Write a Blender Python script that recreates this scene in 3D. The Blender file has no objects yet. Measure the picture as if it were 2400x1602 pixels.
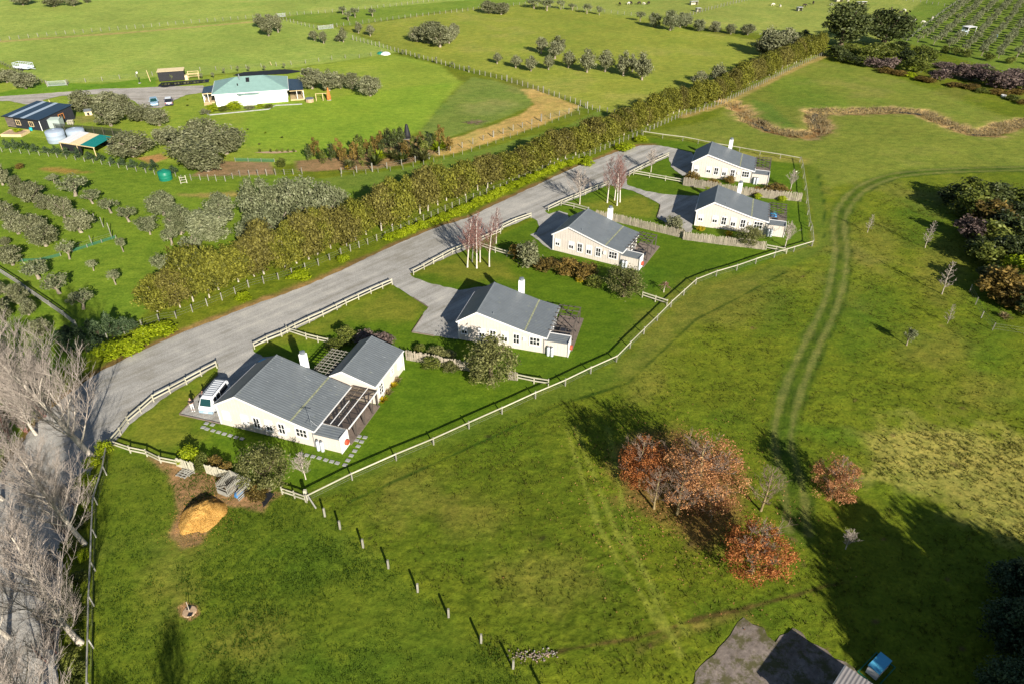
import bpy, math, random
import numpy as np
from mathutils import Vector, Matrix

SC = bpy.context.scene
COL = SC.collection

# ------------------------------------------------------------------ camera
CAM_H, CAM_F, CAM_PITCH, CAM_ROLL = 48.0, 1634.05, 0.606964, 0.005179
cam_d = bpy.data.cameras.new("camera")
cam_d.sensor_width = 36.0
cam_d.lens = CAM_F / 2400.0 * 36.0
cam_d.clip_start, cam_d.clip_end = 0.5, 6000.0
cam = bpy.data.objects.new("camera", cam_d)
COL.objects.link(cam)
cam.matrix_world = (Matrix.Translation((0, 0, CAM_H)) @ Matrix.Rotation(math.pi / 2 - CAM_PITCH, 4, 'X')
                    @ Matrix.Rotation(CAM_ROLL, 4, 'Z'))
SC.camera = cam

# ------------------------------------------------------------------ daylight
SUN_EL, SUN_AZ = math.radians(24.4), math.radians(154.8)      # azimuth clockwise from +Y
SUN_V = Vector((math.sin(SUN_AZ) * math.cos(SUN_EL), math.cos(SUN_AZ) * math.cos(SUN_EL), math.sin(SUN_EL)))
world = bpy.data.worlds.new("World")
SC.world = world
world.use_nodes = True
nt = world.node_tree
nt.nodes.clear()
sky = nt.nodes.new('ShaderNodeTexSky')
sky.sky_type = 'NISHITA'
sky.sun_disc = False
sky.sun_elevation = SUN_EL
sky.sun_rotation = SUN_AZ
sky.air_density, sky.dust_density, sky.ozone_density = 1.0, 0.4, 1.6
bg = nt.nodes.new('ShaderNodeBackground')
bg.inputs[1].default_value = 0.05
wo = nt.nodes.new('ShaderNodeOutputWorld')
nt.links.new(sky.outputs[0], bg.inputs[0])
nt.links.new(bg.outputs[0], wo.inputs[0])
sun_d = bpy.data.lights.new("sun", 'SUN')
sun_d.energy = 4.95
sun_d.angle = math.radians(0.53)
sun_d.color = (1.0, 0.93, 0.82)
sun = bpy.data.objects.new("sun", sun_d)
COL.objects.link(sun)
sun.rotation_euler = (-SUN_V).to_track_quat('-Z', 'Y').to_euler()
sun.location = (60, -120, 120)
SC.view_settings.view_transform = 'Standard'
SC.view_settings.look = 'None'
SC.view_settings.exposure = 0.93
SC.view_settings.gamma = 1.0
SC.view_settings.use_curve_mapping = False
SC.cycles.max_bounces = 5
SC.cycles.diffuse_bounces = 2
SC.cycles.glossy_bounces = 2
SC.cycles.transmission_bounces = 4
SC.cycles.transparent_max_bounces = 6

# ------------------------------------------------------------------ surveying: survey-photo pixel -> point of the site
def at(px, py, z=0.0):
    u, v = px - 1200.0, py - 801.0
    c, s = math.cos(CAM_ROLL), math.sin(CAM_ROLL)
    u, v = u * c + v * s, -u * s + v * c
    dx, dy, dz = u / CAM_F, 1.0, -v / CAM_F
    c, s = math.cos(CAM_PITCH), math.sin(CAM_PITCH)
    wy, wz = c * dy + s * dz, -s * dy + c * dz
    t = (z - CAM_H) / wz
    return Vector((dx * t, wy * t, z))

def proj(P):
    x, y, z = P[0], P[1], P[2] - CAM_H
    c, s = math.cos(CAM_PITCH), math.sin(CAM_PITCH)
    zc, yc = y * c - z * s, y * s + z * c
    u, v = CAM_F * x / zc, -CAM_F * yc / zc
    c, s = math.cos(CAM_ROLL), math.sin(CAM_ROLL)
    return 1200 + u * c - v * s, 801 + u * s + v * c, zc

K = 800.0 / 2349.0
def T(tile, x, y):                      # survey sheets: row, column of the 3 x 3 split
    return int(tile[1]) * 800 + x * K, int(tile[0]) * 534 + y * K
def G(tile, x, y, z=0.0):
    return at(*T(tile, x, y), z)
def GL(*spec):                          # GL('10', (x,y), (x,y), '11', (x,y) ...) -> list of ground points
    out, tile = [], None
    for a in spec:
        if isinstance(a, str): tile = a
        else: out.append(G(tile, a[0], a[1]))
    return out
def hgt(base, py, lo=0.0, hi=40.0):     # height above ground point whose image row is py
    for _ in range(40):
        m = (lo + hi) / 2
        if proj((base[0], base[1], m))[1] > py: lo = m
        else: hi = m
    return (lo + hi) / 2

# ------------------------------------------------------------------ object helpers
def link(o, parent=None):
    COL.objects.link(o)
    if parent is not None: o.parent = parent
    return o
def tag(o, label=None, cat=None, group=None, kind=None):
    if label: o['label'] = label
    if cat: o['category'] = cat
    if group: o['group'] = group
    if kind: o['kind'] = kind
    return o
def empty(name, loc, rz=0.0, label=None, cat=None, group=None):
    o = bpy.data.objects.new(name, None)
    o.empty_display_size = 0.3
    o.location = loc
    o.rotation_euler = (0, 0, rz)
    return tag(link(o), label, cat, group)
def place(name, me, loc=(0, 0, 0), rz=0.0, sc=(1, 1, 1), parent=None):
    o = bpy.data.objects.new(name, me)
    o.location = loc
    o.rotation_euler = (0, 0, rz)
    o.scale = sc
    return link(o, parent)
def copy_tree(o, parent=None):
    c = o.copy()
    COL.objects.link(c)
    if parent is not None:
        c.parent = parent
        c.matrix_parent_inverse = o.matrix_parent_inverse.copy()
    for ch in KIDS.get(o.name, []):
        copy_tree_child(ch, c)
    return c
KIDS = {}
def copy_tree_child(ch, par):
    c = ch.copy()
    COL.objects.link(c)
    c.parent = par
    for g in KIDS.get(ch.name, []):
        copy_tree_child(g, c)
def note_kids(root):                     # remember a prototype's family once, so copies need no scene lookups
    def rec(o):
        KIDS[o.name] = list(o.children)
        for k in o.children: rec(k)
    rec(root)

class MB:
    def __init__(s):
        s.v, s.f, s.m = [], [], []
    def quad(s, a, b, c, d, m=0):
        n = len(s.v); s.v += [tuple(a), tuple(b), tuple(c), tuple(d)]; s.f.append((n, n + 1, n + 2, n + 3)); s.m.append(m)
    def poly(s, pts, m=0):
        n = len(s.v); s.v += [tuple(p) for p in pts]; s.f.append(tuple(range(n, n + len(pts)))); s.m.append(m)
    def box(s, x0, x1, y0, y1, z0, z1, m=0, M=None):
        P = [(x0, y0, z0), (x1, y0, z0), (x1, y1, z0), (x0, y1, z0), (x0, y0, z1), (x1, y0, z1), (x1, y1, z1), (x0, y1, z1)]
        if M is not None: P = [tuple(M @ Vector(p)) for p in P]
        n = len(s.v); s.v += P
        for f in ((0, 3, 2, 1), (4, 5, 6, 7), (0, 1, 5, 4), (1, 2, 6, 5), (2, 3, 7, 6), (3, 0, 4, 7)):
            s.f.append(tuple(n + i for i in f)); s.m.append(m)
    def prism(s, base, off, m=0, capm=None):  # base loop of points extruded by off
        n = len(s.v); k = len(base); off = Vector(off)
        s.v += [tuple(p) for p in base] + [tuple(Vector(p) + off) for p in base]
        s.f.append(tuple(n + i for i in reversed(range(k)))); s.m.append(m if capm is None else capm)
        s.f.append(tuple(n + k + i for i in range(k))); s.m.append(m if capm is None else capm)
        for i in range(k):
            j = (i + 1) % k
            s.f.append((n + i, n + j, n + k + j, n + k + i)); s.m.append(m)
    def beam(s, a, b, w, h, m=0, up=(0, 0, 1)):
        a, b = Vector(a), Vector(b); d = (b - a)
        if d.length < 1e-6: return
        d.normalize(); u = Vector(up)
        if abs(d.dot(u)) > 0.98: u = Vector((1, 0, 0))
        sx = d.cross(u).normalized() * (w / 2); uz = sx.cross(d).normalized() * (h / 2)
        n = len(s.v)
        for p in (a, b):
            s.v += [tuple(p - sx - uz), tuple(p + sx - uz), tuple(p + sx + uz), tuple(p - sx + uz)]
        for f in ((0, 1, 2, 3), (7, 6, 5, 4), (0, 4, 5, 1), (1, 5, 6, 2), (2, 6, 7, 3), (3, 7, 4, 0)):
            s.f.append(tuple(n + i for i in f)); s.m.append(m)
    def tube(s, a, b, r0, r1, k=8, m=0, caps=True):
        a, b = Vector(a), Vector(b); d = (b - a).normalized()
        u = Vector((0, 0, 1)) if abs(d.z) < 0.95 else Vector((1, 0, 0))
        e = d.cross(u).normalized(); g = d.cross(e)
        n = len(s.v)
        for p, r in ((a, r0), (b, r1)):
            for i in range(k):
                t = 2 * math.pi * i / k
                s.v.append(tuple(p + e * (r * math.cos(t)) + g * (r * math.sin(t))))
        for i in range(k):
            j = (i + 1) % k
            s.f.append((n + i, n + j, n + k + j, n + k + i)); s.m.append(m)
        if caps:
            s.f.append(tuple(n + i for i in reversed(range(k)))); s.m.append(m)
            s.f.append(tuple(n + k + i for i in range(k))); s.m.append(m)
    def lathe(s, prof, c=(0, 0, 0), k=16, m=0):
        n = len(s.v); c = Vector(c)
        for r, z in prof:
            for i in range(k):
                t = 2 * math.pi * i / k
                s.v.append((c.x + r * math.cos(t), c.y + r * math.sin(t), c.z + z))
        for q in range(len(prof) - 1):
            for i in range(k):
                j = (i + 1) % k
                s.f.append((n + q * k + i, n + q * k + j, n + (q + 1) * k + j, n + (q + 1) * k + i)); s.m.append(m)
        s.f.append(tuple(n + i for i in reversed(range(k)))); s.m.append(m)
        L = (len(prof) - 1) * k
        s.f.append(tuple(n + L + i for i in range(k))); s.m.append(m)
    def mesh(s, name, mats):
        me = bpy.data.meshes.new(name)
        me.from_pydata(s.v, [], s.f)
        if not isinstance(mats, (list, tuple)): mats = [mats]
        for q in mats: me.materials.append(q)
        if any(s.m): me.polygons.foreach_set('material_index', s.m)
        me.update()
        return me
    def build(s, name, mats, parent=None, kind=None, smooth=False, loc=(0, 0, 0), rz=0.0):
        me = s.mesh(name, mats)
        if smooth: me.polygons.foreach_set('use_smooth', [True] * len(me.polygons))
        o = place(name, me, loc, rz, (1, 1, 1), parent)
        if kind: o['kind'] = kind
        return o

def np_mesh(name, V, F, mats, attrs=None, smooth=False):   # V (n,3) F (m,k)
    V = np.asarray(V, np.float32); F = np.asarray(F, np.int32); k = F.shape[1]
    me = bpy.data.meshes.new(name)
    me.vertices.add(len(V)); me.vertices.foreach_set('co', V.ravel())
    me.loops.add(F.size); me.loops.foreach_set('vertex_index', F.ravel())
    me.polygons.add(len(F)); me.polygons.foreach_set('loop_start', np.arange(0, F.size, k, dtype=np.int32))
    if smooth: me.polygons.foreach_set('use_smooth', np.ones(len(F), bool))
    for q in (mats if isinstance(mats, (list, tuple)) else [mats]): me.materials.append(q)
    me.update(calc_edges=True)
    for an, (dom, typ, data) in (attrs or {}).items():
        a = me.attributes.new(an, typ, dom)
        a.data.foreach_set('color' if 'COLOR' in typ else 'value', np.asarray(data, np.float32).ravel())
    return me

ORD = ("first second third fourth fifth sixth seventh eighth ninth tenth eleventh twelfth thirteenth fourteenth fifteenth sixteenth "
       "seventeenth eighteenth nineteenth twentieth").split()
TENS = {2: "twenty", 3: "thirty", 4: "forty", 5: "fifty", 6: "sixty", 7: "seventy", 8: "eighty", 9: "ninety"}
def ordn(i):                             # 1-based
    if i <= 20: return ORD[i - 1]
    t, u = divmod(i, 10)
    if u == 0: return {3: "thirtieth", 4: "fortieth", 5: "fiftieth", 6: "sixtieth", 7: "seventieth", 8: "eightieth", 9: "ninetieth"}[t]
    return TENS[t] + "-" + ORD[u - 1]
# ------------------------------------------------------------------ materials
def srgb(r, g, b):
    f = lambda c: (c / 12.92 if c <= 0.04045 else ((c + 0.055) / 1.055) ** 2.4)
    return (f(r / 255), f(g / 255), f(b / 255))
class NT:
    def __init__(s, name):
        s.m = bpy.data.materials.new(name); s.m.use_nodes = True
        s.t = s.m.node_tree; s.n = s.t.nodes; s.n.clear()
        s.out = s.n.new('ShaderNodeOutputMaterial'); s.b = s.n.new('ShaderNodeBsdfPrincipled')
        s.t.links.new(s.b.outputs[0], s.out.inputs[0])
        s.geo = None
    def new(s, t, **kw):
        n = s.n.new(t)
        for k, v in kw.items(): setattr(n, k, v)
        return n
    def ln(s, a, b): s.t.links.new(a, b)
    def obj_co(s):
        return s.new('ShaderNodeTexCoord').outputs['Object']
    def pos(s):
        return s.new('ShaderNodeNewGeometry').outputs['Position']
    def scaled(s, co, sc, rot=(0, 0, 0)):
        m = s.new('ShaderNodeMapping'); m.inputs['Scale'].default_value = sc; m.inputs['Rotation'].default_value = rot
        s.ln(co, m.inputs['Vector']); return m.outputs[0]
    def noise(s, co, scale, det=3, rough=0.6):
        n = s.new('ShaderNodeTexNoise'); n.inputs['Scale'].default_value = scale; n.inputs['Detail'].default_value = det
        n.inputs['Roughness'].default_value = rough; s.ln(co, n.inputs['Vector']); return n.outputs['Fac']
    def ramp(s, fac, stops):
        r = s.new('ShaderNodeValToRGB'); e = r.color_ramp.elements
        while len(e) < len(stops): e.new(0.5)
        for k, (p, c) in enumerate(stops):
            e[k].position = p; e[k].color = (*c, 1) if len(c) == 3 else c
        s.ln(fac, r.inputs[0]); return r.outputs[0]
    def mul(s, col, fac, amt=1.0):
        m = s.new('ShaderNodeMix', data_type='RGBA', blend_type='MULTIPLY'); m.inputs[0].default_value = amt
        s.ln(col, m.inputs[6]); s.ln(fac, m.inputs[7]); return m.outputs[2]
    def mix(s, fac, a, b):
        m = s.new('ShaderNodeMix', data_type='RGBA')
        for sock, v in ((0, fac), (6, a), (7, b)):
            if isinstance(v, (int, float)): m.inputs[sock].default_value = v
            elif isinstance(v, tuple): m.inputs[sock].default_value = (*v, 1)
            else: s.ln(v, m.inputs[sock])
        return m.outputs[2]
    def math(s, op, a, b=0.0):
        m = s.new('ShaderNodeMath', operation=op)
        for i, v in enumerate((a, b)):
            if isinstance(v, (int, float)): m.inputs[i].default_value = v
            else: s.ln(v, m.inputs[i])
        return m.outputs[0]
    def bump(s, h, dist, strength=1.0):
        b = s.new('ShaderNodeBump'); b.inputs['Distance'].default_value = dist; b.inputs['Strength'].default_value = strength
        s.ln(h, b.inputs['Height']); s.ln(b.outputs[0], s.b.inputs['Normal']); return b
    def col(s, c):
        if isinstance(c, tuple): s.b.inputs['Base Color'].default_value = (*c, 1)
        else: s.ln(c, s.b.inputs['Base Color'])
    def rough(s, r, spec=0.3):
        s.b.inputs['Roughness'].default_value = r; s.b.inputs['Specular IOR Level'].default_value = spec

def m_plain(name, c, rough=0.6, var=0.25, scale=3.0, spec=0.3, bump=0.0, metal=0.0):
    t = NT(name); co = t.obj_co()
    f = t.noise(co, scale, 4, 0.65)
    lo, hi = tuple(x * (1 - var) for x in c), tuple(min(1, x * (1 + var)) for x in c)
    t.col(t.ramp(f, [(0.3, lo), (0.7, hi)])); t.rough(rough, spec); t.b.inputs['Metallic'].default_value = metal
    if bump: t.bump(t.noise(co, scale * 6, 3), bump)
    return t.m
def m_wood(name, c, var=0.35, scale=(0.6, 9, 9), rough=0.8):
    t = NT(name); co = t.scaled(t.pos(), (1, 1, 1))
    n1 = t.noise(co, 1.3, 3); n2 = t.noise(t.scaled(co, (2, 2, 14)), 2.0, 4, 0.7)
    inf = t.new('ShaderNodeObjectInfo').outputs['Random']
    f = t.math('ADD', t.math('MULTIPLY', n1, 0.5), t.math('MULTIPLY', n2, 0.5))
    f = t.math('ADD', f, t.math('MULTIPLY', t.math('SUBTRACT', inf, 0.5), 0.25))
    t.col(t.ramp(f, [(0.25, tuple(x * (1 - var) for x in c)), (0.5, c), (0.75, tuple(min(1, x * (1 + var)) for x in c))]))
    t.rough(rough, 0.15); return t.m
def m_leaf(name, dark, mid, light, trans=0.25, rough=0.6, objvar=0.35, spec=0.2):
    t = NT(name)
    isl = t.new('ShaderNodeNewGeometry').outputs['Random Per Island']
    inf = t.new('ShaderNodeObjectInfo').outputs['Random']
    tone = t.new('ShaderNodeAttribute', attribute_name='tone').outputs['Fac']
    f = t.math('ADD', t.math('MULTIPLY', isl, 0.55), t.math('MULTIPLY', tone, 0.45))
    f = t.math('ADD', f, t.math('MULTIPLY', t.math('SUBTRACT', inf, 0.5), objvar))
    c = t.ramp(f, [(0.1, dark), (0.5, mid), (0.9, light)])
    t.col(c); t.rough(rough, spec)
    tr = t.new('ShaderNodeBsdfTranslucent'); t.ln(c, tr.inputs[0])
    mx = t.new('ShaderNodeMixShader'); mx.inputs[0].default_value = trans
    t.ln(t.b.outputs[0], mx.inputs[1]); t.ln(tr.outputs[0], mx.inputs[2]); t.ln(mx.outputs[0], t.out.inputs[0])
    return t.m
def m_bark(name, c, var=0.4):
    t = NT(name); co = t.obj_co()
    f = t.noise(t.scaled(co, (1, 1, 0.35)), 6.0, 4, 0.7)
    inf = t.new('ShaderNodeObjectInfo').outputs['Random']
    f = t.math('ADD', f, t.math('MULTIPLY', t.math('SUBTRACT', inf, 0.5), 0.15))
    t.col(t.ramp(f, [(0.3, tuple(x * (1 - var) for x in c)), (0.7, tuple(min(1, x * (1 + var)) for x in c))]))
    t.rough(0.85, 0.15); return t.m
def m_roof(name, c, pitch=0.30, axis='X', worn=0.0, rough=0.45, lichen=0.0):
    # corrugated steel: fine ribs as relief running down the slope, sheet laps, streaky weathering
    t = NT(name); co = t.obj_co()
    sep = t.new('ShaderNodeSeparateXYZ'); t.ln(co, sep.inputs[0])
    a = sep.outputs[0 if axis == 'X' else 1]
    w = t.math('SINE', t.math('MULTIPLY', a, 2 * math.pi / pitch))
    n = t.noise(co, 0.9, 4, 0.7)
    st = t.noise(t.scaled(co, (0.5, 7, 1) if axis == 'Y' else (7, 0.5, 1)), 1.6, 3, 0.6)
    f = t.math('ADD', t.math('MULTIPLY', n, 0.55), t.math('MULTIPLY', st, 0.45))
    cc = t.ramp(f, [(0.3, tuple(x * 0.82 for x in c)), (0.7, tuple(x * 1.15 for x in c))])
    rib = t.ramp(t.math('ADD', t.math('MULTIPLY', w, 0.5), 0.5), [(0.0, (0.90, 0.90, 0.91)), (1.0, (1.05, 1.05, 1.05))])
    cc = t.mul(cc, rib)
    if worn:
        d = t.noise(t.scaled(co, (0.9, 9, 1) if axis == 'Y' else (9, 0.9, 1)), 1.7, 2, 0.5)
        k = t.ramp(d, [(0.69, (0, 0, 0)), (0.73, (worn, worn, worn))])
        cc = t.mix(k, cc, (0.42, 0.44, 0.44))
    if lichen:
        d = t.noise(co, 2.2, 5, 0.7)
        k = t.ramp(d, [(0.60, (0, 0, 0)), (0.68, (lichen,) * 3)])
        cc = t.mix(k, cc, (0.30, 0.31, 0.18))
    t.col(cc); t.rough(rough, 0.35)
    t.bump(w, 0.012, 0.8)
    return t.m
def m_glass(name, c=(0.015, 0.018, 0.022)):
    t = NT(name); t.col(c); t.rough(0.08, 0.6); return t.m

MT = {}
MT['cream'] = m_plain('cream_weatherboard', (0.565, 0.508, 0.445), 0.7, 0.06, 1.2)
MT['white'] = m_plain('white_paint', (0.74, 0.73, 0.71), 0.5, 0.05, 2)
MT['white_wall'] = m_plain('white_plaster', (0.78, 0.78, 0.78), 0.6, 0.04, 1.5)
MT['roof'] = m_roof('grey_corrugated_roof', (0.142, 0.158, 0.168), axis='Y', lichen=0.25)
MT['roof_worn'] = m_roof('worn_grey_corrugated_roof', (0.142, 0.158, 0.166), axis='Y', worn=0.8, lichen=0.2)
MT['roof_green'] = m_roof('pale_green_roof', (0.235, 0.37, 0.33), 0.4, 'Y', 0, 0.5)
MT['roof_navy'] = m_roof('navy_steel_roof', (0.012, 0.028, 0.05), 0.5, 'Y', 0, 0.35)
MT['roof_brown'] = m_roof('pale_brown_corrugated_roof', (0.25, 0.23, 0.22), 0.25, 'X', 0, 0.5)
MT['skylight'] = m_plain('translucent_sheet', (0.33, 0.40, 0.47), 0.4, 0.08)
MT['lichen'] = m_plain('lichen_flashing', (0.27, 0.28, 0.17), 0.9, 0.6, 5)
MT['glass'] = m_glass('window_glass')
MT['glass_teal'] = m_glass('windscreen_glass', (0.01, 0.045, 0.045))
MT['blind'] = m_plain('white_blind', (0.62, 0.62, 0.62), 0.8, 0.05)
MT['flue'] = m_plain('grey_flue', (0.16, 0.18, 0.20), 0.4, 0.2, 3, 0.5)
MT['pergola'] = m_wood('dark_stained_timber', (0.085, 0.072, 0.062))
MT['deck'] = m_wood('weathered_decking', (0.21, 0.165, 0.135))
MT['slab'] = m_plain('grey_concrete', (0.30, 0.30, 0.29), 0.9, 0.2, 2, 0.1, 0.004)
MT['rail'] = m_wood('sun_bleached_rail', (0.42, 0.395, 0.30), 0.35)
MT['rail_grey'] = m_wood('grey_weathered_rail', (0.30, 0.29, 0.25), 0.3)
MT['post'] = m_wood('grey_fence_post', (0.23, 0.22, 0.18), 0.35)
MT['dark_post'] = m_wood('dark_stake', (0.10, 0.09, 0.07))
MT['paling'] = m_wood('rough_paling', (0.30, 0.26, 0.20), 0.55)
MT['wire'] = m_plain('fence_wire', (0.25, 0.25, 0.24), 0.5, 0.1)
MT['pine'] = m_wood('new_pine', (0.52, 0.40, 0.22))
MT['black'] = m_plain('black_cladding', (0.018, 0.018, 0.021), 0.6, 0.3)
MT['navy'] = m_plain('dark_cladding', (0.022, 0.024, 0.032), 0.6, 0.3)
MT['steel'] = m_plain('galvanised_steel', (0.50, 0.53, 0.56), 0.4, 0.12, 3, 0.5)
MT['tank'] = m_plain('grey_tank', (0.29, 0.345, 0.415), 0.55, 0.08, 1)
MT['green_tank'] = m_plain('green_plastic', (0.01, 0.16, 0.10), 0.4, 0.15)
MT['green_sheet'] = m_plain('green_sheet', (0.005, 0.20, 0.17), 0.5, 0.1)
MT['ply'] = m_plain('plywood', (0.72, 0.58, 0.34), 0.7, 0.12, 2)
MT['shed'] = m_plain('grey_green_steel', (0.33, 0.39, 0.36), 0.5, 0.08)
MT['red'] = m_plain('red_hose', (0.42, 0.07, 0.035), 0.6, 0.2)
MT['orange'] = m_plain('rusty_orange', (0.42, 0.16, 0.04), 0.7, 0.3)
MT['blue'] = m_plain('blue_plastic', (0.06, 0.20, 0.42), 0.4, 0.1)
MT['cyan'] = m_plain('pale_blue_lid', (0.10, 0.42, 0.62), 0.4, 0.06)
MT['turquoise'] = m_plain('turquoise_plastic', (0.02, 0.38, 0.42), 0.5, 0.1)
MT['car_blue'] = m_plain('pale_blue_car_paint', (0.24, 0.36, 0.46), 0.25, 0.04, 1, 0.6)
MT['car_dark'] = m_plain('dark_purple_car_paint', (0.045, 0.04, 0.085), 0.25, 0.05, 1, 0.6)
MT['car_white'] = m_plain('white_car_paint', (0.72, 0.74, 0.76), 0.25, 0.03, 1, 0.6)
MT['bumper'] = m_plain('pale_blue_bumper', (0.30, 0.42, 0.54), 0.4, 0.06)
MT['tyre'] = m_plain('tyre_rubber', (0.02, 0.02, 0.02), 0.8, 0.2)
MT['lamp'] = m_plain('headlamp_lens', (0.6, 0.62, 0.64), 0.15, 0.05, 2, 0.7)
MT['tail'] = m_plain('red_tail_lens', (0.35, 0.02, 0.015), 0.2, 0.05, 2, 0.6)
MT['skin'] = m_plain('skin', (0.48, 0.29, 0.20), 0.6, 0.06)
MT['hair'] = m_plain('dark_hair', (0.03, 0.02, 0.014), 0.6, 0.3)
MT['jumper'] = m_plain('black_jumper', (0.016, 0.014, 0.018), 0.9, 0.3)
MT['trousers'] = m_plain('white_trousers', (0.62, 0.61, 0.60), 0.85, 0.06)
MT['shirt'] = m_plain('pink_shirt', (0.55, 0.24, 0.20), 0.85, 0.2)
MT['jeans'] = m_plain('blue_jeans', (0.10, 0.16, 0.30), 0.85, 0.2)
MT['chips'] = None
MT['terracotta'] = m_plain('cane', (0.42, 0.29, 0.18), 0.8, 0.2)
MT['fleece'] = m_plain('sheep_fleece', (0.62, 0.57, 0.47), 0.95, 0.15)
MT['cow'] = m_plain('dark_cow_hide', (0.03, 0.022, 0.018), 0.8, 0.3)
MT['weed_mat'] = m_plain('black_weed_mat', (0.014, 0.016, 0.02), 0.7, 0.5, 4)
MT['silver_tray'] = m_plain('zinc_tray', (0.55, 0.6, 0.66), 0.35, 0.1, 2, 0.6)
t = NT('clear_corrugated_sheet')
t.col((0.055, 0.05, 0.05)); t.rough(0.12, 0.6)
_tr = t.new('ShaderNodeBsdfTransparent'); _tr.inputs[0].default_value = (0.75, 0.68, 0.58, 1)
_mx = t.new('ShaderNodeMixShader'); _mx.inputs[0].default_value = 0.45
t.ln(t.b.outputs[0], _mx.inputs[1]); t.ln(_tr.outputs[0], _mx.inputs[2]); t.ln(_mx.outputs[0], t.out.inputs[0])
MT['poly'] = t.m
t = NT('shade_net')
t.col((0.02, 0.022, 0.022)); t.rough(0.8, 0.1)
_tr = t.new('ShaderNodeBsdfTransparent')
_mx = t.new('ShaderNodeMixShader'); _mx.inputs[0].default_value = 0.35
t.ln(t.b.outputs[0], _mx.inputs[1]); t.ln(_tr.outputs[0], _mx.inputs[2]); t.ln(_mx.outputs[0], t.out.inputs[0])
MT['net'] = t.m
t = NT('green_net')
t.col((0.03, 0.16, 0.11)); t.rough(0.8, 0.1)
_tr = t.new('ShaderNodeBsdfTransparent')
_mx = t.new('ShaderNodeMixShader'); _mx.inputs[0].default_value = 0.6
t.ln(t.b.outputs[0], _mx.inputs[1]); t.ln(_tr.outputs[0], _mx.inputs[2]); t.ln(_mx.outputs[0], t.out.inputs[0])
MT['green_net'] = t.m

# leaves
LF = {}
LF['olive'] = m_leaf('olive_leaves', (0.070, 0.078, 0.030), (0.175, 0.180, 0.088), (0.315, 0.315, 0.185), 0.25, 0.55, 0.25)
LF['olive_pale'] = m_leaf('pale_olive_leaves', (0.080, 0.095, 0.040), (0.180, 0.195, 0.096), (0.31, 0.325, 0.185), 0.25, 0.55, 0.2)
LF['hedge'] = m_leaf('hedge_leaves', (0.045, 0.050, 0.008), (0.165, 0.168, 0.022), (0.335, 0.325, 0.045), 0.4, 0.6, 0.14)
LF['hedge_brown'] = m_leaf('browned_hedge_leaves', (0.052, 0.048, 0.012), (0.165, 0.148, 0.032), (0.30, 0.27, 0.06), 0.4, 0.6, 0.14)
LF['lime'] = m_leaf('lime_leaves', (0.14, 0.19, 0.006), (0.32, 0.40, 0.012), (0.50, 0.56, 0.03), 0.4, 0.5, 0.3)
LF['dark'] = m_leaf('dark_leaves', (0.016, 0.024, 0.008), (0.050, 0.066, 0.018), (0.11, 0.13, 0.04), 0.2, 0.5, 0.4)
LF['mid'] = m_leaf('green_leaves', (0.035, 0.050, 0.010), (0.125, 0.150, 0.026), (0.25, 0.27, 0.055), 0.35, 0.5, 0.35)
LF['conifer'] = m_leaf('conifer_needles', (0.014, 0.028, 0.012), (0.045, 0.075, 0.030), (0.10, 0.14, 0.06), 0.15, 0.6, 0.3)
LF['purple'] = m_leaf('purple_brown_leaves', (0.05, 0.035, 0.03), (0.14, 0.098, 0.085), (0.24, 0.18, 0.15), 0.2, 0.6, 0.4)
LF['rust'] = m_leaf('russet_leaves', (0.12, 0.034, 0.012), (0.34, 0.115, 0.032), (0.55, 0.24, 0.075), 0.3, 0.6, 0.2)
LF['rust_pale'] = m_leaf('pale_russet_leaves', (0.15, 0.060, 0.024), (0.36, 0.160, 0.064), (0.55, 0.29, 0.125), 0.3, 0.6, 0.2)
LF['straw'] = m_leaf('straw_blades', (0.28, 0.22, 0.11), (0.46, 0.37, 0.20), (0.62, 0.54, 0.33), 0.5, 0.7, 0.3)
LF['bronze'] = m_leaf('bronze_leaves', (0.055, 0.042, 0.010), (0.165, 0.115, 0.026), (0.30, 0.20, 0.05), 0.3, 0.6, 0.4)
LF['shrub'] = m_leaf('garden_shrub_leaves', (0.05, 0.055, 0.014), (0.155, 0.160, 0.052), (0.29, 0.29, 0.105), 0.3, 0.5, 0.3)
LF['flower'] = m_leaf('pale_blossom', (0.45, 0.35, 0.28), (0.6, 0.5, 0.4), (0.7, 0.62, 0.55), 0.2, 0.6, 0.2)
LF['gold'] = m_leaf('golden_leaves', (0.25, 0.17, 0.005), (0.42, 0.32, 0.01), (0.55, 0.45, 0.03), 0.25, 0.6, 0.2)
BK = {}
BK['olive'] = m_bark('olive_bark', (0.24, 0.20, 0.15))
BK['grey'] = m_bark('grey_bark', (0.36, 0.31, 0.25), 0.35)
BK['pale'] = m_bark('pale_birch_bark', (0.58, 0.52, 0.46), 0.25)
BK['birch_twig'] = m_bark('reddish_twigs', (0.24, 0.12, 0.10), 0.3)
BK['twig'] = m_bark('grey_brown_twigs', (0.37, 0.315, 0.27), 0.3)
BK['brown'] = m_bark('brown_bark', (0.12, 0.09, 0.06), 0.4)
BK['yellow'] = m_bark('lichened_bark', (0.24, 0.185, 0.09), 0.4)
BK['white'] = m_bark('whitish_bark', (0.45, 0.40, 0.33), 0.3)
BK['bare_twig'] = m_bark('brown_grey_twigs', (0.22, 0.16, 0.12), 0.3)
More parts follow.
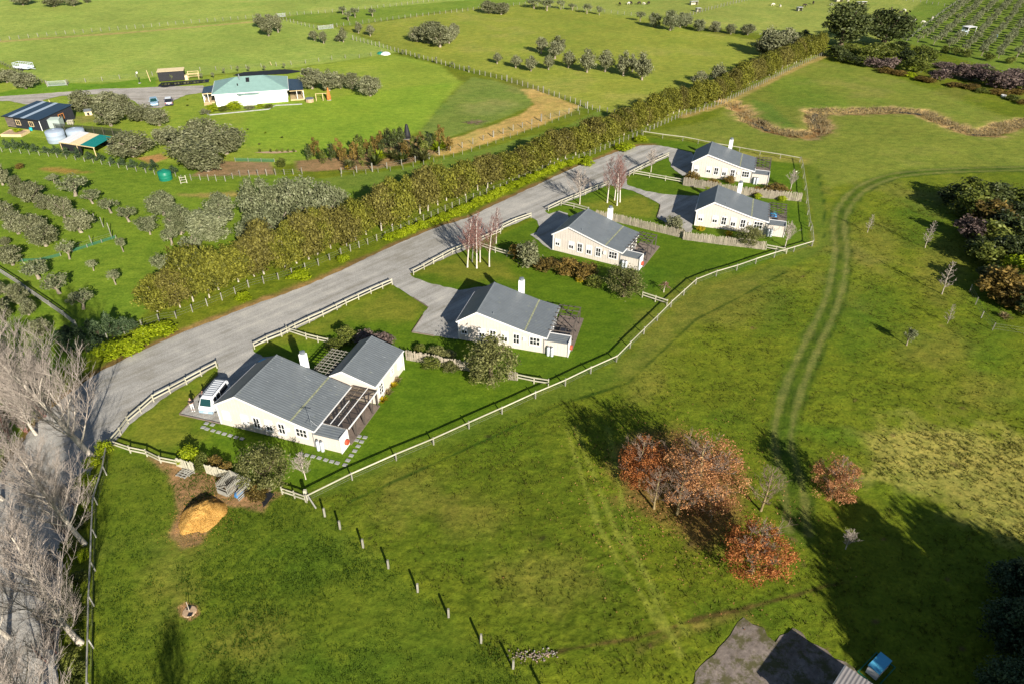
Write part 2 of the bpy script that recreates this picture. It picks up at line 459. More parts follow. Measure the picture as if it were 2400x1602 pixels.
# ------------------------------------------------------------------ the land
RNG = np.random.default_rng(7)
def _hash(ix, iy, seed):
    h = (ix.astype(np.int64) * 374761393 + iy.astype(np.int64) * 668265263 + seed * 1442695041) & 0x7fffffff
    h = ((h ^ (h >> 13)) * 1274126177) & 0x7fffffff
    return ((h ^ (h >> 16)) & 0xffff) / 65535.0
def vnoise(x, y, s, seed=0):
    x, y = x * s, y * s
    ix, iy = np.floor(x), np.floor(y); fx, fy = x - ix, y - iy
    fx, fy = fx * fx * (3 - 2 * fx), fy * fy * (3 - 2 * fy)
    a, b = _hash(ix, iy, seed), _hash(ix + 1, iy, seed); c, d = _hash(ix, iy + 1, seed), _hash(ix + 1, iy + 1, seed)
    return (a + (b - a) * fx) * (1 - fy) + (c + (d - c) * fx) * fy
def fbm(x, y, s, seed=0, o=4):
    r, a, t = 0, 1.0, 0
    for k in range(o):
        r = r + a * vnoise(x + 17.3 * k, y - 9.1 * k, s, seed + k); t += a; a *= 0.55; s *= 2.07
    return r / t
def sdist(x, y, pts, closed=True):       # signed distance (negative inside) / distance to a polyline
    P = [(p[0], p[1]) for p in pts]; n = len(P)
    best = np.full(x.shape, 1e9); ins = np.zeros(x.shape, bool)
    for i in range(n if closed else n - 1):
        ax, ay = P[i]; bx, by = P[(i + 1) % n]
        ex, ey = bx - ax, by - ay; L = ex * ex + ey * ey + 1e-9
        t = np.clip(((x - ax) * ex + (y - ay) * ey) / L, 0, 1)
        best = np.minimum(best, (x - ax - t * ex) ** 2 + (y - ay - t * ey) ** 2)
        if closed:
            c = (ay > y) != (by > y)
            with np.errstate(divide='ignore', invalid='ignore'):
                xi = ex * (y - ay) / (by - ay if by != ay else 1e-9) + ax
            ins ^= c & (x < xi)
    d = np.sqrt(best)
    return np.where(ins, -d, d) if closed else d
def sstep(a, b, v):
    t = np.clip((v - a) / (b - a), 0, 1); return t * t * (3 - 2 * t)
def D(x, y): return at(x * 2400 / 2349, y * 2400 / 2349)
def DL(*pts): return [D(*p) for p in pts]
def tg(r, g, b): return np.array(srgb(r, g, b)) / 1.22 * np.array([1.0, 0.965 if g > r and g > 60 else 1.0, 0.86])

def smooth_line(pts, step):               # Catmull-Rom resampling
    P = [Vector(p) for p in pts]; P = [P[0] * 2 - P[1]] + P + [P[-1] * 2 - P[-2]]
    out = []
    for i in range(1, len(P) - 2):
        L = (P[i + 1] - P[i]).length; k = max(1, int(L / step))
        for q in range(k):
            t_ = q / k; a, b, c, d = P[i - 1], P[i], P[i + 1], P[i + 2]
            out.append(0.5 * ((2 * b) + (c - a) * t_ + (2 * a - 5 * b + 4 * c - d) * t_ ** 2 + (3 * b - a - 3 * c + d) * t_ ** 3))
    out.append(P[-2]); return out
def offset_line(pts, d):
    P = [Vector(p) for p in pts]; out = []
    for i, p in enumerate(P):
        e = (P[min(i + 1, len(P) - 1)] - P[max(i - 1, 0)]).normalized(); out.append(p + Vector((-e.y, e.x, 0)) * d)
    return out

# ---- outlines shared by several things
ROAD_N = GL('20', (-300, 1500), (-60, 900), '10', (-150, 1900), (60, 1600), (250, 1340), (460, 1150), (690, 985), (860, 900), (1000, 832), (1240, 726), (1400, 664), (1560, 604), (1700, 546), (1900, 478),
            (2100, 402), (2349, 296), '11', (130, 230), (300, 150), (480, 70), (680, -10), '01', (870, 1500), (1000, 1436), (1150, 1366), (1300, 1296), (1450, 1226), (1600, 1156),
            (1720, 1112), (1900, 1046), (2050, 1004), (2150, 1000), (2250, 1012), (2349, 1036))
ROAD_S = GL('02', (60, 1050), (100, 1100), (70, 1200), (0, 1212), '01', (2270, 1150), (2252, 1080), (2100, 1150), (1960, 1215), (1970, 1275), (2100, 1318), (2230, 1338), (2349, 1345), '02', (110, 1350), (60, 1600), '01', (2349, 1600),
            (2250, 1545), (2172, 1498), (2192, 1440), (2195, 1410), (2130, 1372), (2000, 1312), (1905, 1290), (1840, 1272), (1640, 1356), (1400, 1452), (1430, 1475), (1500, 1452), (1560, 1470), '11', (1560, 20), (1445, 155),
            (1382, 112), (1322, 62), (1300, 48), (1345, 30), '01', (1362, 1560), (1350, 1522), (1305, 1494), (1100, 1580), '11', (900, 130), (640, 243), (472, 316), (505, 346), (600, 380), (815, 430), (1000, 400), (930, 620), (800, 765),
            (640, 742), (486, 716), (560, 602), (600, 546), (570, 520), (500, 482), (380, 410), (345, 376), (0, 520), '10', (2349, 545), (2130, 650), (1940, 742), (1740, 815), (1745, 850), (1810, 888), (1920, 880),
            (1900, 1000), (1520, 1345), (1236, 1282), (1500, 1010), (1497, 930), (1388, 1012), (1173, 1138), (985, 1278), (890, 1352), (830, 1430), (765, 1500), '20', (650, 70), (560, 230), (470, 470), (425, 800), (405, 1100), (400, 1568), (420, 2000), (-300, 2300))
ROAD = ROAD_N + ROAD_S
CREEK = GL('02', (330, 705), (420, 770), (480, 830), (600, 890), (750, 922), (850, 932), (930, 905), (945, 870), (905, 815), (920, 770), (1000, 762), (1150, 768), (1300, 762), (1500, 757), (1650, 775), (1780, 830), (1900, 885), (2000, 912), (2100, 915), (2200, 872), (2349, 838), (2700, 830))
HEDGE_FENCE = GL('10', (500, 880), (770, 765), (960, 692), (1080, 645), (1220, 622), (1340, 575), (1540, 495), (1700, 415), (1960, 345), (2180, 265), (2349, 190), '11', (120, 140), (300, 70), '01', (830, 1405), (1000, 1340),
                 (1200, 1262), (1400, 1178), (1700, 1080), (1950, 975), (2150, 890), (2349, 800), '02', (140, 765), (290, 710), (400, 655), (600, 555), (800, 455), (980, 380))
COMPOST = GL('20', (1030, 12), (1220, 60), (1420, 105), (1600, 130), (1750, 240), (1940, 255), (1860, 320), (1812, 385), (1700, 362), (1560, 352), (1420, 540), (1380, 600), (1250, 640), (1185, 545), (1230, 390), (1190, 320), (1200, 220), (1150, 110))
SHED_PAD = GL('22', (30, 1600), (170, 1400), (330, 1230), (420, 1110), (560, 1180), (640, 1280), (760, 1180), (1300, 1560), (1400, 1750), (0, 1750))
W_DRIVE = GL('00', (-100, 672), (0, 665), (300, 645), (560, 625), (700, 612), (880, 610), (1080, 600), (1400, 590), (1420, 635), (1280, 655), (1200, 690), (1110, 745), (980, 745), (930, 700), (860, 670), (700, 650), (430, 660), (290, 690), (330, 720), (180, 720), (60, 696), (-100, 700))

X0, STEP = 18.0, 0.0042
NY = int(math.log(700.0 / X0) / STEP); NX = int(2 * 1.02 / STEP)
gy = X0 * np.exp(STEP * np.arange(NY)); gt = np.linspace(-1.02, 1.02, NX)
Y, U = np.meshgrid(gy, gt, indexing='ij')
X = U * (Y + 12.0); x, y = X.ravel(), Y.ravel()
n1 = fbm(x, y, 0.045, 1); n2 = fbm(x, y, 0.16, 5); n3 = fbm(x, y, 0.9, 9, 3); n4 = vnoise(x, y, 3.1, 21)
jit = (fbm(x, y, 0.55, 31, 4) - 0.5) * 2
C = np.tile(tg(106, 120, 30), (len(x), 1)); RF = np.full(len(x), 0.75)
def zone(pts, col, soft=0.6, wob=0.8, ruff=None, amt=1.0, closed=True, width=0.0):
    global C, RF
    xs = [p[0] for p in pts]; ys = [p[1] for p in pts]; mgn = soft + wob + width + 2
    sel = np.where((x > min(xs) - mgn) & (x < max(xs) + mgn) & (y > min(ys) - mgn) & (y < max(ys) + mgn))[0]
    if not len(sel): return
    d = sdist(x[sel], y[sel], pts, closed) - width + jit[sel] * wob
    m = (1 - sstep(-soft, soft, d)) * amt
    C[sel] = C[sel] * (1 - m[:, None]) + np.asarray(col) * m[:, None]
    if ruff is not None: RF[sel] = RF[sel] * (1 - m) + ruff * m
far = DL((-900, -200), (3200, -200), (3200, 130), (1900, 95), (1200, 12), (640, 40), (0, 100), (-900, 160))
zone(far, tg(146, 158, 78), 4, 3, 0.5)
zone(DL((-900, -220), (1130, -220), (1100, 2), (640, 37), (0, 97), (-900, 150)), tg(152, 170, 84), 1.5, 1, 0.5)
zone(DL((-900, 150), (0, 97), (590, 45), (650, 45), (760, 62), (870, 98), (915, 120), (860, 130), (660, 158), (480, 172), (320, 188), (150, 193), (95, 188), (0, 146), (-900, 30)), tg(148, 168, 80), 1.0, 0.8, 0.35)
zone(DL((650, 40), (800, 24), (1100, -2), (1250, -6), (1190, 12), (1060, 20), (800, 60), (700, 52)), tg(122, 146, 54), 1, 1, 0.4)
zone(DL((700, 52), (800, 62), (1060, 22), (1190, 12), (1480, 42), (1600, 72), (1750, 95), (1890, 98), (1900, 120), (1700, 200), (1500, 290), (1370, 250), (1180, 180), (990, 138), (910, 115), (870, 95), (780, 65)), tg(142, 152, 62), 1, 1, 0.6)
zone(DL((2190, -60), (2800, -60), (2800, 260), (2349, 180), (2120, 110), (2020, 85)), tg(112, 134, 50), 1, 1, 0.5)
zone(DL((-900, 190), (0, 148), (95, 190), (320, 190), (480, 175), (660, 160), (900, 124), (1010, 150), (1062, 190), (1010, 240), (970, 300), (930, 315), (700, 372), (560, 392), (430, 382), (300, 362), (0, 300), (-900, 230)), tg(138, 158, 58), 0.8, 0.4, 0.25)
zone(DL((560, 215), (700, 235), (930, 200), (1050, 190), (960, 300), (700, 365), (560, 330)), tg(132, 160, 52), 2, 1, 0.2)
zone(DL((-900, 232), (0, 300), (300, 362), (430, 384), (560, 395), (720, 412), (900, 392), (1100, 346), (1300, 290), (1370, 255), (1480, 280), (1350, 330), (1000, 420), (840, 450), (620, 560), (400, 660), (240, 800), (120, 860), (40, 1100), (-60, 1700), (-900, 1500)), tg(112, 138, 42), 0.8, 0.5, 0.4)
zone(DL((1370, 255), (1480, 280), (1350, 330), (1100, 380), (860, 440), (600, 420), (720, 412), (900, 392), (1100, 346), (1300, 290)), tg(108, 130, 50), 0.8, 0.4, 0.35)
zone(DL((1085, 178), (1060, 193), (1010, 245), (958, 312), (1000, 325), (1100, 292), (1200, 252), (1226, 236), (1202, 206), (1130, 184)), tg(118, 136, 62), 0.5, 0.7, 0.7)
zone(DL((1070, 240), (1140, 228), (1190, 240), (1120, 265), (1060, 262)), tg(140, 145, 85), 2, 2, 0.9, 0.6)
zone(DL((1195, 205), (1230, 205), (1332, 246), (1250, 285), (1100, 335), (1000, 362), (955, 338), (1060, 312), (1190, 266), (1226, 240)), tg(186, 156, 98), 0.5, 0.7, 0.9)
zone(GL('01', (-320, 1110), (0, 1080), (150, 1040), (330, 960), (480, 935), (600, 960), (740, 1000), (600, 1080), (400, 1140), (180, 1165), (-300, 1180)), tg(150, 122, 92), 0.4, 0.5, 0.6)
zone(GL('00', (1310, 1215), (1480, 1110), (1870, 1118), (1885, 1200), (1500, 1212)), tg(150, 124, 96), 0.5, 0.5, 0.5)
zone(GL('00', (280, 1160), (420, 1150), (620, 1190), (500, 1195), (330, 1185)), tg(160, 130, 70), 0.8, 0.8, 0.8)
zone(GL('00', (940, 1090), (1100, 1060), (1150, 1090), (1040, 1130)), tg(180, 140, 95), 0.6, 0.5, 0.6)
zone(GL('00', (480, 810), (680, 790), (660, 840), (540, 850)), tg(140, 135, 80), 1, 0.8, 0.4, 0.8)
zone(GL('00', (1240, 1340), (1680, 1320), (1700, 1350), (1400, 1360)), tg(165, 140, 90), 0.8, 0.8, 0.6, 0.7)
zone(GL('00', (-100, 660), (330, 570), (700, 580), (1080, 530), (1080, 600), (700, 612), (0, 665)), tg(104, 142, 38), 0.6, 0.4, 0.2)
# cottage lawns, mown strip, lower paddock
zone(DL((262, 1035), (300, 955), (505, 835), (580, 800), (900, 660), (950, 630), (1220, 505), (1250, 480), (1440, 405), (1530, 360), (1480, 315), (1620, 330), (1835, 370), (1862, 560), (1800, 580), (1540, 700), (1420, 822), (1270, 885), (700, 1128), (650, 1112), (520, 1090)), tg(88, 116, 24), 0.5, 0.3, 0.25)
for pts in (DL((275, 1015), (330, 940), (430, 890), (498, 852), (495, 880), (420, 950), (470, 1000), (410, 1035)), DL((600, 790), (760, 720), (900, 668), (975, 700), (950, 735), (800, 735), (720, 775)), DL((960, 625), (1060, 585), (1170, 600), (1180, 640), (1050, 640)), DL((1320, 465), (1470, 450), (1510, 470), (1505, 500), (1400, 495))):
    zone(pts, tg(124, 130, 46), 1.6, 1.4, 0.3, 0.85)  # sunny patches near the road painted into the lawn colour, paler and yellower
zone(DL((700, 1132), (1270, 890), (1430, 828), (1550, 705), (1800, 590), (1872, 562), (1848, 372), (1880, 392), (1906, 560), (1800, 622), (1600, 725), (1440, 872), (1280, 925), (900, 1085), (720, 1155)), tg(96, 116, 34), 0.5, 0.4, 0.3)
zone(DL((190, 2200), (222, 1100), (262, 1040), (520, 1090), (645, 1118), (702, 1132), (775, 1190), (960, 1345), (1185, 1525), (1330, 1660), (1500, 2200)), tg(94, 112, 30), 0.8, 0.8, 0.5)
zone(DL((720, 1152), (1280, 922), (1320, 960), (1340, 1100), (1460, 1350), (1560, 1500), (1180, 1520), (960, 1340), (775, 1182)), tg(96, 112, 28), 1.2, 1.2, 0.8)
for k, (cx, cy, w, h) in enumerate([(950, 1120, 90, 45), (1080, 1180, 60, 40), (900, 1190, 60, 30), (1250, 1330, 120, 60), (1650, 690, 140, 60), (1500, 760, 70, 50), (1480, 860, 60, 60), (2160, 620, 60, 90), (2010, 560, 60, 60), (1780, 640, 60, 25), (2250, 900, 90, 40), (2150, 800, 90, 50), (1620, 1230, 50, 30), (430, 1260, 40, 20), (440, 1130, 30, 40), (560, 1480, 90, 60), (390, 1330, 60, 60), (1750, 160 + 170, 60, 12), (1830, 300, 80, 16)]):
    zone(DL(*[(cx + w * math.cos(a), cy + h * math.sin(a)) for a in np.linspace(0, 6.28, 10)[:-1]]), tg(128, 124, 56), 2.2, 2.2, 0.7, 0.55)
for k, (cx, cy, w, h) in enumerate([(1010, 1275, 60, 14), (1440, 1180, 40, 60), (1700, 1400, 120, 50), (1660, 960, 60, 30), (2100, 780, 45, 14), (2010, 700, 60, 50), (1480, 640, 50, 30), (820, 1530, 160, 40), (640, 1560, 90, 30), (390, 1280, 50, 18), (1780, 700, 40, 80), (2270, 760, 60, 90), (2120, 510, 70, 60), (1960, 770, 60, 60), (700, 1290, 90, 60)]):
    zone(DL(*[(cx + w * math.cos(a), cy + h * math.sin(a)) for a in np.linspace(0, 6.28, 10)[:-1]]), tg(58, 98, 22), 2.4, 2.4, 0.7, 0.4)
zone(DL((1390, 1060), (1450, 1000), (1560, 980), (1700, 1080), (1690, 1180), (1640, 1250), (1600, 1262), (1540, 1210), (1430, 1160)), tg(132, 104, 62), 1.4, 1.6, 0.8, 0.85)
zone(DL((1985, 1000), (2100, 968), (2349, 1005), (2700, 1060), (2700, 1330), (2349, 1255), (2200, 1165), (2010, 1085)), tg(164, 156, 84), 2.5, 3.5, 0.4, 0.85)
zone(DL((1780, 950), (1960, 985), (2000, 1040), (1880, 1010), (1790, 990)), tg(88, 116, 28), 1, 1, 0.8, 0.7)
zone(DL((1480, 310), (1650, 268), (1720, 170), (1890, 140), (2000, 158), (2400, 300), (2800, 350), (2800, 420), (2349, 385), (2100, 392), (1900, 430), (1850, 368), (1620, 328)), tg(122, 134, 54), 1.5, 1.5, 0.7)
zone(DL((1750, 185), (1850, 180), (1900, 210), (2000, 260), (1880, 260), (1780, 240)), tg(106, 132, 44), 2, 2, 0.6, 0.6)
zone(DL((1600, 345), (1700, 345), (1860, 365), (1850, 378), (1620, 352)), tg(160, 148, 80), 1.0, 1.0, 0.5, 0.6)
zone(GL('02', (470, 680), (600, 720), (720, 830), (820, 890), (700, 910), (600, 860), (480, 770)), tg(104, 128, 50), 0.8, 0.8, 0.8)
zone(CREEK, tg(150, 142, 84), 1.6, 3.2, 0.7, 0.8, False, 3.2)
zone(CREEK, tg(194, 164, 118), 0.8, 2.4, 0.6, 1, False, 2.3)
zone(CREEK[:8], tg(150, 112, 72), 0.5, 0.8, 0.8, 0.8, False, 1.0)
for tx, ty, r in ((865, 790, 1.4), (930, 888, 1.5), (545, 832, 1.6), (1830, 838, 1.3), (1870, 862, 1.0), (2130, 908, 1.3)):
    p = G('02', tx, ty); zone([p, p + Vector((0.1, 0, 0))], tg(46, 38, 28), 0.5, 0.5, 0.8, 0.9, False, r * 0.7)
zone(GL('02', (0, 806), (290, 716), (400, 660), (600, 560), (800, 460), (985, 385)), tg(165, 144, 92), 0.6, 0.8, 0.9, 0.9, False, 1.0)
zone(DL((0, 96), (300, 75), (590, 50)), tg(176, 156, 104), 0.6, 0.8, 0.9, 0.8, False, 1.3)
zone(ROAD_N[3:30], tg(128, 100, 70), 0.5, 0.6, 0.6, 0.9, False, 0.9)
zone(GL('10', (700, 1060), (900, 950), (1240, 760), (1240, 700), (1600, 580), (1900, 450), (2200, 330), (2349, 270), (2349, 330), (1700, 590), (1000, 880)), tg(160, 130, 85), 0.8, 1.0, 0.6, 0.7)
zone(COMPOST, tg(150, 118, 88), 0.3, 0.4, 0.7)
zone(GL('20', (1225, 1040), (1280, 1005), (1350, 1030), (1370, 1090), (1310, 1130), (1250, 1100)), tg(165, 125, 95), 0.15, 0.15, 0.4)
zone(GL('22', (560, 1200), (420, 1060), (0, 1180), (-300, 1300), (-300, 1340), (20, 1200), (400, 1100)), tg(120, 108, 56), 0.5, 0.6, 0.7, 0.7)
zone(GL('21', (1480, 1345), (1700, 1305), (2050, 1245), '22', (100, 1120), (330, 1070), (780, 955), (1000, 890), (1150, 865)), tg(96, 74, 48), 0.2, 0.3, 0.8, 0.8, False, 0.12)
for a, b in (((1300, 985), (1520, 1440)), ((1318, 980), (1575, 1450)), ((1395, 980), (1560, 1500))):
    mid = ((a[0] + b[0]) / 2 - 30, (a[1] + b[1]) / 2 + 10)
    zone(DL(a, mid, b), tg(136, 146, 58), 0.15, 0.25, 0.35, 0.75, False, 0.26)
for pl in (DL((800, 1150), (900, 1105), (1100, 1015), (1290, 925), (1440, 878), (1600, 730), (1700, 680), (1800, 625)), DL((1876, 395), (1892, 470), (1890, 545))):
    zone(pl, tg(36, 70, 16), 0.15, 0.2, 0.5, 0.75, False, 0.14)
TRACK = GL('22', (800, 520), (785, 420), (760, 200), '12', (690, 1500), (690, 1400), (735, 1190), (830, 930), (930, 720), (1020, 520), (1070, 330), (1090, 150), (1075, 0), '02', (1080, 1500), (1130, 1400), (1230, 1300), (1400, 1225), (1600, 1190), (1900, 1172), (2349, 1160), (2700, 1150))
TRS_ = smooth_line(TRACK, 1.5)
zone(TRS_, tg(72, 98, 28), 0.5, 0.5, 0.6, 0.65, False, 1.6)
for off in (-0.82, 0.82):
    zone(offset_line(TRS_, off), tg(116, 122, 64), 0.2, 0.3, 0.45, 0.85, False, 0.34)
for off in (-0.22, 0.25, -1.5): zone(offset_line(TRS_, off), tg(44, 70, 18), 0.12, 0.35, 0.5, 0.5, False, 0.10)
_r = random.Random(12)
for k in range(46):
    p = D(_r.uniform(730, 2330), _r.uniform(600, 1520))
    if sdist(np.array([p.x]), np.array([p.y]), DL((720, 1150), (1280, 922), (1430, 850), (1800, 620), (1900, 560), (2340, 560), (2340, 1500), (1300, 1540), (960, 1345), (775, 1182)))[0] < 0:
        zone([p, p + Vector((_r.uniform(-.3, .3), _r.uniform(-.3, .3), 0))], tg(112, 92, 62) if k % 3 else tg(60, 62, 30), 0.12, 0.2, 0.7, 0.85, False, _r.uniform(.10, .26))
# mower stripes on the far house lawn, faint
sel = np.where(sdist(x, y, DL((560, 215), (930, 170), (1050, 190), (960, 300), (700, 365), (560, 330))) < 0)[0]
C[sel] *= (1 + 0.05 * np.sin((x[sel] * 0.75 + y[sel] * 0.65) * 4.2))[:, None]
# broad tonal drift, dry / lush patches
lum = (0.84 + 0.40 * n1) * (0.90 + 0.20 * n2) * (1 + RF * 0.28 * (n3 - 0.5) * 2)
C *= lum[:, None]
dry = sstep(0.56, 0.74, 0.6 * n1 + 0.4 * n2) * 0.35 * np.clip(RF * 1.4, 0, 1)
C = C * (1 - dry[:, None]) + (C.sum(1)[:, None] / 3 * np.array([1.45, 1.15, 0.40])) * dry[:, None]
lush = sstep(0.60, 0.80, fbm(x, y, 0.11, 77)) * 0.45 * RF
C = C * (1 - lush[:, None]) + C * np.array([0.72, 0.98, 0.7]) * lush[:, None]
# relief: tussocks in rough grass, creek bed, flat under made surfaces
Z = RF * ((n3 - 0.5) * 0.16 + (n4 - 0.5) * 0.10) * np.clip((y - 10) / 20, 0, 1)
dc = sdist(x, y, CREEK, False); Z -= 0.62 * (1 - sstep(0.2, 3.4, dc + jit * 0.6))
for pts in (ROAD, SHED_PAD, W_DRIVE):
    d = sdist(x, y, pts); Z = np.where(d < 0.6, np.minimum(Z, 0) * 0.2 - 0.07 * (1 - sstep(-0.4, 0.4, d)), Z)
ii = np.arange(NY * NX).reshape(NY, NX)
Fq = np.stack([ii[:-1, :-1], ii[:-1, 1:], ii[1:, 1:], ii[1:, :-1]], -1).reshape(-1, 4)
t = NT('pasture')
gc = t.new('ShaderNodeAttribute', attribute_name='gcol').outputs['Color']
rf = t.new('ShaderNodeAttribute', attribute_name='ruff').outputs['Fac']
po = t.pos()
fa = t.noise(po, 3.2, 4, 0.65); fb = t.noise(po, 13.0, 3, 0.7)
mixf = t.math('ADD', t.math('MULTIPLY', fa, 0.6), t.math('MULTIPLY', fb, 0.4))
kf = t.ramp(mixf, [(0.30, (0.46, 0.52, 0.46)), (0.47, (0.96, 0.98, 0.95)), (0.58, (1.24, 1.20, 1.22)), (0.70, (1.80, 1.62, 1.62))])
soft = t.ramp(mixf, [(0.34, (0.62, 0.66, 0.62)), (0.5, (1.0, 1.0, 1.0)), (0.66, (1.42, 1.32, 1.32))])
fm = t.noise(t.scaled(po, (1, 1.6, 1)), 0.55, 4, 0.7); fl_ = t.noise(po, 0.11, 3)
broad = t.mul(t.ramp(fm, [(0.36, (0.78, 0.84, 0.78)), (0.5, (1.0, 1.0, 1.0)), (0.64, (1.22, 1.14, 1.2))]), t.ramp(fl_, [(0.3, (0.88, 0.94, 0.88)), (0.7, (1.10, 1.05, 1.05))]))
gc = t.mul(gc, broad)
t.col(t.mul(gc, t.mix(t.math('MINIMUM', t.math('ADD', rf, 0.1), 1.0), soft, kf)))
t.rough(0.9, 0.1)
hh = t.math('MULTIPLY', mixf, t.math('ADD', t.math('MULTIPLY', rf, 0.8), 0.30))
t.bump(hh, 0.13, 0.8)
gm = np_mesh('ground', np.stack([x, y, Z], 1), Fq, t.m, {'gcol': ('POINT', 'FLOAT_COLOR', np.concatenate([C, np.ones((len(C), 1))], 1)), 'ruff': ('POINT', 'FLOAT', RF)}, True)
tag(place('ground', gm), kind='structure')
# coarse land around the surveyed fan, out past the horizon
mb = MB()
def fx(yy): return 1.02 * (yy + 12.0)
ymax, ymin = float(gy[-1]), float(gy[0])
mb.quad((-4000, ymin, -0.02), (-fx(ymin), ymin, -0.02), (-fx(ymax), ymax, -0.02), (-4000, ymax, -0.02))
mb.quad((fx(ymin), ymin, -0.02), (4000, ymin, -0.02), (4000, ymax, -0.02), (fx(ymax), ymax, -0.02))
mb.quad((-4000, ymax, -0.02), (4000, ymax, -0.02), (4000, 5000, -0.02), (-4000, 5000, -0.02))
mb.quad((-4000, -2000, -0.02), (4000, -2000, -0.02), (4000, ymin, -0.02), (-4000, ymin, -0.02))
t = NT('far_pasture'); po = t.pos()
t.col(t.mul(t.ramp(t.noise(po, 0.03, 4), [(0.3, tuple(tg(88, 112, 36))), (0.7, tuple(tg(130, 150, 66)))]), t.ramp(t.noise(po, 3.0, 3), [(0.3, (0.6, 0.6, 0.6)), (0.7, (1.3, 1.3, 1.3))])))
t.rough(0.9, 0.1)
mb.build('terrain', t.m, kind='structure')

# ---- gravel
def m_gravel(name, base, ang, stain=0.5, fine=9.0):
    t = NT(name); po = t.pos()
    al = t.scaled(t.scaled(po, (1, 1, 1), (0, 0, -ang)), (0.045, 0.85, 1))
    a = t.noise(al, 1.0, 4, 0.6); b = t.noise(po, 0.35, 4, 0.65); c = t.noise(po, fine, 3, 0.7)
    f = t.math('ADD', t.math('MULTIPLY', a, 0.60), t.math('MULTIPLY', b, 0.40))
    col = t.ramp(f, [(0.36, tuple(v * k for v, k in zip(base, (0.70, 0.68, 0.62)))), (0.50, base), (0.62, tuple(v * k for v, k in zip(base, (1.30, 1.28, 1.24))))])
    col = t.mul(col, t.ramp(c, [(0.3, (0.66, 0.66, 0.66)), (0.7, (1.32, 1.32, 1.32))]))
    if fine < 3:
        k = t.ramp(t.noise(po, 0.8, 5, 0.75), [(0.47, (0, 0, 0)), (0.58, (0.8, 0.8, 0.8))]); col = t.mix(k, col, tuple(tg(84, 84, 44)))
    t.col(col); t.rough(0.95, 0.1); t.bump(c, 0.035, 0.8)
    return t.m
_d = G('01', 1000, 1436) - G('10', 1400, 664); ROAD_ANG = math.atan2(_d.y, _d.x)
MT['gravel'] = m_gravel('road_gravel', (0.345, 0.33, 0.30), ROAD_ANG)
MT['gravel2'] = m_gravel('drive_gravel', (0.38, 0.35, 0.31), 0.05)
MT['yard'] = m_gravel('yard_gravel', (0.20, 0.165, 0.14), 0.7, 0.8, 2.2)
def sheet(name, pts, mat, z, jitter=0.12, step=0.6, seed=1):
    r = random.Random(seed); out = []
    n = len(pts)
    for i in range(n):
        a, b = Vector(pts[i]), Vector(pts[(i + 1) % n]); L = (b - a).length; k = max(1, int(L / step))
        nn = Vector((-(b - a).y, (b - a).x, 0)) / max(L, 1e-6)
        for q in range(k):
            p = a + (b - a) * (q / k)
            if q: p = p + nn * r.uniform(-jitter, jitter)
            out.append((p.x, p.y, z))
    from mathutils.geometry import tessellate_polygon
    tris = tessellate_polygon([[Vector(p) for p in out]])
    me = bpy.data.meshes.new(name)
    F = []
    for tr in tris:
        a, b, c = (Vector(out[i]) for i in tr)
        F.append(tr if (b - a).cross(c - a).z > 0 else tr[::-1])
    me.from_pydata(out, [], F); me.materials.append(mat); me.update()
    return tag(place(name, me), kind='structure')
sheet('gravel_road', ROAD, MT['gravel'], 0.015)
sheet('gravel_drive', W_DRIVE, MT['gravel2'], 0.015)
sheet('gravel_yard', SHED_PAD, MT['yard'], 0.015, 0.25)
def strip_mesh(name, pts, w, mat, z, jitter=0.06, step=0.5, seed=3):
    r = random.Random(seed); mb = MB(); P = smooth_line(pts, step)
    L, R = [], []
    for i, p in enumerate(P):
        d = (P[min(i + 1, len(P) - 1)] - P[max(i - 1, 0)]).normalized(); nn = Vector((-d.y, d.x, 0))
        L.append(p + nn * (w / 2 + r.uniform(-jitter, jitter))); R.append(p - nn * (w / 2 + r.uniform(-jitter, jitter)))
    for i in range(len(P) - 1):
        mb.quad((R[i].x, R[i].y, z), (R[i + 1].x, R[i + 1].y, z), (L[i + 1].x, L[i + 1].y, z), (L[i].x, L[i].y, z))
    return mb.build(name, mat, kind='structure')
# creek water showing in the pools
t = NT('creek_water'); t.col((0.03, 0.027, 0.02)); t.rough(0.25, 0.3); t.bump(t.noise(t.pos(), 4.0, 2), 0.02, 0.5)
for sl in ((2, 4), (7, 10), (13, 15), (17, 19)): strip_mesh('creek_water', CREEK[sl[0]:sl[1]], 0.9, t.m, -0.50, 0.25, 0.6)
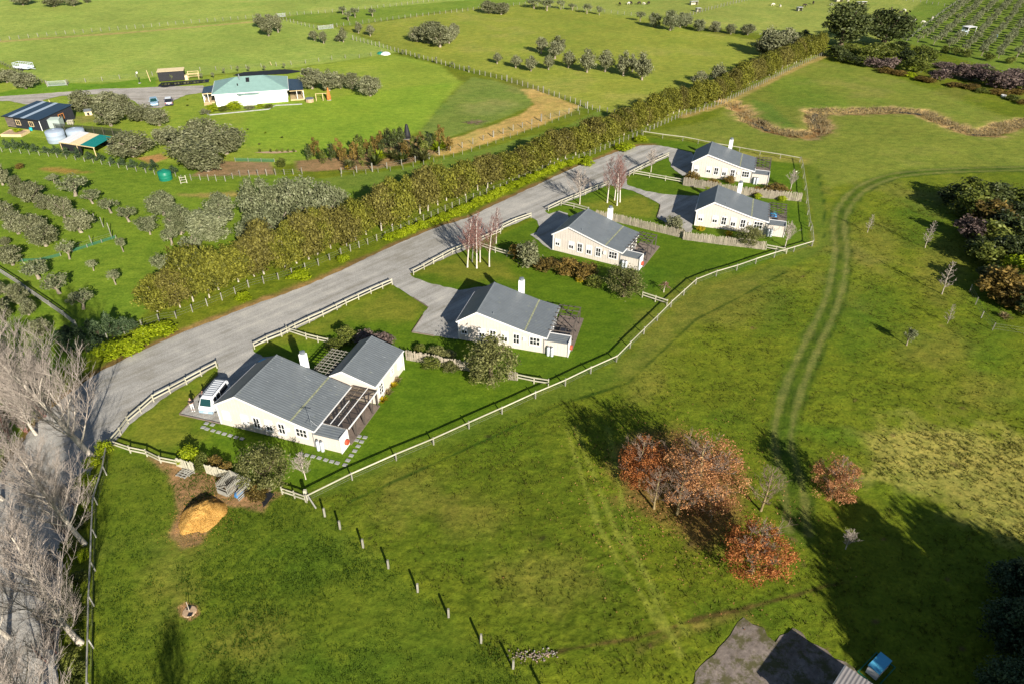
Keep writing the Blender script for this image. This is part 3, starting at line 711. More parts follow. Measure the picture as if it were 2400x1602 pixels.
# ------------------------------------------------------------------ cottages
def window(root, x, v, z, w, h, cols=2, rows=2, blind=0.0, M=None, mat=None, out=-1):
    """sash window on the plane v (facing local -v); M turns the local wall frame into the house frame"""
    mb = MB(); f = 0.09; y0, y1 = v - 0.07, v + 0.02
    mb.box(x - w / 2 - 0.11, x + w / 2 + 0.11, y0 - 0.03, y1, z - h / 2 - 0.16, z - h / 2 - 0.05, 0, M)      # sill
    mb.box(x - w / 2 - 0.11, x - w / 2, y0, y1, z - h / 2 - 0.05, z + h / 2 + 0.13, 0, M)
    mb.box(x + w / 2, x + w / 2 + 0.11, y0, y1, z - h / 2 - 0.05, z + h / 2 + 0.13, 0, M)
    mb.box(x - w / 2, x + w / 2, y0, y1, z + h / 2, z + h / 2 + 0.13, 0, M)
    for i in range(1, cols):
        xx = x - w / 2 + w * i / cols; mb.box(xx - 0.03, xx + 0.03, y0 + 0.02, y1 - 0.01, z - h / 2, z + h / 2, 0, M)
    for i in range(1, rows):
        zz = z - h / 2 + h * i / rows; mb.box(x - w / 2, x + w / 2, y0 + 0.025, y1 - 0.012, zz - 0.028, zz + 0.028, 0, M)
    wd = mb.build('window', mat or MT['white'], root)
    p = MB(); p.box(x - w / 2, x + w / 2, v - 0.022, v - 0.006, z - h / 2, z + h / 2, 0, M); p.build('pane', MT['glass'], wd)
    if blind:
        b = MB(); b.box(x - w / 2 + 0.01, x + w / 2 - 0.01, v - 0.034, v - 0.026, z + h / 2 - h * blind, z + h / 2 - 0.01, 0, M); b.build('blind', MT['blind'], wd)
    return wd
def slab(mb, p, q, v0, v1, th, m=0):      # roof slab between profile points p,q (x,z), from v0 to v1
    (xa, za), (xb, zb) = p, q; L = math.hypot(xb - xa, zb - za); nx, nz = -(zb - za) / L * th, (xb - xa) / L * th
    mb.prism([(xa, v0, za), (xb, v0, zb), (xb + nx, v0, zb + nz), (xa + nx, v0, za + nz)], (0, v1 - v0, 0), m)
def cottage(loc, rz, label, prm, wing=False, blinds=(0.5, 0.5, 0, 0.5, 0, 0)):
    xL, hL, xA, hA, xB, hB, xR, hR, xW, dp, d0, xK, hK = prm
    root = empty('cottage', (loc[0], loc[1], 0), rz, label, 'house', 'cream cottages along the gravel road')
    hW = hB + (hR - hB) * (xW - xB) / (xR - xB)
    prof = [(0, 0), (xW, 0), (xW, hW - 0.05), (xB, hB - 0.05), (xA, hA - 0.05), (0, hL - 0.02)]
    w = MB(); w.prism([(a, 0, b) for a, b in prof], (0, dp, 0)); w.build('wall', MT['cream'], root)
    bt = MB(); xx = 0.42
    while xx < xW - 0.1:
        top = np.interp(xx, [0, xA, xB, xW], [hL, hA, hB, hW]) - 0.14
        bt.box(xx - 0.022, xx + 0.022, -0.018, -0.001, 0.12, top); xx += 0.40
    for s_ in range(1, 17): bt.box(-0.018, -0.001, s_ * 0.4 - 0.02, s_ * 0.4 + 0.02, 0.12, hL - 0.2)
    bt.build('battens', MT['cream'], root, 'stuff')
    v0, v1 = -d0, dp + d0
    for nm, p, q in (('roof_sheet', (xL, hL), (xA, hA)), ('roof_sheet', (xA, hA), (xB, hB)), ('roof_sheet', (xB, hB), (xR, hR))):
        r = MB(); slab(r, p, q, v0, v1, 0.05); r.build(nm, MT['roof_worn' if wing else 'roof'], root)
    rc = MB(); rc.prism([(xA - 0.16, v0 - 0.004, hA - 0.01), (xA + 0.16, v0 - 0.004, hA + 0.0), (xA, v0 - 0.004, hA + 0.10)], (0, v1 - v0 + 0.008, 0)); rc.build('ridge_cap', MT['roof'], root)
    fl = MB(); slab(fl, (xB - 0.10, hB + 0.075), (xB + 0.09, hB + 0.062), v0 + 0.02, v1 - 0.02, 0.012); fl.build('roof_flashing', MT['lichen'], root)
    for vv, nm in ((v0, 'bargeboard'), (v1 - 0.03, 'bargeboard')):
        b = MB()
        for p, q in (((xL, hL), (xA, hA)), ((xA, hA), (xB, hB)), ((xB, hB), (xR, hR))):
            b.prism([(p[0], vv - 0.012, p[1] - 0.17), (q[0], vv - 0.012, q[1] - 0.17), (q[0], vv - 0.012, q[1] + 0.045), (p[0], vv - 0.012, p[1] + 0.045)], (0, 0.05, 0))
        b.build(nm, MT['white'], root)
    g = MB(); g.box(xR - 0.01, xR + 0.10, v0 + 0.03, v1 - 0.03, hR - 0.09, hR + 0.02); g.build('gutter', MT['white'], root); g = MB(); g.box(xL - 0.10, xL + 0.005, v0 + 0.03, v1 - 0.03, hL - 0.10, hL + 0.01); g.build('gutter', MT['white'], root)
    cb = MB(); cb.box(-0.03, 0.09, -0.035, -0.002, 0.02, hL - 0.12); cb.build('corner_board', MT['white'], root)
    for k, (wx, wz, ww, wh, c) in enumerate([(0.75, 1.42, 0.62, 0.85, 2), (2.95, 1.48, 0.66, 0.95, 2), (4.32, 1.42, 0.66, 1.2, 2), (5.75, 1.42, 0.66, 1.2, 2), (7.2, 1.42, 0.66, 1.2, 2), (9.45, 1.50, 1.15, 0.95, 3)]):
        window(root, wx + (0.25 if wing else 0), 0, wz, ww, wh, c, 2, blinds[k])
    # chimney on the far wall, with a steel cowl
    cx = 5.85; ch = MB(); ch.box(cx - 0.33, cx + 0.33, v1 + 0.004, v1 + 0.56, 0, 5.05); c_ = ch.build('chimney', MT['white_wall'], root)
    cw = MB(); cw.lathe([(0.24, 5.05), (0.24, 5.25), (0.30, 5.26), (0.30, 5.34), (0.05, 5.40)], (cx, v1 + 0.28, 0), 12); cw.build('cowl', MT['flue'], c_)
    # lean-to annex with its own parapet
    an = MB(); vA = 1.32; an.prism([(xW + 0.004, 0.004, 0), (xK, 0.004, 0), (xK, 0.004, hK - 0.02), (xW + 0.004, 0.004, hK + 0.0)], (0, vA, 0)); an.build('annex_wall', MT['cream'], root)
    ar = MB(); ar.prism([(xR - 0.24, -0.10, hK + 0.03), (xK + 0.02, -0.10, hK + 0.03), (xK + 0.02, vA + 0.0, hK + 0.22), (xR - 0.24, vA + 0.0, hK + 0.22)], (0, 0, 0.05)); ar.build('annex_roof', MT['roof'], root)
    pa = MB(); pa.box(xK + 0.024, xK + 0.10, -0.13, vA + 0.06, 0.05, hK + 0.31); pa.box(xW + 0.10, xK + 0.02, vA + 0.02, vA + 0.09, hK, hK + 0.31); pa.build('parapet', MT['white'], root)
    ab = MB()
    for q in range(1, 7): ab.box(xW + q * 0.4 - 0.02, xW + q * 0.4 + 0.02, -0.014, 0.0, 0.1, hK - 0.05)
    ab.build('battens', MT['cream'], root, 'stuff')
    # services
    mt = MB(); mt.box(8.02, 8.36, -0.17, -0.022, 1.35, 1.80); m_ = mt.build('meter_box', MT['white'], root)
    dpz = MB(); dpz.tube((xW - 0.06, -0.06, 0.05), (xW - 0.06, -0.06, hR - 0.25), 0.04, 0.04, 6); dpz.tube((xW - 0.06, -0.06, hR - 0.25), (xR, -0.12, hR - 0.06), 0.04, 0.04, 6); dpz.build('downpipe', MT['flue'], root)
    vt = MB(); vt.tube((4.2, 0.7, 3.6), (4.2, 0.7, 4.15), 0.05, 0.05, 6); vt.build('vent_pipe', MT['flue'], root)
    # rear door and windows (on the veranda side)
    Mx = Matrix.Translation((xW, 0, 0)) @ Matrix.Rotation(math.pi / 2, 4, 'Z')
    for k, s_ in enumerate((2.4, 4.0, 5.6)):
        window(root, s_, -0.004, 1.1, 1.1, 1.75, 2, 1, 0, Mx)
    return root
PRM = (-0.16, 2.60, 2.42, 4.33, 8.25, 2.75, 10.90, 2.28, 10.62, 6.90, 0.20, 13.42, 1.80)
def pergola(root, xW, xE, v0, v1, h=2.32):
    dk = MB(); dk.box(xW + 0.006, xE + 0.3, 1.335, 8.6, 0.004, 0.09); dk.build('deck', MT['deck'], root)
    pg = MB(); pg.beam((xE, v0, h), (xE, v1, h), 0.09, 0.16); pg.beam((xW + 0.12, v0, h - 0.2), (xW + 0.12, v1, h - 0.2), 0.05, 0.14)
    p = pg.build('pergola', MT['pergola'], root)
    n = 4
    for i in range(n):
        vv = v0 + (v1 - v0) * i / (n - 1)
        q = MB(); q.box(xE - 0.055, xE + 0.055, vv - 0.055, vv + 0.055, 0.09, h - 0.081); q.build('post', MT['pergola'], p)
    for i in range(7):
        vv = v0 + (v1 - v0) * i / 6
        q = MB(); q.beam((xW + 0.13, vv, h + 0.10), (xE + 0.12, vv, h + 0.14), 0.055, 0.11); q.build('rafter', MT['pergola'], p)
    for i in range(3):
        xx = xW + 0.75 + i * (xE - xW - 0.75) / 3
        q = MB(); q.beam((xx, v0 - 0.1, h + 0.235), (xx, v1 + 0.1, h + 0.235), 0.05, 0.06); q.build('batten', MT['pergola'], p)
    for a, b in (((xW + 0.2, v1 - 0.2), (xE, (v0 + v1) / 2 + 0.6)), ((xW + 0.2, (v0 + v1) / 2), (xE, v0 + 0.5))):
        q = MB(); q.beam((a[0], a[1], h + 0.03), (b[0], b[1], h + 0.03), 0.08, 0.10); q.build('brace', MT['pergola'], p)
    return p
def gas_pair(hx, hy, rz, lab, xk=11.15):
    c, s = math.cos(rz), math.sin(rz)
    for k in range(2):
        u, v = xk + 0.46 * k, -0.30
        root = empty('gas_bottle', (hx + u * c - v * s, hy + u * s + v * c, 0), rz, lab[k], 'gas bottle', 'gas bottles beside the cottages')
        b = MB(); b.lathe([(0.17, 0.0), (0.185, 0.05), (0.185, 1.02), (0.15, 1.16), (0.06, 1.22)], k=14); b.build('body', MT['steel'], root, smooth=True)
        b = MB(); b.lathe([(0.10, 1.19), (0.11, 1.32), (0.085, 1.33)], k=10); b.tube((0, 0, 1.2), (0, 0, 1.3), 0.03, 0.03, 6); b.build('valve_collar', MT['flue'], root)
def hose_reel(hx, hy, rz, xk, lab):
    c, s = math.cos(rz), math.sin(rz); u, v = xk + 0.26, 0.75
    root = empty('hose_reel', (hx + u * c - v * s, hy + u * s + v * c, 0.9), rz, lab, 'hose reel', 'red hose reels on the annex walls')
    b = MB()
    for k in range(3): b.tube((-0.13 + k * 0.085, 0, 0), (-0.05 + k * 0.085, 0, 0), 0.30, 0.28, 18)
    b.build('hose', MT['red'], root)
    b = MB(); b.box(-0.16, 0.1, -0.03, 0.03, -0.03, 0.03); b.box(-0.17, -0.14, -0.16, 0.16, -0.16, 0.16); b.build('bracket', MT['flue'], root)
def dining_set(hx, hy, rz, lab):
    c, s = math.cos(rz), math.sin(rz); u, v = 12.0, 4.2
    root = empty('outdoor_table', (hx + u * c - v * s, hy + u * s + v * c, 0.09), rz, lab, 'table', 'outdoor tables under the pergolas')
    b = MB(); b.box(-0.45, 0.45, -0.85, 0.85, 0.70, 0.75); b.build('table_top', MT['navy'], root)
    for a in (-1, 1):
        for d in (-1, 1):
            b = MB(); b.box(a * 0.38 - 0.03, a * 0.38 + 0.03, d * 0.75 - 0.03, d * 0.75 + 0.03, 0, 0.70); b.build('leg', MT['navy'], root)
    for a in (-1, 1):
        b = MB(); b.box(a * 0.72 - 0.15, a * 0.72 + 0.15, -0.8, 0.8, 0.40, 0.45)
        for d in (-0.6, 0.6): b.box(a * 0.72 - 0.12, a * 0.72 + 0.12, d - 0.04, d + 0.04, 0, 0.40)
        b.build('bench', MT['navy'], root)
H2 = (-6.437, 69.66, math.radians(-15.36)); H3 = (5.986, 93.17, math.radians(-28.0)); H4 = (28.94, 101.82, math.radians(-17.92)); H5 = (32.78, 123.0, math.radians(-18.81))
c2 = cottage(H2, H2[2], "cream gabled cottage with pergola, second cottage from the near end of the road", PRM)
pergola(c2, PRM[8], 13.42, 1.45, 7.2)
note_kids(c2)
for h, lab in ((H3, "cream gabled cottage with pergola, the middle one of the five beside the road"),
               (H4, "cream gabled cottage between a paling fence in front and another behind, fourth along the road"),
               (H5, "cream gabled cottage farthest along the road, below the winding creek")):
    c = copy_tree(c2); c.location = (h[0], h[1], 0); c.rotation_euler = (0, 0, h[2]); c['label'] = lab
NM = {0: 'nearest', 1: 'second', 2: 'third', 3: 'fourth', 4: 'farthest'}
H1 = (-29.889, 54.118, math.radians(-17.68))
P1 = (-0.13, 2.62, 2.78, 4.40, 8.80, 2.82, 11.30, 2.22, 11.05, 7.05, 0.17, 13.97, 1.75)
c1 = cottage(H1, H1[2], "nearest and largest cream cottage, with a rear wing and clear-roofed veranda", P1, True, (1.0, 1.0, 0, 0.6, 0, 0))
for k, (h, xk) in enumerate(((H1, 11.55), (H2, 11.15), (H3, 11.15), (H4, 11.15), (H5, 11.15))):
    gas_pair(h[0], h[1], h[2], [f"grey gas bottle at the {NM[k]} cottage's annex, {w} of the pair" for w in ('left one', 'right one')], xk)
    if k < 3: hose_reel(h[0], h[1], h[2], 13.97 if k == 0 else 13.42, f"red garden hose reel on the annex end wall of the {('nearest', 'second', 'middle')[k]} cottage")
    if k: dining_set(h[0], h[1], h[2], f"dark outdoor table with benches under the pergola of the {NM[k]} cottage along the road")
# wing of the nearest cottage
def wing():
    uL, uR, uA, v0, v1 = 8.50, 13.95, 10.15, 7.62, 14.55
    hL, hR, hA = 2.62, 2.50, 3.62
    w = MB(); w.prism([(uL + 0.1, v0 + 0.17, 0.0), (uR - 0.1, v0 + 0.17, 0), (uR - 0.1, v0 + 0.17, hR - 0.04), (uA, v0 + 0.17, hA - 0.06), (uL + 0.1, v0 + 0.17, hL - 0.04)], (0, v1 - v0 - 0.34, 0)); w.build('wing_wall', MT['cream'], c1)
    for p, q in (((uL, hL), (uA, hA)), ((uA, hA), (uR, hR))):
        r = MB(); slab(r, p, q, v0, v1, 0.05); r.build('roof_sheet', MT['roof_worn'], c1)
    rc = MB(); rc.prism([(uA - 0.15, v0 - 0.004, hA - 0.01), (uA + 0.15, v0 - 0.004, hA), (uA, v0 - 0.004, hA + 0.10)], (0, v1 - v0 + 0.008, 0)); rc.build('ridge_cap', MT['roof'], c1)
    for vv in (v0, v1 - 0.03):
        b = MB()
        for p, q in (((uL, hL), (uA, hA)), ((uA, hA), (uR, hR))):
            b.prism([(p[0], vv - 0.012, p[1] - 0.17), (q[0], vv - 0.012, q[1] - 0.17), (q[0], vv - 0.012, q[1] + 0.045), (p[0], vv - 0.012, p[1] + 0.045)], (0, 0.05, 0))
        b.build('bargeboard', MT['white'], c1)
    g = MB(); g.box(uR - 0.01, uR + 0.10, v0 + 0.03, v1 - 0.03, hR - 0.09, hR + 0.02); g.build('gutter', MT['white'], c1)
    Mx = Matrix.Translation((uR - 0.1, 0, 0)) @ Matrix.Rotation(math.pi / 2, 4, 'Z')
    window(c1, 8.9, -0.004, 1.35, 0.8, 1.25, 2, 3, 0, Mx); window(c1, 11.6, -0.004, 1.75, 0.42, 0.65, 2, 2, 0, Mx); window(c1, 13.5, -0.004, 1.5, 0.8, 1.0, 2, 2, 1.0, Mx)
    d = MB(); d.box(uR - 0.01, uR + 0.05, v1 - 0.35, v1 - 0.25, 0.05, hR - 0.1); d.build('downpipe', MT['white'], c1)
    # veranda: clear corrugated roof on V-shaped posts
    x0, x1, va, vb, hz = 11.31, 14.20, 1.36, 7.55, 2.20
    dk = MB(); dk.box(11.06, 14.25, 1.335, 7.60, 0.004, 0.09); dk.build('deck', MT['deck'], c1)
    vr = MB()
    for i in range(9):
        vv = va + (vb - va) * i / 8; vr.beam((x0 + 0.12, vv, hz - 0.09), (x1, vv, hz - 0.13), 0.05, 0.10)
    vr.beam((x1 - 0.03, va, hz - 0.12), (x1 - 0.03, vb, hz - 0.12), 0.06, 0.14)
    ve = vr.build('veranda_frame', MT['pergola'], c1)
    for i, (a, b) in enumerate(((x0 + 0.11, 12.2), (12.26, 13.05), (13.11, x1))):
        q = MB(); q.quad((a, va, hz - 0.012 * (i)), (b, va, hz - 0.012 * (i + 1)), (b, vb, hz - 0.012 * (i + 1)), (a, vb, hz - 0.012 * i)); q.build('clear_sheet', MT['poly'], ve)
    for xx in (12.23, 13.08): q = MB(); q.box(xx - 0.035, xx + 0.035, va, vb - (2.4 if xx < 12.5 else 0), hz - 0.015, hz + 0.03); q.build('joint_strip', MT['white'], ve)
    fr = MB(); fr.box(x1 + 0.002, x1 + 0.07, va, vb, hz - 0.16, hz + 0.0); fr.build('fascia', MT['white'], ve)
    for vv in (2.6, 4.4, 6.2):
        for s_ in (-1, 1):
            q = MB(); q.beam((x1 - 0.1, vv, 0.10), (x1 - 0.1, vv + s_ * 0.32, hz - 0.2), 0.09, 0.09); q.build('post', MT['pergola'], ve)
    q = MB(); q.box(x1 - 0.14, x1 - 0.04, vb - 0.2, vb - 0.1, 0.09, hz - 0.2); q.build('post', MT['pergola'], ve)
    # courtyard pergola between the house and the wing
    pg = MB(); pg.beam((6.3, 7.9, 2.3), (6.3, 12.4, 2.3), 0.07, 0.12); pg.beam((8.55, 7.9, 2.3), (8.55, 12.4, 2.3), 0.07, 0.12); p = pg.build('pergola', MT['pergola'], c1)
    for i in range(10):
        vv = 7.9 + 4.5 * i / 9; q = MB(); q.beam((6.0, vv, 2.41), (8.6, vv, 2.41), 0.05, 0.09); q.build('rafter', MT['post'], p)
    for i in range(5):
        xx = 6.2 + 2.2 * i / 4; q = MB(); q.beam((xx, 7.8, 2.48), (xx, 12.5, 2.48), 0.05, 0.05); q.build('batten', MT['post'], p)
    for vv in (8.0, 12.3): q = MB(); q.box(6.25, 6.35, vv - 0.05, vv + 0.05, 0, 2.24); q.build('post', MT['pergola'], p)
    dk = MB(); dk.box(6.0, 8.55, 7.9, 13.2, 0.004, 0.06); dk.build('courtyard_paving', MT['pergola'], c1)
wing()
# television aerial on the nearest cottage
u, v = 10.75, 0.35; c, s = math.cos(H1[2]), math.sin(H1[2])
ae = empty('tv_aerial', (H1[0] + u * c - v * s, H1[1] + u * s + v * c, 2.2), H1[2], "spindly grey television aerial standing on the nearest cottage's roof corner", 'aerial')
b = MB(); b.tube((0, 0, 0), (0, 0, 1.9), 0.03, 0.025, 6); b.build('mast', MT['flue'], ae)
b = MB(); b.tube((-0.6, 0, 1.75), (0.6, 0, 1.75), 0.02, 0.02, 5)
for k in range(7): b.tube((-0.55 + k * 0.18, -0.28 + k * 0.015, 1.75), (-0.55 + k * 0.18, 0.28 - k * 0.015, 1.75), 0.014, 0.014, 4)
b.build('antenna', MT['flue'], ae)
b = MB(); b.tube((0, 0, 0.9), (-0.9, 0, 0.2), 0.012, 0.012, 4); b.tube((0, 0, 0.9), (0.9, 0.1, 0.05), 0.012, 0.012, 4); b.build('stay', MT['flue'], ae)
# blue water tank showing over the nearest cottage's far slope
# ------------------------------------------------------------------ fences
def resample(pts, sp):
    P = [Vector((p[0], p[1], 0)) for p in pts]; L = [0]
    for i in range(1, len(P)): L.append(L[-1] + (P[i] - P[i - 1]).length)
    n = max(1, round(L[-1] / sp)); out = []
    for k in range(n + 1):
        s_ = L[-1] * k / n; i = max(j for j in range(len(L)) if L[j] <= s_ + 1e-6); i = min(i, len(P) - 2)
        out.append(P[i] + (P[i + 1] - P[i]) * ((s_ - L[i]) / max(1e-6, L[i + 1] - L[i])))
    return out
_pm = {}
def post_mesh(h, w, mat):
    k = (h, w, mat)
    if k not in _pm:
        b = MB(); b.prism([(-w / 2, -w / 2, -0.05), (w / 2, -w / 2, -0.05), (w / 2, w / 2, -0.05), (-w / 2, w / 2, -0.05)], (0, 0, h + 0.05)); _pm[k] = b.mesh('post', MT[mat])
    return _pm[k]
FR = random.Random(11)
def rail_fence(pts, label, zs=(0.46, 0.86), sp=2.7, ph=0.97, rail='rail', post='rail', rh=0.155, rt=0.045, keep=False, wires=(), pw=0.095, group=None):
    P = [Vector((p[0], p[1], 0)) for p in pts] if keep else resample(pts, sp)
    o = P[0]; root = empty('rail_fence', o, 0, label, 'fence', group)
    for p in P:
        place('post', post_mesh(ph, pw, post), p - o, math.atan2((P[-1] - P[0]).y, (P[-1] - P[0]).x) + FR.uniform(-.1, .1), (1, 1, FR.uniform(.95, 1.04)), root)
    for i in range(len(P) - 1):
        d = (P[i + 1] - P[i]).normalized(); nn = Vector((d.y, -d.x, 0)) * (pw / 2 + rt / 2 + 0.003)
        if nn.y > 0: nn = -nn
        for z in zs:
            b = MB(); a, e = P[i] - o + nn, P[i + 1] - o + nn
            b.beam(a + Vector((0, 0, z + FR.uniform(-.02, .02))), e + Vector((0, 0, z + FR.uniform(-.02, .02))), rt, rh); b.build('rail', MT[rail], root)
    if wires:
        b = MB()
        for i in range(len(P) - 1):
            for z in wires: b.tube(P[i] - o + Vector((0, 0, z)), P[i + 1] - o + Vector((0, 0, z)), 0.006, 0.006, 3, 0, False)
        b.build('wires', MT['wire'], root, 'stuff')
    return root
def wire_fence(pts, label, sp=3.0, ph=1.15, pw=0.12, post='post', wires=(0.3, 0.65, 1.0), jitter=0.06, strainer=0, keep=False):
    P = [Vector((p[0], p[1], 0)) for p in pts] if keep else resample(pts, sp)
    o = P[0].copy(); root = empty('wire_fence', o, 0, label, 'fence')
    for k, p in enumerate(P):
        big = strainer and k % strainer == 0
        place('post', post_mesh(ph * (1.25 if big else 1), pw * (1.6 if big else 1), post), p - o + Vector((FR.uniform(-jitter, jitter), FR.uniform(-jitter, jitter), 0)), FR.uniform(0, 1), (1, 1, FR.uniform(.9, 1.08)), root)
    if wires:
        b = MB()
        for i in range(len(P) - 1):
            for z in wires: b.tube(P[i] - o + Vector((0, 0, z)), P[i + 1] - o + Vector((0, 0, z)), 0.006, 0.006, 3, 0, False)
        b.build('wires', MT['wire'], root, 'stuff')
    return root
def paling_fence(a, b, label, h=1.35, w=0.11, gap=0.03, ragged=0.12, mat='paling'):
    pts = [Vector((p[0], p[1], 0)) for p in ([a, b] if not isinstance(a, list) else a)]
    o = pts[0].copy(); root = empty('paling_fence', o, 0, label, 'fence')
    pal = MB(); L = 0; rails = MB()
    for i in range(len(pts) - 1):
        p, q = pts[i] - o, pts[i + 1] - o; d = (q - p); n = int(d.length / (w + gap)); dn = d.normalized(); nn = Vector((dn.y, -dn.x, 0))
        if nn.y > 0: nn = -nn
        for k in range(n):
            c = p + d * ((k + 0.5) / n); hh = h * (1 + FR.uniform(-ragged, ragged)); t_ = nn * FR.uniform(-0.03, 0.03); lean = dn * FR.uniform(-0.05, 0.05)
            ww = w * FR.uniform(0.7, 1.1)
            pal.prism([c + t_ - dn * ww / 2 - nn * 0.015, c + t_ + dn * ww / 2 - nn * 0.015, c + t_ + dn * ww / 2 + nn * 0.015, c + t_ - dn * ww / 2 + nn * 0.015], lean + Vector((0, 0, hh)))
        for z in (0.35, 1.0): rails.beam(p - nn * 0.08 + Vector((0, 0, z)), q - nn * 0.08 + Vector((0, 0, z)), 0.05, 0.09)
    pal.build('palings', MT[mat], root, 'stuff'); rails.build('rails', MT[mat], root, 'stuff')
    return root
# board fences along the road, nearest first
rail_fence(GL('10', (772, 1492), (833, 1420), (885, 1345), (972, 1272), (1060, 1195), (1173, 1135), (1285, 1075), (1388, 1018), (1495, 962)), "pale two-rail timber fence curving along the road in front of the parked van", keep=True)
rail_fence(GL('10', (1752, 832), (1842, 787), (1940, 748), (2035, 700), (2130, 655), (2225, 612), (2320, 566), '11', (35, 535), (120, 495), (205, 455), (285, 420), (350, 392)), "pale two-rail timber fence along the road between the first and second driveways", keep=True)
rail_fence(GL('11', (497, 325), (570, 288), (635, 250), (700, 215), (765, 180), (850, 145), (930, 112), (1010, 78), (1095, 42), '01', (1110, 1600 - 20), (1200, 1536), (1305, 1500)), "pale two-rail timber fence behind the bare birches, third along the road", keep=True)
rail_fence(GL('01', (1425, 1455), (1510, 1412), (1600, 1374), (1680, 1340), (1760, 1306), (1835, 1278)), "short pale two-rail fence by the small bare grey tree, fourth along the road", keep=True)
rail_fence(GL('01', (1982, 1214), (2060, 1172), (2150, 1126), (2250, 1080)), "pale two-rail timber fence at the far end of the road", keep=True)
rail_fence(GL('10', (1978, 722), (2110, 766), (2190, 786), (2262, 802)), "short pale side fence running from the road fence to the white-flowered shrub", keep=True)
rail_fence(GL('11', (930, 128), (1060, 172), (1140, 196), (1215, 216)), "short pale side fence between the birches and the brown round shrub", keep=True)
rail_fence(GL('01', (1512, 1416), (1600, 1436), (1700, 1464)), "short pale side fence just behind the middle cottage's ridge", keep=True)
rail_fence(GL('01', (2010, 1206), (2120, 1226), (2230, 1246), (2345, 1266)), "short pale side fence between the fourth and fifth driveways", keep=True)
BND = GL('20', (2112, 320), '21', (75, 165), (378, 30), '11', (635, 1490), (878, 1380), (1105, 1278), (1335, 1172), (1540, 1085), (1715, 1000), (1892, 920), (1985, 825), (2080, 730), (2172, 640), (2266, 545), '12', (5, 465), (88, 390), (228, 335), (370, 294), (500, 248), (628, 206), (762, 166), (888, 128))
rail_fence(BND, "long single-rail boundary fence below the cottage lawns, sweeping from the compost to the far corner", zs=(0.93,), sp=3.0, keep=True, rail='rail', post='post', ph=1.05, pw=.11, rh=0.135, wires=(0.25, 0.5, 0.75))
rail_fence(GL('12', (890, 126), (880, 20), '02', (868, 1560), (858, 1480), (850, 1400), (840, 1310), (828, 1230), (818, 1160), (805, 1112)), "slender boundary fence on the right side of the two far cottages", zs=(0.95,), keep=True, rail='rail', post='post', rh=0.10, wires=(0.25, 0.5, 0.75))
rail_fence(GL('02', (805, 1118), (670, 1094), (530, 1072), (390, 1046), (250, 1022), (105, 992), (0, 972), '01', (2210, 955), (2075, 934)), "pale single-rail boundary fence behind the farthest cottage", zs=(0.92,), keep=True, rail='rail', post='post', rh=0.14)
rail_fence(GL('11', (1212, 1046), (1326, 1070), (1425, 1085)), "short two-rail fence from the round shrub to the boundary below the second cottage", keep=True)
rail_fence(GL('11', (2070, 480), (2160, 510), (2240, 535)), "short two-rail fence from the tall shrub to the boundary below the middle cottage", keep=True)
rail_fence(GL('12', (572, 152), (640, 165), (712, 180)), "short two-rail fence from the palings to the boundary by the fourth cottage", keep=True)
rail_fence(GL('20', (1945, 262), (2030, 290), (2106, 316)), "short low two-rail fence at the dry corner right of the compost bins", keep=True)
rail_fence(GL('20', (725, 110 - 60), (900, 0 + 12), (1015, 22), (1115, 42), (1222, 66)) if False else GL('10', (772, 1500), (900, 1545), (1015, 1570), '20', (1110, 48), (1222, 70)), "pale two-rail fence on the near side of the nearest cottage's lawn", keep=True)
rail_fence(GL('10', (765, 1510), '20', (735, 130), (672, 335), (664, 560), (658, 790), (648, 1030), (644, 1320), (640, 1620), (640, 1950)), "long weathered grey single-rail fence between bare tall trees and near lawn", zs=(1.0,), ph=1.1, keep=True, rail='rail_grey', post='rail_grey', rh=0.12, rt=0.10, wires=(0.3, 0.6))
rail_fence(GL('10', (-60, 270), (120, 385), (240, 470), (350, 545), (450, 615), (530, 680)), "grey weathered fence seen end-on across the olive grove at the left", zs=(0.3, 0.6, 0.9), keep=True, rail='rail_grey', post='rail_grey', rh=0.14, rt=0.06)
paling_fence(GL('11', (445, 905), (660, 945), (885, 985)), None, "grey paling fence between the nearest cottage's wing and the big round shrub")
paling_fence(GL('11', (1145, 1040), (1212, 1050)), None, "short piece of paling fence right of the big round shrub", h=1.2)
paling_fence(GL('01', (1745, 1502), (1900, 1530), (2349, 1640), '12', (0, 82), (290, 120), (565, 152)), None, "long ragged paling fence between the middle cottage and the fourth")
paling_fence(GL('02', (0, 1276), (200, 1310), (380, 1340), (600, 1368), (815, 1388)), None, "ragged paling fence between the two farthest cottages", h=1.5)
paling_fence(GL('20', (1226, 72), (1345, 110)), None, "short pale board screen behind the broken pallet frames", h=1.2, w=0.13, gap=0.02, ragged=0.1, mat='rail')
paling_fence(GL('20', (1420, 118), (1520, 146), (1620, 172)), None, "pale board screen behind the compost bins", h=1.2, w=0.13, gap=0.02, ragged=0.1, mat='rail')
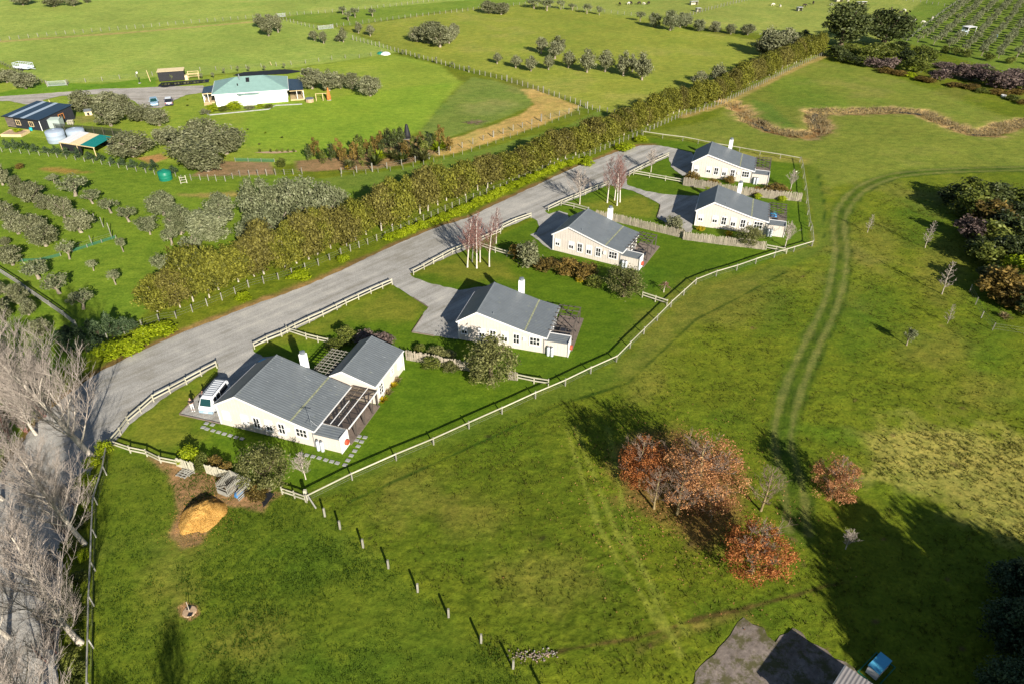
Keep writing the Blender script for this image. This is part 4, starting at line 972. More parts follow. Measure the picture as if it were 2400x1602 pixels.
# rail on the steep corner near compost
# post-and-wire fences
wire_fence(HEDGE_FENCE[:11], "low post and wire fence under the hedge at the near bend of the road", 2.0, 1.1, 0.11)
wire_fence(HEDGE_FENCE[10:20], "post and wire fence under the hedge along the middle of the road", 1.6, 1.1, 0.10)
wire_fence(HEDGE_FENCE[19:], "close-set post fence under the hedge beside the far creek paddock", 1.5, 1.15, 0.10)
wire_fence(GL('00', (-200, 300), (0, 282), (400, 242), (900, 202), (1300, 162), (1700, 132), (1960, 112), (2349, 82), '01', (400, 42), (640, 8), (900, -30)), "long post fence in dry grass across the top of the far pasture", 2.6, 1.2, 0.13)
wire_fence(GL('00', (1950, 142), (2100, 182), (2200, 204), (2349, 184), '01', (400, 132), (900, 74), (1010, 58)), "post fence below the small green far field", 2.4, 1.2, 0.13)
wire_fence(GL('01', (1145, 46), (1250, 34), (1500, 60), (1800, 85), (2040, 115)), "faint post fence behind the pale far trees", 2.8, 1.2, 0.12)
wire_fence(GL('01', (80, 278), (300, 335), (430, 375), (600, 420), (880, 500), (1100, 550), (1300, 610), (1570, 700), (1690, 750), (1880, 790)), "post fence running down past the straw patch to the hedge", 2.0, 1.25, 0.13, strainer=7)
wire_fence(GL('01', (1690, 748), (1500, 800), (1380, 836), (1140, 915), (930, 985), (820, 1022), (700, 1058), (585, 1104), (455, 1130), (315, 1162), (180, 1190), (50, 1186), '00', (2349, 1196)), "post fence along the lower edge of the straw strip and flax garden", 3.0, 1.25, 0.14, strainer=5)
wire_fence(GL('01', (1760, 775), (1600, 795), (1500, 830), (1300, 900), (1100, 975), (945, 1030), (770, 1085), (620, 1120), (430, 1170), (250, 1190), (90, 1212), '00', (2349, 1218)), "row of thin stakes in the mown strip below the flax garden", 2.3, 0.95, 0.06, 'post', ())
wire_fence(GL('00', (1255, 1245), (1360, 1240), (1450, 1246), (1550, 1250), (1650, 1216), (1760, 1212), (1870, 1210), (2000, 1205), (2080, 1198)), "post fence around the bare earth hen run", 1.6, 1.2, 0.11)
wire_fence(GL('00', (-100, 1030), (0, 1046), (300, 1075), (600, 1115), (900, 1175), (1080, 1205), (1210, 1218)), "low post fence under the small evergreen hedge", 2.2, 0.9, 0.09)
wire_fence(GL('00', (-60, 425), (0, 440), (130, 500), (280, 565), (335, 590)), "dark post fence running to the far gate beside the trailer", 2.0, 1.0, 0.12, 'dark_post')
wire_fence(GL('00', (470, 578), (690, 560), (830, 545), (1030, 525), (1380, 492), (1750, 470), (2100, 440), (2349, 405), '01', (140, 400), (280, 372)), "sparse post fence behind the white house", 4.0, 1.1, 0.12)
wire_fence(GL('02', (50, 108), (200, 66), (380, 22), (480, -4)), "post fence running up to the far animal field", 2.4, 1.3, 0.15)
wire_fence(GL('02', (1540, 285), (1640, 205), (1760, 110), (1900, 12)), "post fence between the animal field and the young orchard", 3.0, 1.2, 0.13)
wire_fence(GL('02', (1440, -2), (1650, 20), (1840, 55)), "post fence across the top of the animal field", 2.8, 1.2, 0.14)
wire_fence(GL('12', (1975, 440), (2015, 530), (2050, 610), (2088, 695), (2200, 720), (2349, 738)), "low wire fence with grassy foot below the dark bush", 3.4, 1.1, 0.10)
wire_fence(GL('10', (20, 190) , (210, 240), (300, 232), (420, 205), (500, 165), (640, 130), (790, 75), (810, 60)) if False else GL('10', (500, 168), (580, 138), (680, 108), (800, 70), (740, 20), (660, -40)), "green netting fence with pale posts among the olives", 3.2, 1.6, 0.10)
PP = [(-2349 + 2237, 415), (-2349 + 2342, 502), (151, 628), (325, 772), (527, 935), (739, 1108), (962, 1283), (1182, 1462), (1400, 1640)]
for k, (a, b) in enumerate(PP):
    root = empty('fence_post', G('21', a, b), 0, f"lone weathered grey post casting a long shadow, {ordn(k + 1)} of nine down the paddock", 'post', 'lone posts down the paddock')
    q = MB(); w = 0.075; q.prism([(-w, -w, -0.05), (w, -w, -0.05), (w, w, -0.05), (-w, w, -0.05)], (0.02, 0.01, 1.10)); q.build('shaft', MT['post'], root)
    q = MB(); q.beam((w + 0.004, -0.02, 0.25), (w + 0.004, -0.02, 0.95), 0.02, 0.03); q.build('staple_batten', MT['rail_grey'], root)
# netting panels
def net_panel(pts, label, h, mat, name='netting_fence', sp=2.5):
    P = resample(pts, sp); o = P[0]; root = empty(name, o, 0, label, 'fence')
    b = MB()
    for i in range(len(P) - 1):
        p, q = P[i] - o, P[i + 1] - o; b.quad(p + Vector((0, 0, 0.05)), q + Vector((0, 0, 0.05)), q + Vector((0, 0, h)), p + Vector((0, 0, h)))
    b.build('netting', MT[mat], root)
    for p in P: place('post', post_mesh(h + 0.05, 0.08, 'dark_post' if mat == 'net' else 'post'), p - o, 0, (1, 1, 1), root)
net_panel(GL('00', (385, 905), (520, 915), (640, 925), (850, 945)), "black netting fence behind the grey water tanks", 1.7, 'net')
net_panel(GL('10', (500, 168), (800, 72)), "green wind netting strung low between the olive trees", 0.5, 'green_net')
net_panel(GL('10', (30, 30 + 210), (290, 230), (420, 195)), "green wind netting at the left edge of the olive trees", 0.5, 'green_net')
net_panel(GL('00', (1620, 1112), (1890, 1118)), "low green netting across the hen run", 0.7, 'green_net')
# ------------------------------------------------------------------ foliage
def rot_basis(N, rng):
    N = N / (np.linalg.norm(N, axis=1)[:, None] + 1e-9)
    R = rng.normal(size=N.shape); A = np.cross(N, R); A /= np.linalg.norm(A, axis=1)[:, None] + 1e-9
    return A, np.cross(N, A)
def leaf_quads(P, N, size, aspect, tone, rng, mat, name):
    A, B = rot_basis(N, rng); s = (size * rng.uniform(0.6, 1.4, len(P)))[:, None]
    a, b = A * s, B * s * aspect
    V = np.stack([P - a - b * 0.2, P + a * 0.2 - b, P + a + b * 0.2, P - a * 0.2 + b], 1).reshape(-1, 3)
    F = np.arange(len(P) * 4).reshape(-1, 4)
    return np_mesh(name, V, F, mat, {'tone': ('FACE', 'FLOAT', tone)})
def crown(seed, mat, n=2600, clumps=46, z0=0.12, z1=1.0, cr=0.15, leaf=0.034, aspect=0.5, shell=0.55, prof=None, up=0.25, name='crown'):
    """unit crown (1 wide, from z0 to z1): leaves gathered in clumps through the volume, ragged and gappy"""
    rng = np.random.default_rng(seed)
    d = rng.normal(size=(clumps, 3)); d /= np.linalg.norm(d, axis=1)[:, None]
    r = shell + (1 - shell) * rng.random(clumps) ** 0.6; r[: clumps // 6] *= 0.4
    c = d * r[:, None]; zz = (c[:, 2] + 1) / 2
    w = np.ones(clumps) if prof is None else np.interp(zz, *prof)
    hw = 0.5 - cr * 0.75; hz = (z1 - z0) / 2 - cr * 0.6
    c = np.stack([c[:, 0] * hw * w, c[:, 1] * hw * w, (z0 + z1) / 2 + c[:, 2] * hz], 1)
    k = rng.integers(0, clumps, n); cs = cr * rng.uniform(0.55, 1.25, clumps)
    o = rng.normal(size=(n, 3)); o /= np.linalg.norm(o, axis=1)[:, None]; o *= (rng.random(n) ** 0.45)[:, None]
    P = c[k] + o * cs[k][:, None] * np.array([1, 1, 0.85]); P[:, 2] = np.maximum(P[:, 2], 0.02)
    N = o * 0.8 + rng.normal(size=(n, 3)) * 0.55 + np.array([0, 0, up])
    tone = np.clip(0.5 + 0.22 * rng.normal(size=clumps)[k] + 0.1 * rng.normal(size=n), 0, 1)
    return leaf_quads(P, N, leaf, aspect, tone, rng, mat, name)
def tubes(segs, mat, name, k=3, smooth=True):
    A = np.array([s[0] for s in segs]); B = np.array([s[1] for s in segs]); r0 = np.array([s[2] for s in segs]); r1 = np.array([s[3] for s in segs])
    d = B - A; d /= np.linalg.norm(d, axis=1)[:, None] + 1e-9
    u = np.where(np.abs(d[:, 2:3]) < 0.9, np.array([[0, 0, 1.0]]), np.array([[1.0, 0, 0]]))
    e = np.cross(d, u); e /= np.linalg.norm(e, axis=1)[:, None]; g = np.cross(d, e)
    V = np.zeros((len(A), 2 * k, 3))
    for i in range(k):
        t_ = 2 * math.pi * i / k; o = e * math.cos(t_) + g * math.sin(t_)
        V[:, i] = A + o * r0[:, None]; V[:, k + i] = B + o * r1[:, None]
    base = (np.arange(len(A)) * 2 * k)[:, None, None]
    f = np.array([[i, (i + 1) % k, k + (i + 1) % k, k + i] for i in range(k)])[None]
    return np_mesh(name, V.reshape(-1, 3), (base + f).reshape(-1, 4), mat, None, smooth)
def trunk_mesh(seed, mat, h=0.45, r=0.045, forks=4, spread=0.28, top=0.75, name='trunk', lean=0.05):
    rg = random.Random(seed); segs = []
    p = np.zeros(3); d = np.array([rg.uniform(-lean, lean), rg.uniform(-lean, lean), 1.0]); q = p
    for i in range(4):
        n_ = q + np.array([d[0] * h / 4 + rg.uniform(-.01, .01), d[1] * h / 4 + rg.uniform(-.01, .01), h / 4])
        segs.append((q, n_, r * (1.25 - i * .12 if i == 0 else 1.1 - i * 0.13), r * (1.1 - (i + 1) * 0.13))); q = n_
    for f_ in range(forks):
        a = 2 * math.pi * (f_ + rg.random() * .6) / forks; s0 = q * rg.uniform(0.65, 1.0); rr = r * 0.55
        for i in range(3):
            e = s0 + np.array([math.cos(a) * spread / 3, math.sin(a) * spread / 3, (top - h) / 3 * rg.uniform(.8, 1.2)])
            segs.append((s0, e, rr, rr * 0.7)); rr *= 0.7; s0 = e
    return tubes(segs, mat, name, 6)
def bare_tree(seed, H=12.0, n1=26, ang=42, L1=0.42, crown0=0.22, n2=9, n3=6, r0=0.2, curl=0.5, twig=0.012, lean=(0, 0), mats=('white', 'twig'), droop=0.0, multi=1, minr=0.011):
    """leafless tree in metres: trunk polyline, limbs curving upward, side branches, twigs. Returns (trunk mesh, branch mesh)"""
    rg = random.Random(seed); S0, S1 = [], []
    def unit(v): return v / (np.linalg.norm(v) + 1e-9)
    for st in range(multi):
        p = np.array([rg.uniform(-.5, .5), rg.uniform(-.5, .5), 0]) * (multi > 1)
        dirn = unit(np.array([lean[0] + rg.uniform(-.06, .06) + (0.25 * math.cos(2.1 * st) if multi > 1 else 0), lean[1] + rg.uniform(-.06, .06) + (0.25 * math.sin(2.1 * st) if multi > 1 else 0), 1.0]))
        N = 14; pts = [p]; hh = H * rg.uniform(0.85, 1.0)
        for i in range(N):
            dirn = unit(dirn + np.array([rg.uniform(-.05, .05), rg.uniform(-.05, .05), 0.03])); pts.append(pts[-1] + dirn * hh / N)
        rad = lambda t_: r0 * (1 - t_) ** 0.8 + 0.02
        for i in range(N): S0.append((pts[i], pts[i + 1], rad(i / N) * (1.25 if i == 0 else 1), rad((i + 1) / N)))
        for b in range(n1):
            t_ = crown0 + (0.97 - crown0) * (b + rg.random()) / n1; i = min(N - 1, int(t_ * N)); o = pts[i] + (pts[i + 1] - pts[i]) * (t_ * N - i)
            az = b * 2.4 + rg.uniform(-.5, .5); ln = hh * L1 * (1 - 0.72 * (t_ - crown0) / (1 - crown0)) * rg.uniform(.7, 1.15)
            el = math.radians(90 - ang + rg.uniform(-10, 10)); d = np.array([math.cos(az) * math.cos(el), math.sin(az) * math.cos(el), math.sin(el)])
            M = 5; q = o; rr = min(rad(t_) * 0.5, 0.0085 * ln + 0.014)
            for j in range(M):
                d = unit(d + np.array([rg.uniform(-.12, .12), rg.uniform(-.12, .12), curl * 0.25 - droop * 0.3])); e = q + d * ln / M
                r1, r2 = max(minr, rr * (1 - j / M * .8)), max(minr, rr * (1 - (j + 1) / M * .8)); (S0 if rr > 0.045 and j < 2 else S1).append((q, e, r1, r2))
                for c_ in range(max(1, n2 // M + (rg.random() < (n2 % M) / M))):
                    if j == 0 and rg.random() < .5: continue
                    az2 = rg.uniform(0, 6.28); d2 = unit(d + 0.75 * np.array([math.cos(az2), math.sin(az2), rg.uniform(-.1, .7) - droop])); l2 = ln * rg.uniform(.22, .42)
                    s_ = q + (e - q) * rg.random(); m_ = s_ + d2 * l2 * .5; d3 = unit(d2 + np.array([0, 0, curl * .5 - droop])); f_ = m_ + d3 * l2 * .5
                    S1.append((s_, m_, max(minr, r1 * .5), minr)); S1.append((m_, f_, minr, minr * .8))
                    for w in range(n3):
                        tt = rg.random(); bs = s_ + (m_ - s_) * tt * 2 if tt < .5 else m_ + (f_ - m_) * (tt * 2 - 1)
                        az3 = rg.uniform(0, 6.28); d4 = unit(d3 + 0.7 * np.array([math.cos(az3), math.sin(az3), rg.uniform(-.2, .6) - droop]))
                        S1.append((bs, bs + d4 * l2 * rg.uniform(.3, .6), minr * .9, minr * .55))
                q = e
    return tubes(S0, BK[mats[0]], 'trunk', 6), tubes(S1, BK[mats[1]], 'branches', 3)
# crown variants, shared between many trees
OL = [crown(100 + i, LF['olive'], 5000, 60, 0.02, 1.0, 0.16, 0.028, 0.55, 0.5) for i in range(4)]
OLT = [crown(120 + i, LF['olive'], 2600, 44, 0.08, 1.0, 0.17, 0.036, 0.55, 0.5, ([0, .35, .75, 1], [.75, 1, .8, .5])) for i in range(3)]
OLP = [crown(140 + i, LF['olive_pale'], 6000, 66, 0.0, 1.0, 0.16, 0.026, 0.5, 0.5) for i in range(3)]
OLS = [crown(160 + i, LF['olive_pale'], 1100, 30, 0.30, 1.0, 0.15, 0.04, 0.5, 0.55) for i in range(4)]
HG = [crown(200 + i, LF['hedge'], 7500, 72, 0.02, 1.0, 0.17, 0.0225, 0.7, 0.5, ([0, .25, .7, 1], [.9, 1, .9, .6]), 0.3) for i in range(4)]
HGB = [crown(220 + i, LF['hedge_brown'], 7000, 72, 0.02, 1.0, 0.17, 0.0225, 0.7, 0.5, ([0, .25, .7, 1], [.9, 1, .9, .6]), 0.3) for i in range(2)]
SH = {k: [crown(300 + 10 * j + i, LF[k], 1500, 40, 0.0, 1.0, 0.17, 0.042, 0.55, 0.55, ([0, .4, 1], [1, 1, .7])) for i in range(2)] for j, k in enumerate(('lime', 'dark', 'mid', 'purple', 'shrub', 'bronze', 'gold', 'olive'))}
BIG = [crown(400 + i, LF['conifer'], 9000, 110, 0.02, 1.0, 0.15, 0.026, 0.5, 0.5, ([0, .3, .7, 1], [.9, 1, .9, .6])) for i in range(2)]
MAC = [crown(410 + i, LF['dark'], 6000, 70, 0.03, 1.0, 0.14, 0.024, 0.55, 0.45, ([0, .3, .7, 1], [1, 1, .8, .55])) for i in range(2)]
CON = [crown(420 + i, LF['conifer'], 1300, 40, 0.0, 1.0, 0.13, 0.035, 0.45, 0.5, ([0, .3, .7, 1], [1, .95, .55, .12])) for i in range(3)]
SPI = [crown(430 + i, LF[m], 700, 26, 0.0, 1.0, 0.16, 0.05, 0.4, 0.5, ([0, .3, .7, 1], [1, .95, .6, .15]), 0.6) for i, m in enumerate(('mid', 'bronze', 'dark'))]
RST = [crown(440, LF['rust'], 10500, 110, 0.03, 1.0, 0.11, 0.0112, 0.65, 0.55), crown(441, LF['rust_pale'], 13000, 140, 0.04, 1.0, 0.10, 0.0084, 0.65, 0.55), crown(442, LF['rust_pale'], 7500, 90, 0.04, 1.0, 0.11, 0.0122, 0.65, 0.55)]
TRK = [trunk_mesh(500 + i, BK['olive'], 0.38, 0.05, 4, 0.30) for i in range(3)]
TRS = [trunk_mesh(510 + i, BK['olive'], 0.42, 0.06, 4, 0.28, 0.8, lean=0.15) for i in range(3)]
TRG = [trunk_mesh(520 + i, BK['white'], 0.30, 0.028, 4, 0.25) for i in range(3)]
TRB = [trunk_mesh(530 + i, BK['brown'], 0.45, 0.05, 5, 0.28, 0.8) for i in range(2)]
def flax_mesh(seed, mat, n=60, L=1.0, wdt=0.05, spread=0.75):
    rng = np.random.default_rng(seed); V, F = [], []
    for i in range(n):
        a = rng.uniform(0, 6.28); el = rng.uniform(0.3, 1.45); l = L * rng.uniform(.6, 1.0); b = np.array([math.cos(a), math.sin(a), 0]); sd = np.array([-b[1], b[0], 0]) * wdt
        p0 = b * 0.06; p1 = p0 + (b * math.cos(el) * spread + np.array([0, 0, math.sin(el)])) * l * .6; p2 = p1 + (b * math.cos(el) * spread * 1.3 + np.array([0, 0, math.sin(el) * 0.45 - .12])) * l * .45
        k = len(V); V += [p0 - sd, p0 + sd, p1 + sd, p1 - sd, p2 + sd * .2, p2 - sd * .2]; F += [(k, k + 1, k + 2, k + 3), (k + 3, k + 2, k + 4, k + 5)]
    return np_mesh('blades', V, F, mat)
FLX = [flax_mesh(600 + i, LF[m], 70) for i, m in enumerate(('lime', 'mid', 'shrub', 'gold', 'straw'))]
TG = random.Random(5)
def dist_of(p): return proj(p)[2]
def tree(name, base, top_py, w_px, crowns, trunks, label, group=None, cat='tree', wmul=1.0, hmin=1.2, parts=True):
    base = Vector((base[0], base[1], 0)); h = max(hmin, hgt(base, top_py)); w = max(0.8, w_px * dist_of(base) / CAM_F) * wmul
    root = empty(name, base, TG.uniform(0, 6.28), label, cat, group)
    if trunks: place('trunk', TG.choice(trunks), (0, 0, -0.05), 0, (w * .9, w * .9, h), root)
    place('crown', TG.choice(crowns), (0, 0, 0), TG.uniform(0, 6.28), (w * TG.uniform(.82, 1.14), w * TG.uniform(.82, 1.14), h * TG.uniform(.92, 1.06)), root)
    return root
def trees(tile, items, name, crowns, trunks, fmt, group, wmul=1.32):
    items = sorted(items, key=lambda q: q[0])
    for k, (cx, by, ty, w) in enumerate(items):
        tx, b = T(tile, cx, by); _, tp = T(tile, cx, ty)
        tree(name, at(tx, b), tp, w * K, crowns, trunks, fmt.format(ordn(k + 1)), group, 'tree', wmul)
# --- olives, group by group (crop sheet coordinates: centre x, foot y, top y, width)
trees('00', [(160, 38, -70, 120), (370, 48, -60, 130), (510, 44, -50, 100), (600, 22, -40, 50)], 'olive_tree', OL, TRK, "grey-green tree at the far pasture's top edge, {} from the left", 'trees along the top of the far pasture')
trees('00', [(1795, 195, 85, 90), (1850, 250, 130, 105), (1915, 225, 95, 85), (1860, 190, 90, 110)], 'olive_tree', OLT, TRK, "olive in the tight clump beside the far pasture's dry fence, {} from its left edge", 'olives by the far fence')
trees('00', [(2165, 282, 205, 70), (2228, 302, 212, 60), (2338, 288, 235, 65)], 'olive_tree', OLT, TRK, "small olive at the pasture's right end, {} from the left of three", 'small olives at the pasture end')
trees('00', [(50, 570, 470, 130), (180, 610, 495, 165), (-60, 590, 480, 130)], 'olive_tree', OL, TRK, "grey olive below the silver trailer, {} from the left", 'olives below the trailer')
trees('00', [(590, 772, 622, 165), (765, 770, 612, 170), (870, 785, 650, 150), (765, 868, 690, 180), (975, 832, 705, 165), (1098, 866, 735, 155)], 'olive_tree', OL, TRK, "grey olive below the pale gravel drive and parked cars, {} from the left", 'olives below the drive')
trees('00', [(925, 1078, 895, 270), (1160, 1005, 860, 160), (1420, 1010, 805, 220), (1290, 1090, 870, 260), (1560, 1060, 850, 230), (1430, 1178, 960, 280)], 'olive_tree', OL, TRK, "large grey olive above the hen run, {} from the left in the big clump", 'big olives above the hen run')
trees('00', [(2150, 612, 458, 150), (2265, 625, 475, 160)], 'olive_tree', OL, TRK, "olive right of the white house's dark veranda, {} from the house", 'olives beside the white house')
trees('01', [(-5, 610, 495, 90), (75, 615, 500, 110), (200, 662, 525, 150)], 'olive_tree', OL, TRK, "olive on the mown lawn right of the white house, {} from the left", 'olives on the far lawn')
for nm, its, lab in (
    ('a', [(20, 1275, 1100, 110), (150, 1365, 1205, 130), (235, 1392, 1255, 140), (340, 1440, 1330, 150), (445, 1500, 1345, 130)], "leaning grey olive in the upper left grove row, {} from the left"),
    ('b', [(372, 1258, 1195, 70), (520, 1350, 1198, 170), (640, 1402, 1305, 110), (765, 1466, 1352, 120), (890, 1526, 1418, 130), (1020, 1575, 1485, 150)], "small pruned olive in the diagonal grove row nearest the hen run, {} from the left")):
    trees('00', its, 'olive_tree', OL if nm == 'a' else OLS, TRS, lab, 'olives of the left grove rows')
trees('00', [(45, 1530, 1385, 130), (130, 1610, 1445, 150), (240, 1625, 1475, 160), (560, 1600, 1425, 170), (-30, 1440, 1350, 90)], 'olive_tree', OL, TRS, "grey olive in the left grove's middle rows, {} from the left", 'olives in the middle of the left grove')
trees('00', [(1130, 1480, 1312, 170), (1250, 1610, 1395, 200), (1530, 1530, 1318, 220), (1470, 1650, 1440, 240), (1380, 1590, 1440, 160)], 'olive_tree', OLP, TRS, "pale bushy olive in the cluster right of the grove, {} from the left", 'pale olives beside the grove')
trees('00', [(1800, 1560, 1215, 270), (1900, 1660, 1400, 290), (2120, 1570, 1190, 280), (2280, 1600, 1260, 230), (1990, 1520, 1230, 220), (1760, 1680, 1470, 220), (2360, 1560, 1290, 150)], 'olive_tree', OLP, TRK, "tall silvery olive crowding behind the roadside hedge, {} from the left", 'tall silvery olives behind the hedge')
trees('10', [(320, 125, -30, 170), (90, 255, 110, 150), (35, 120, 60, 80), (-20, 470, 370, 130)], 'olive_tree', OL, TRS, "grey olive near the left edge of the grove, {} from the left", 'olives at the left edge')
trees('10', [(480, 215, 88, 95), (270, 350, 228, 180), (410, 452, 325, 170), (575, 558, 425, 140)], 'olive_tree', OLS, TRS, "open-crowned olive with an orange lichened trunk above the grey fence, {} from the left", 'lichened olives by the grey fence')
trees('10', [(1185, 118, 0, 120), (1335, 200, 30, 150), (1150, 335, 165, 120), (1035, 45, -35, 100), (850, 165, 55, 65), (645, 295, 215, 60), (797, 390, 285, 75)], 'olive_tree', OLS, TRS, "small olive on the bright grass left of the hedge, {} from the left", 'small olives left of the hedge')
trees('10', [(130, 520, 380, 150), (290, 740, 630, 130), (30, 640, 470, 160), (200, 600, 480, 120)], 'olive_tree', OL, TRS, "grey olive half hidden behind the bare trees at left, {} from the left", 'olives behind the bare trees')
trees('01', [(15, 292, 185, 60), (120, 232, 152, 60), (200, 250, 168, 65)], 'olive_tree', OLT, TRK, "small upright olive below the far post fence, {} from the left", 'small upright olives')
trees('01', [(10, 100, 32, 50), (48, 145, 72, 50), (95, 122, 42, 55), (215, 116, 48, 55)], 'olive_tree', OLS, TRK, "tiny pale tree in the small far green field, {} from the left", 'tiny pale far trees')
trees('01', [(520, 288, 182, 110), (600, 300, 150, 130), (680, 326, 165, 150), (742, 300, 170, 95), (780, 262, 155, 85), (640, 250, 145, 120)], 'olive_tree', OL, TRK, "dark olive in the dense clump on the middle paddock, {} from the left", 'olives of the dense clump')
trees('01', [(1015, 95, 0, 110), (1100, 102, 12, 100), (1125, 84, 20, 70)], 'olive_tree', OL, TRK, "dark olive in the clump at the top fence, {} from the left", 'olives at the top fence')
trees('01', [(1325, 60, -20, 85), (1415, 76, -20, 85), (1510, 66, -10, 50), (1590, 72, 18, 50), (1690, 95, 22, 65), (1775, 106, 42, 45), (2055, 150, 75, 55)], 'pale_tree', OLS, TRK, "pale pinkish-grey tree in the far line along the fence, {} from the left", 'pale trees along the far fence')
trees('01', [(2155, 190, 72, 85), (2262, 212, 68, 105), (2330, 190, 80, 80)], 'pale_tree', OLP, TRK, "pale grey tree of the far trio above the paddock, {} from the left", 'trio of pale trees')
trees('01', [(1375, 372, 245, 95), (1490, 372, 248, 95), (1470, 406, 292, 110)], 'olive_tree', OLT, TRK, "taller olive behind the paddock line, {} from the left", 'taller olives behind the line')
trees('01', [(1072, 440, 358, 65), (1200, 470, 378, 75), (1305, 492, 372, 85), (1425, 482, 372, 80), (1562, 470, 348, 95), (1690, 500, 330, 115), (1815, 496, 332, 105), (1940, 524, 345, 105), (2000, 500, 362, 70), (2068, 552, 362, 120)], 'olive_tree', OLT, TRK, "upright olive in the line across the middle paddock, {} from the left", 'olives in line across the paddock')
trees('02', [(20, 182, 82, 80), (110, 216, 122, 80)], 'pale_tree', OLP, TRK, "pinkish pale tree at the paddock's far right line, {} from the left", 'pinkish pale trees')
trees('02', [(220, 222, 146, 72), (330, 236, 157, 80), (445, 242, 157, 95)], 'olive_tree', OL, TRK, "round olive below the animal field, {} from the left", 'round olives below the animal field')
trees('02', [(570, 375, 178, 150), (625, 392, 222, 200), (705, 362, 178, 150), (545, 380, 260, 120)], 'olive_tree', OLT, TRK, "large grey olive where the hedge tops the rise, {} from the left", 'large olives by the hedge')
trees('02', [(110, 622, 472, 130), (232, 605, 435, 125)], 'olive_tree', OLT, TRK, "silver olive standing over the far hedge, {} from the left", 'silver olives over the hedge')
trees('02', [(820, 285, 195, 100)], 'dark_shrub', SH['dark'], None, "dark round shrub between the grey olives and the two tall conifers", None)
# --- roadside hedge: one tree after another behind the post fence
def hedge_row():
    pts = resample(offset_line(HEDGE_FENCE[3:], 2.4), 2.15)
    for k, p in enumerate(pts):
        d = p.y
        h = 5.2 if d < 66 else (5.8 if d < 76 else (7.0 if d < 110 else 5.8)); h *= TG.uniform(0.84, 1.26)
        brown = TG.random() < 0.32
        q = p + Vector((TG.uniform(-.5, .5), TG.uniform(-.4, .6), 0))
        root = empty('hedge_tree', (q.x, q.y, 0), TG.uniform(0, 6.28), f"{'brownish' if brown else 'olive-yellow'} tree of the roadside hedge, {ordn(k + 1)} from the near end", 'tree', 'hedge trees along the road')
        w = TG.uniform(5.0, 7.2)
        place('trunk', TG.choice(TRG), (0, 0, -0.05), 0, (w * .6, w * .6, h), root)
        place('crown', TG.choice(HGB if brown else HG), (0, 0, 0), TG.uniform(0, 6.28), (w, w, h), root)
hedge_row()
BUSHK = [1.0]
# --- shrubs: (tile, cx, foot, top, width, kind, label)
def shrubs(rows, group=None):
    for (tile, cx, by, ty, w, kind, label) in rows:
        tx, b = T(tile, cx, by); _, tp = T(tile, cx, ty); base = at(tx, b); base.z = 0
        h = max(0.35, hgt(base, tp) * 0.92); ww = max(0.5, w * K * dist_of(base) / CAM_F) * 1.34 * BUSHK[0]; h *= BUSHK[0]
        o = place('shrub', TG.choice(SH[kind]), (base.x, base.y, -0.03), TG.uniform(0, 6.28), (ww, ww, h))
        tag(o, label, 'shrub', group)
shrubs([('10', 900, 850, 760, 200, 'lime', "lime-green clump beside the road's near bend, closest to the bare trees"), ('10', 760, 880, 780, 200, 'lime', "lime-green mound in the bare tree's shadow by the road"), ('10', 1130, 730, 650, 170, 'lime', "lime-green mound just past the netting posts by the road bend"), ('10', 1010, 760, 670, 150, 'lime', "lime-green mound between two others at the road bend"),
        ('10', 1685, 500, 440, 110, 'lime', "small round lime shrub alone on the road verge"), ('10', 2068, 350, 285, 150, 'lime', "broad lime shrub by the road verge under the hedge"), ('11', 15, 235, 180, 80, 'lime', "lime shrub on the verge just right of the broad one"),
        ('01', 1950, 1030, 985, 130, 'lime', "yellow-green shrub patch at the far end of the road"), ('01', 2060, 975, 935, 90, 'lime', "lime shrub beside the white rail at the road's far end"), ('01', 1690, 1140, 1090, 90, 'lime', "lime shrub at the far end of the verge strip"),
        ('00', 1460, 770, 715, 90, 'lime', "bright shrub at the white house's left corner"), ('00', 1620, 755, 690, 110, 'lime', "brightest yellow-green shrub against the white house wall"), ('00', 1545, 765, 720, 80, 'mid', "green shrub between two brighter ones along the white wall"), ('00', 1720, 750, 722, 70, 'olive', "grey shrub in the bed along the white wall"), ('00', 1790, 745, 712, 60, 'lime', "small lime shrub right of the grey one by the white wall"), ('00', 1850, 745, 715, 60, 'mid', "green shrub at the right end of the white house bed"), ('00', 1415, 785, 745, 70, 'olive', "grey mound at the left end of the white house bed")])
# verge strip of lime groundcover along the middle of the road
def verge():
    line = smooth_line(GL('11', (330, 80), (480, 30), (640, -30), '01', (840, 1455), (1000, 1385), (1150, 1312), (1300, 1245), (1450, 1180), (1560, 1140), (1690, 1112)), 1.7)
    for k, p in enumerate(line):
        w = TG.uniform(2.7, 3.4); o = place('verge_shrub', TG.choice(SH['lime']), (p.x, p.y, -0.03), TG.uniform(0, 6.28), (w, w, TG.uniform(.9, 1.35)))
        tag(o, f"lime groundcover clump on the road verge under the hedge, {ordn(k + 1)} from the near end", 'shrub', 'lime clumps along the road verge')
verge()
def fence_clumps():
    for k, (tx, ty, w) in enumerate(((640, 60, 130), (590, 190, 170), (610, 350, 130), (545, 470, 160), (500, 640, 180), (575, 700, 130), (560, 850, 150), (500, 1010, 130), (545, 1110, 150), (520, 1260, 130), (490, 1400, 190), (560, 1480, 120), (500, 1600, 180))):
        p = G('20', tx, ty); d = w * K * dist_of(p) / CAM_F
        kind = 'lime' if k in (0, 1, 2, 5) else 'mid'
        o = place('strappy_clump', TG.choice(SH[kind]), (p.x, p.y, -0.03), TG.uniform(0, 6.28), (d * 1.1, d * 1.1, TG.uniform(.7, 1.0)))
        tag(o, f"{'bright' if kind == 'lime' else 'deep green'} leafy clump behind the grey rail fence, {ordn(k + 1)} from the top", 'shrub', 'leafy clumps behind the grey fence')
    shrubs([('10', 730, 1560, 1450, 110, 'lime', "clipped bright green bush at the corner of the near lawn fence")])
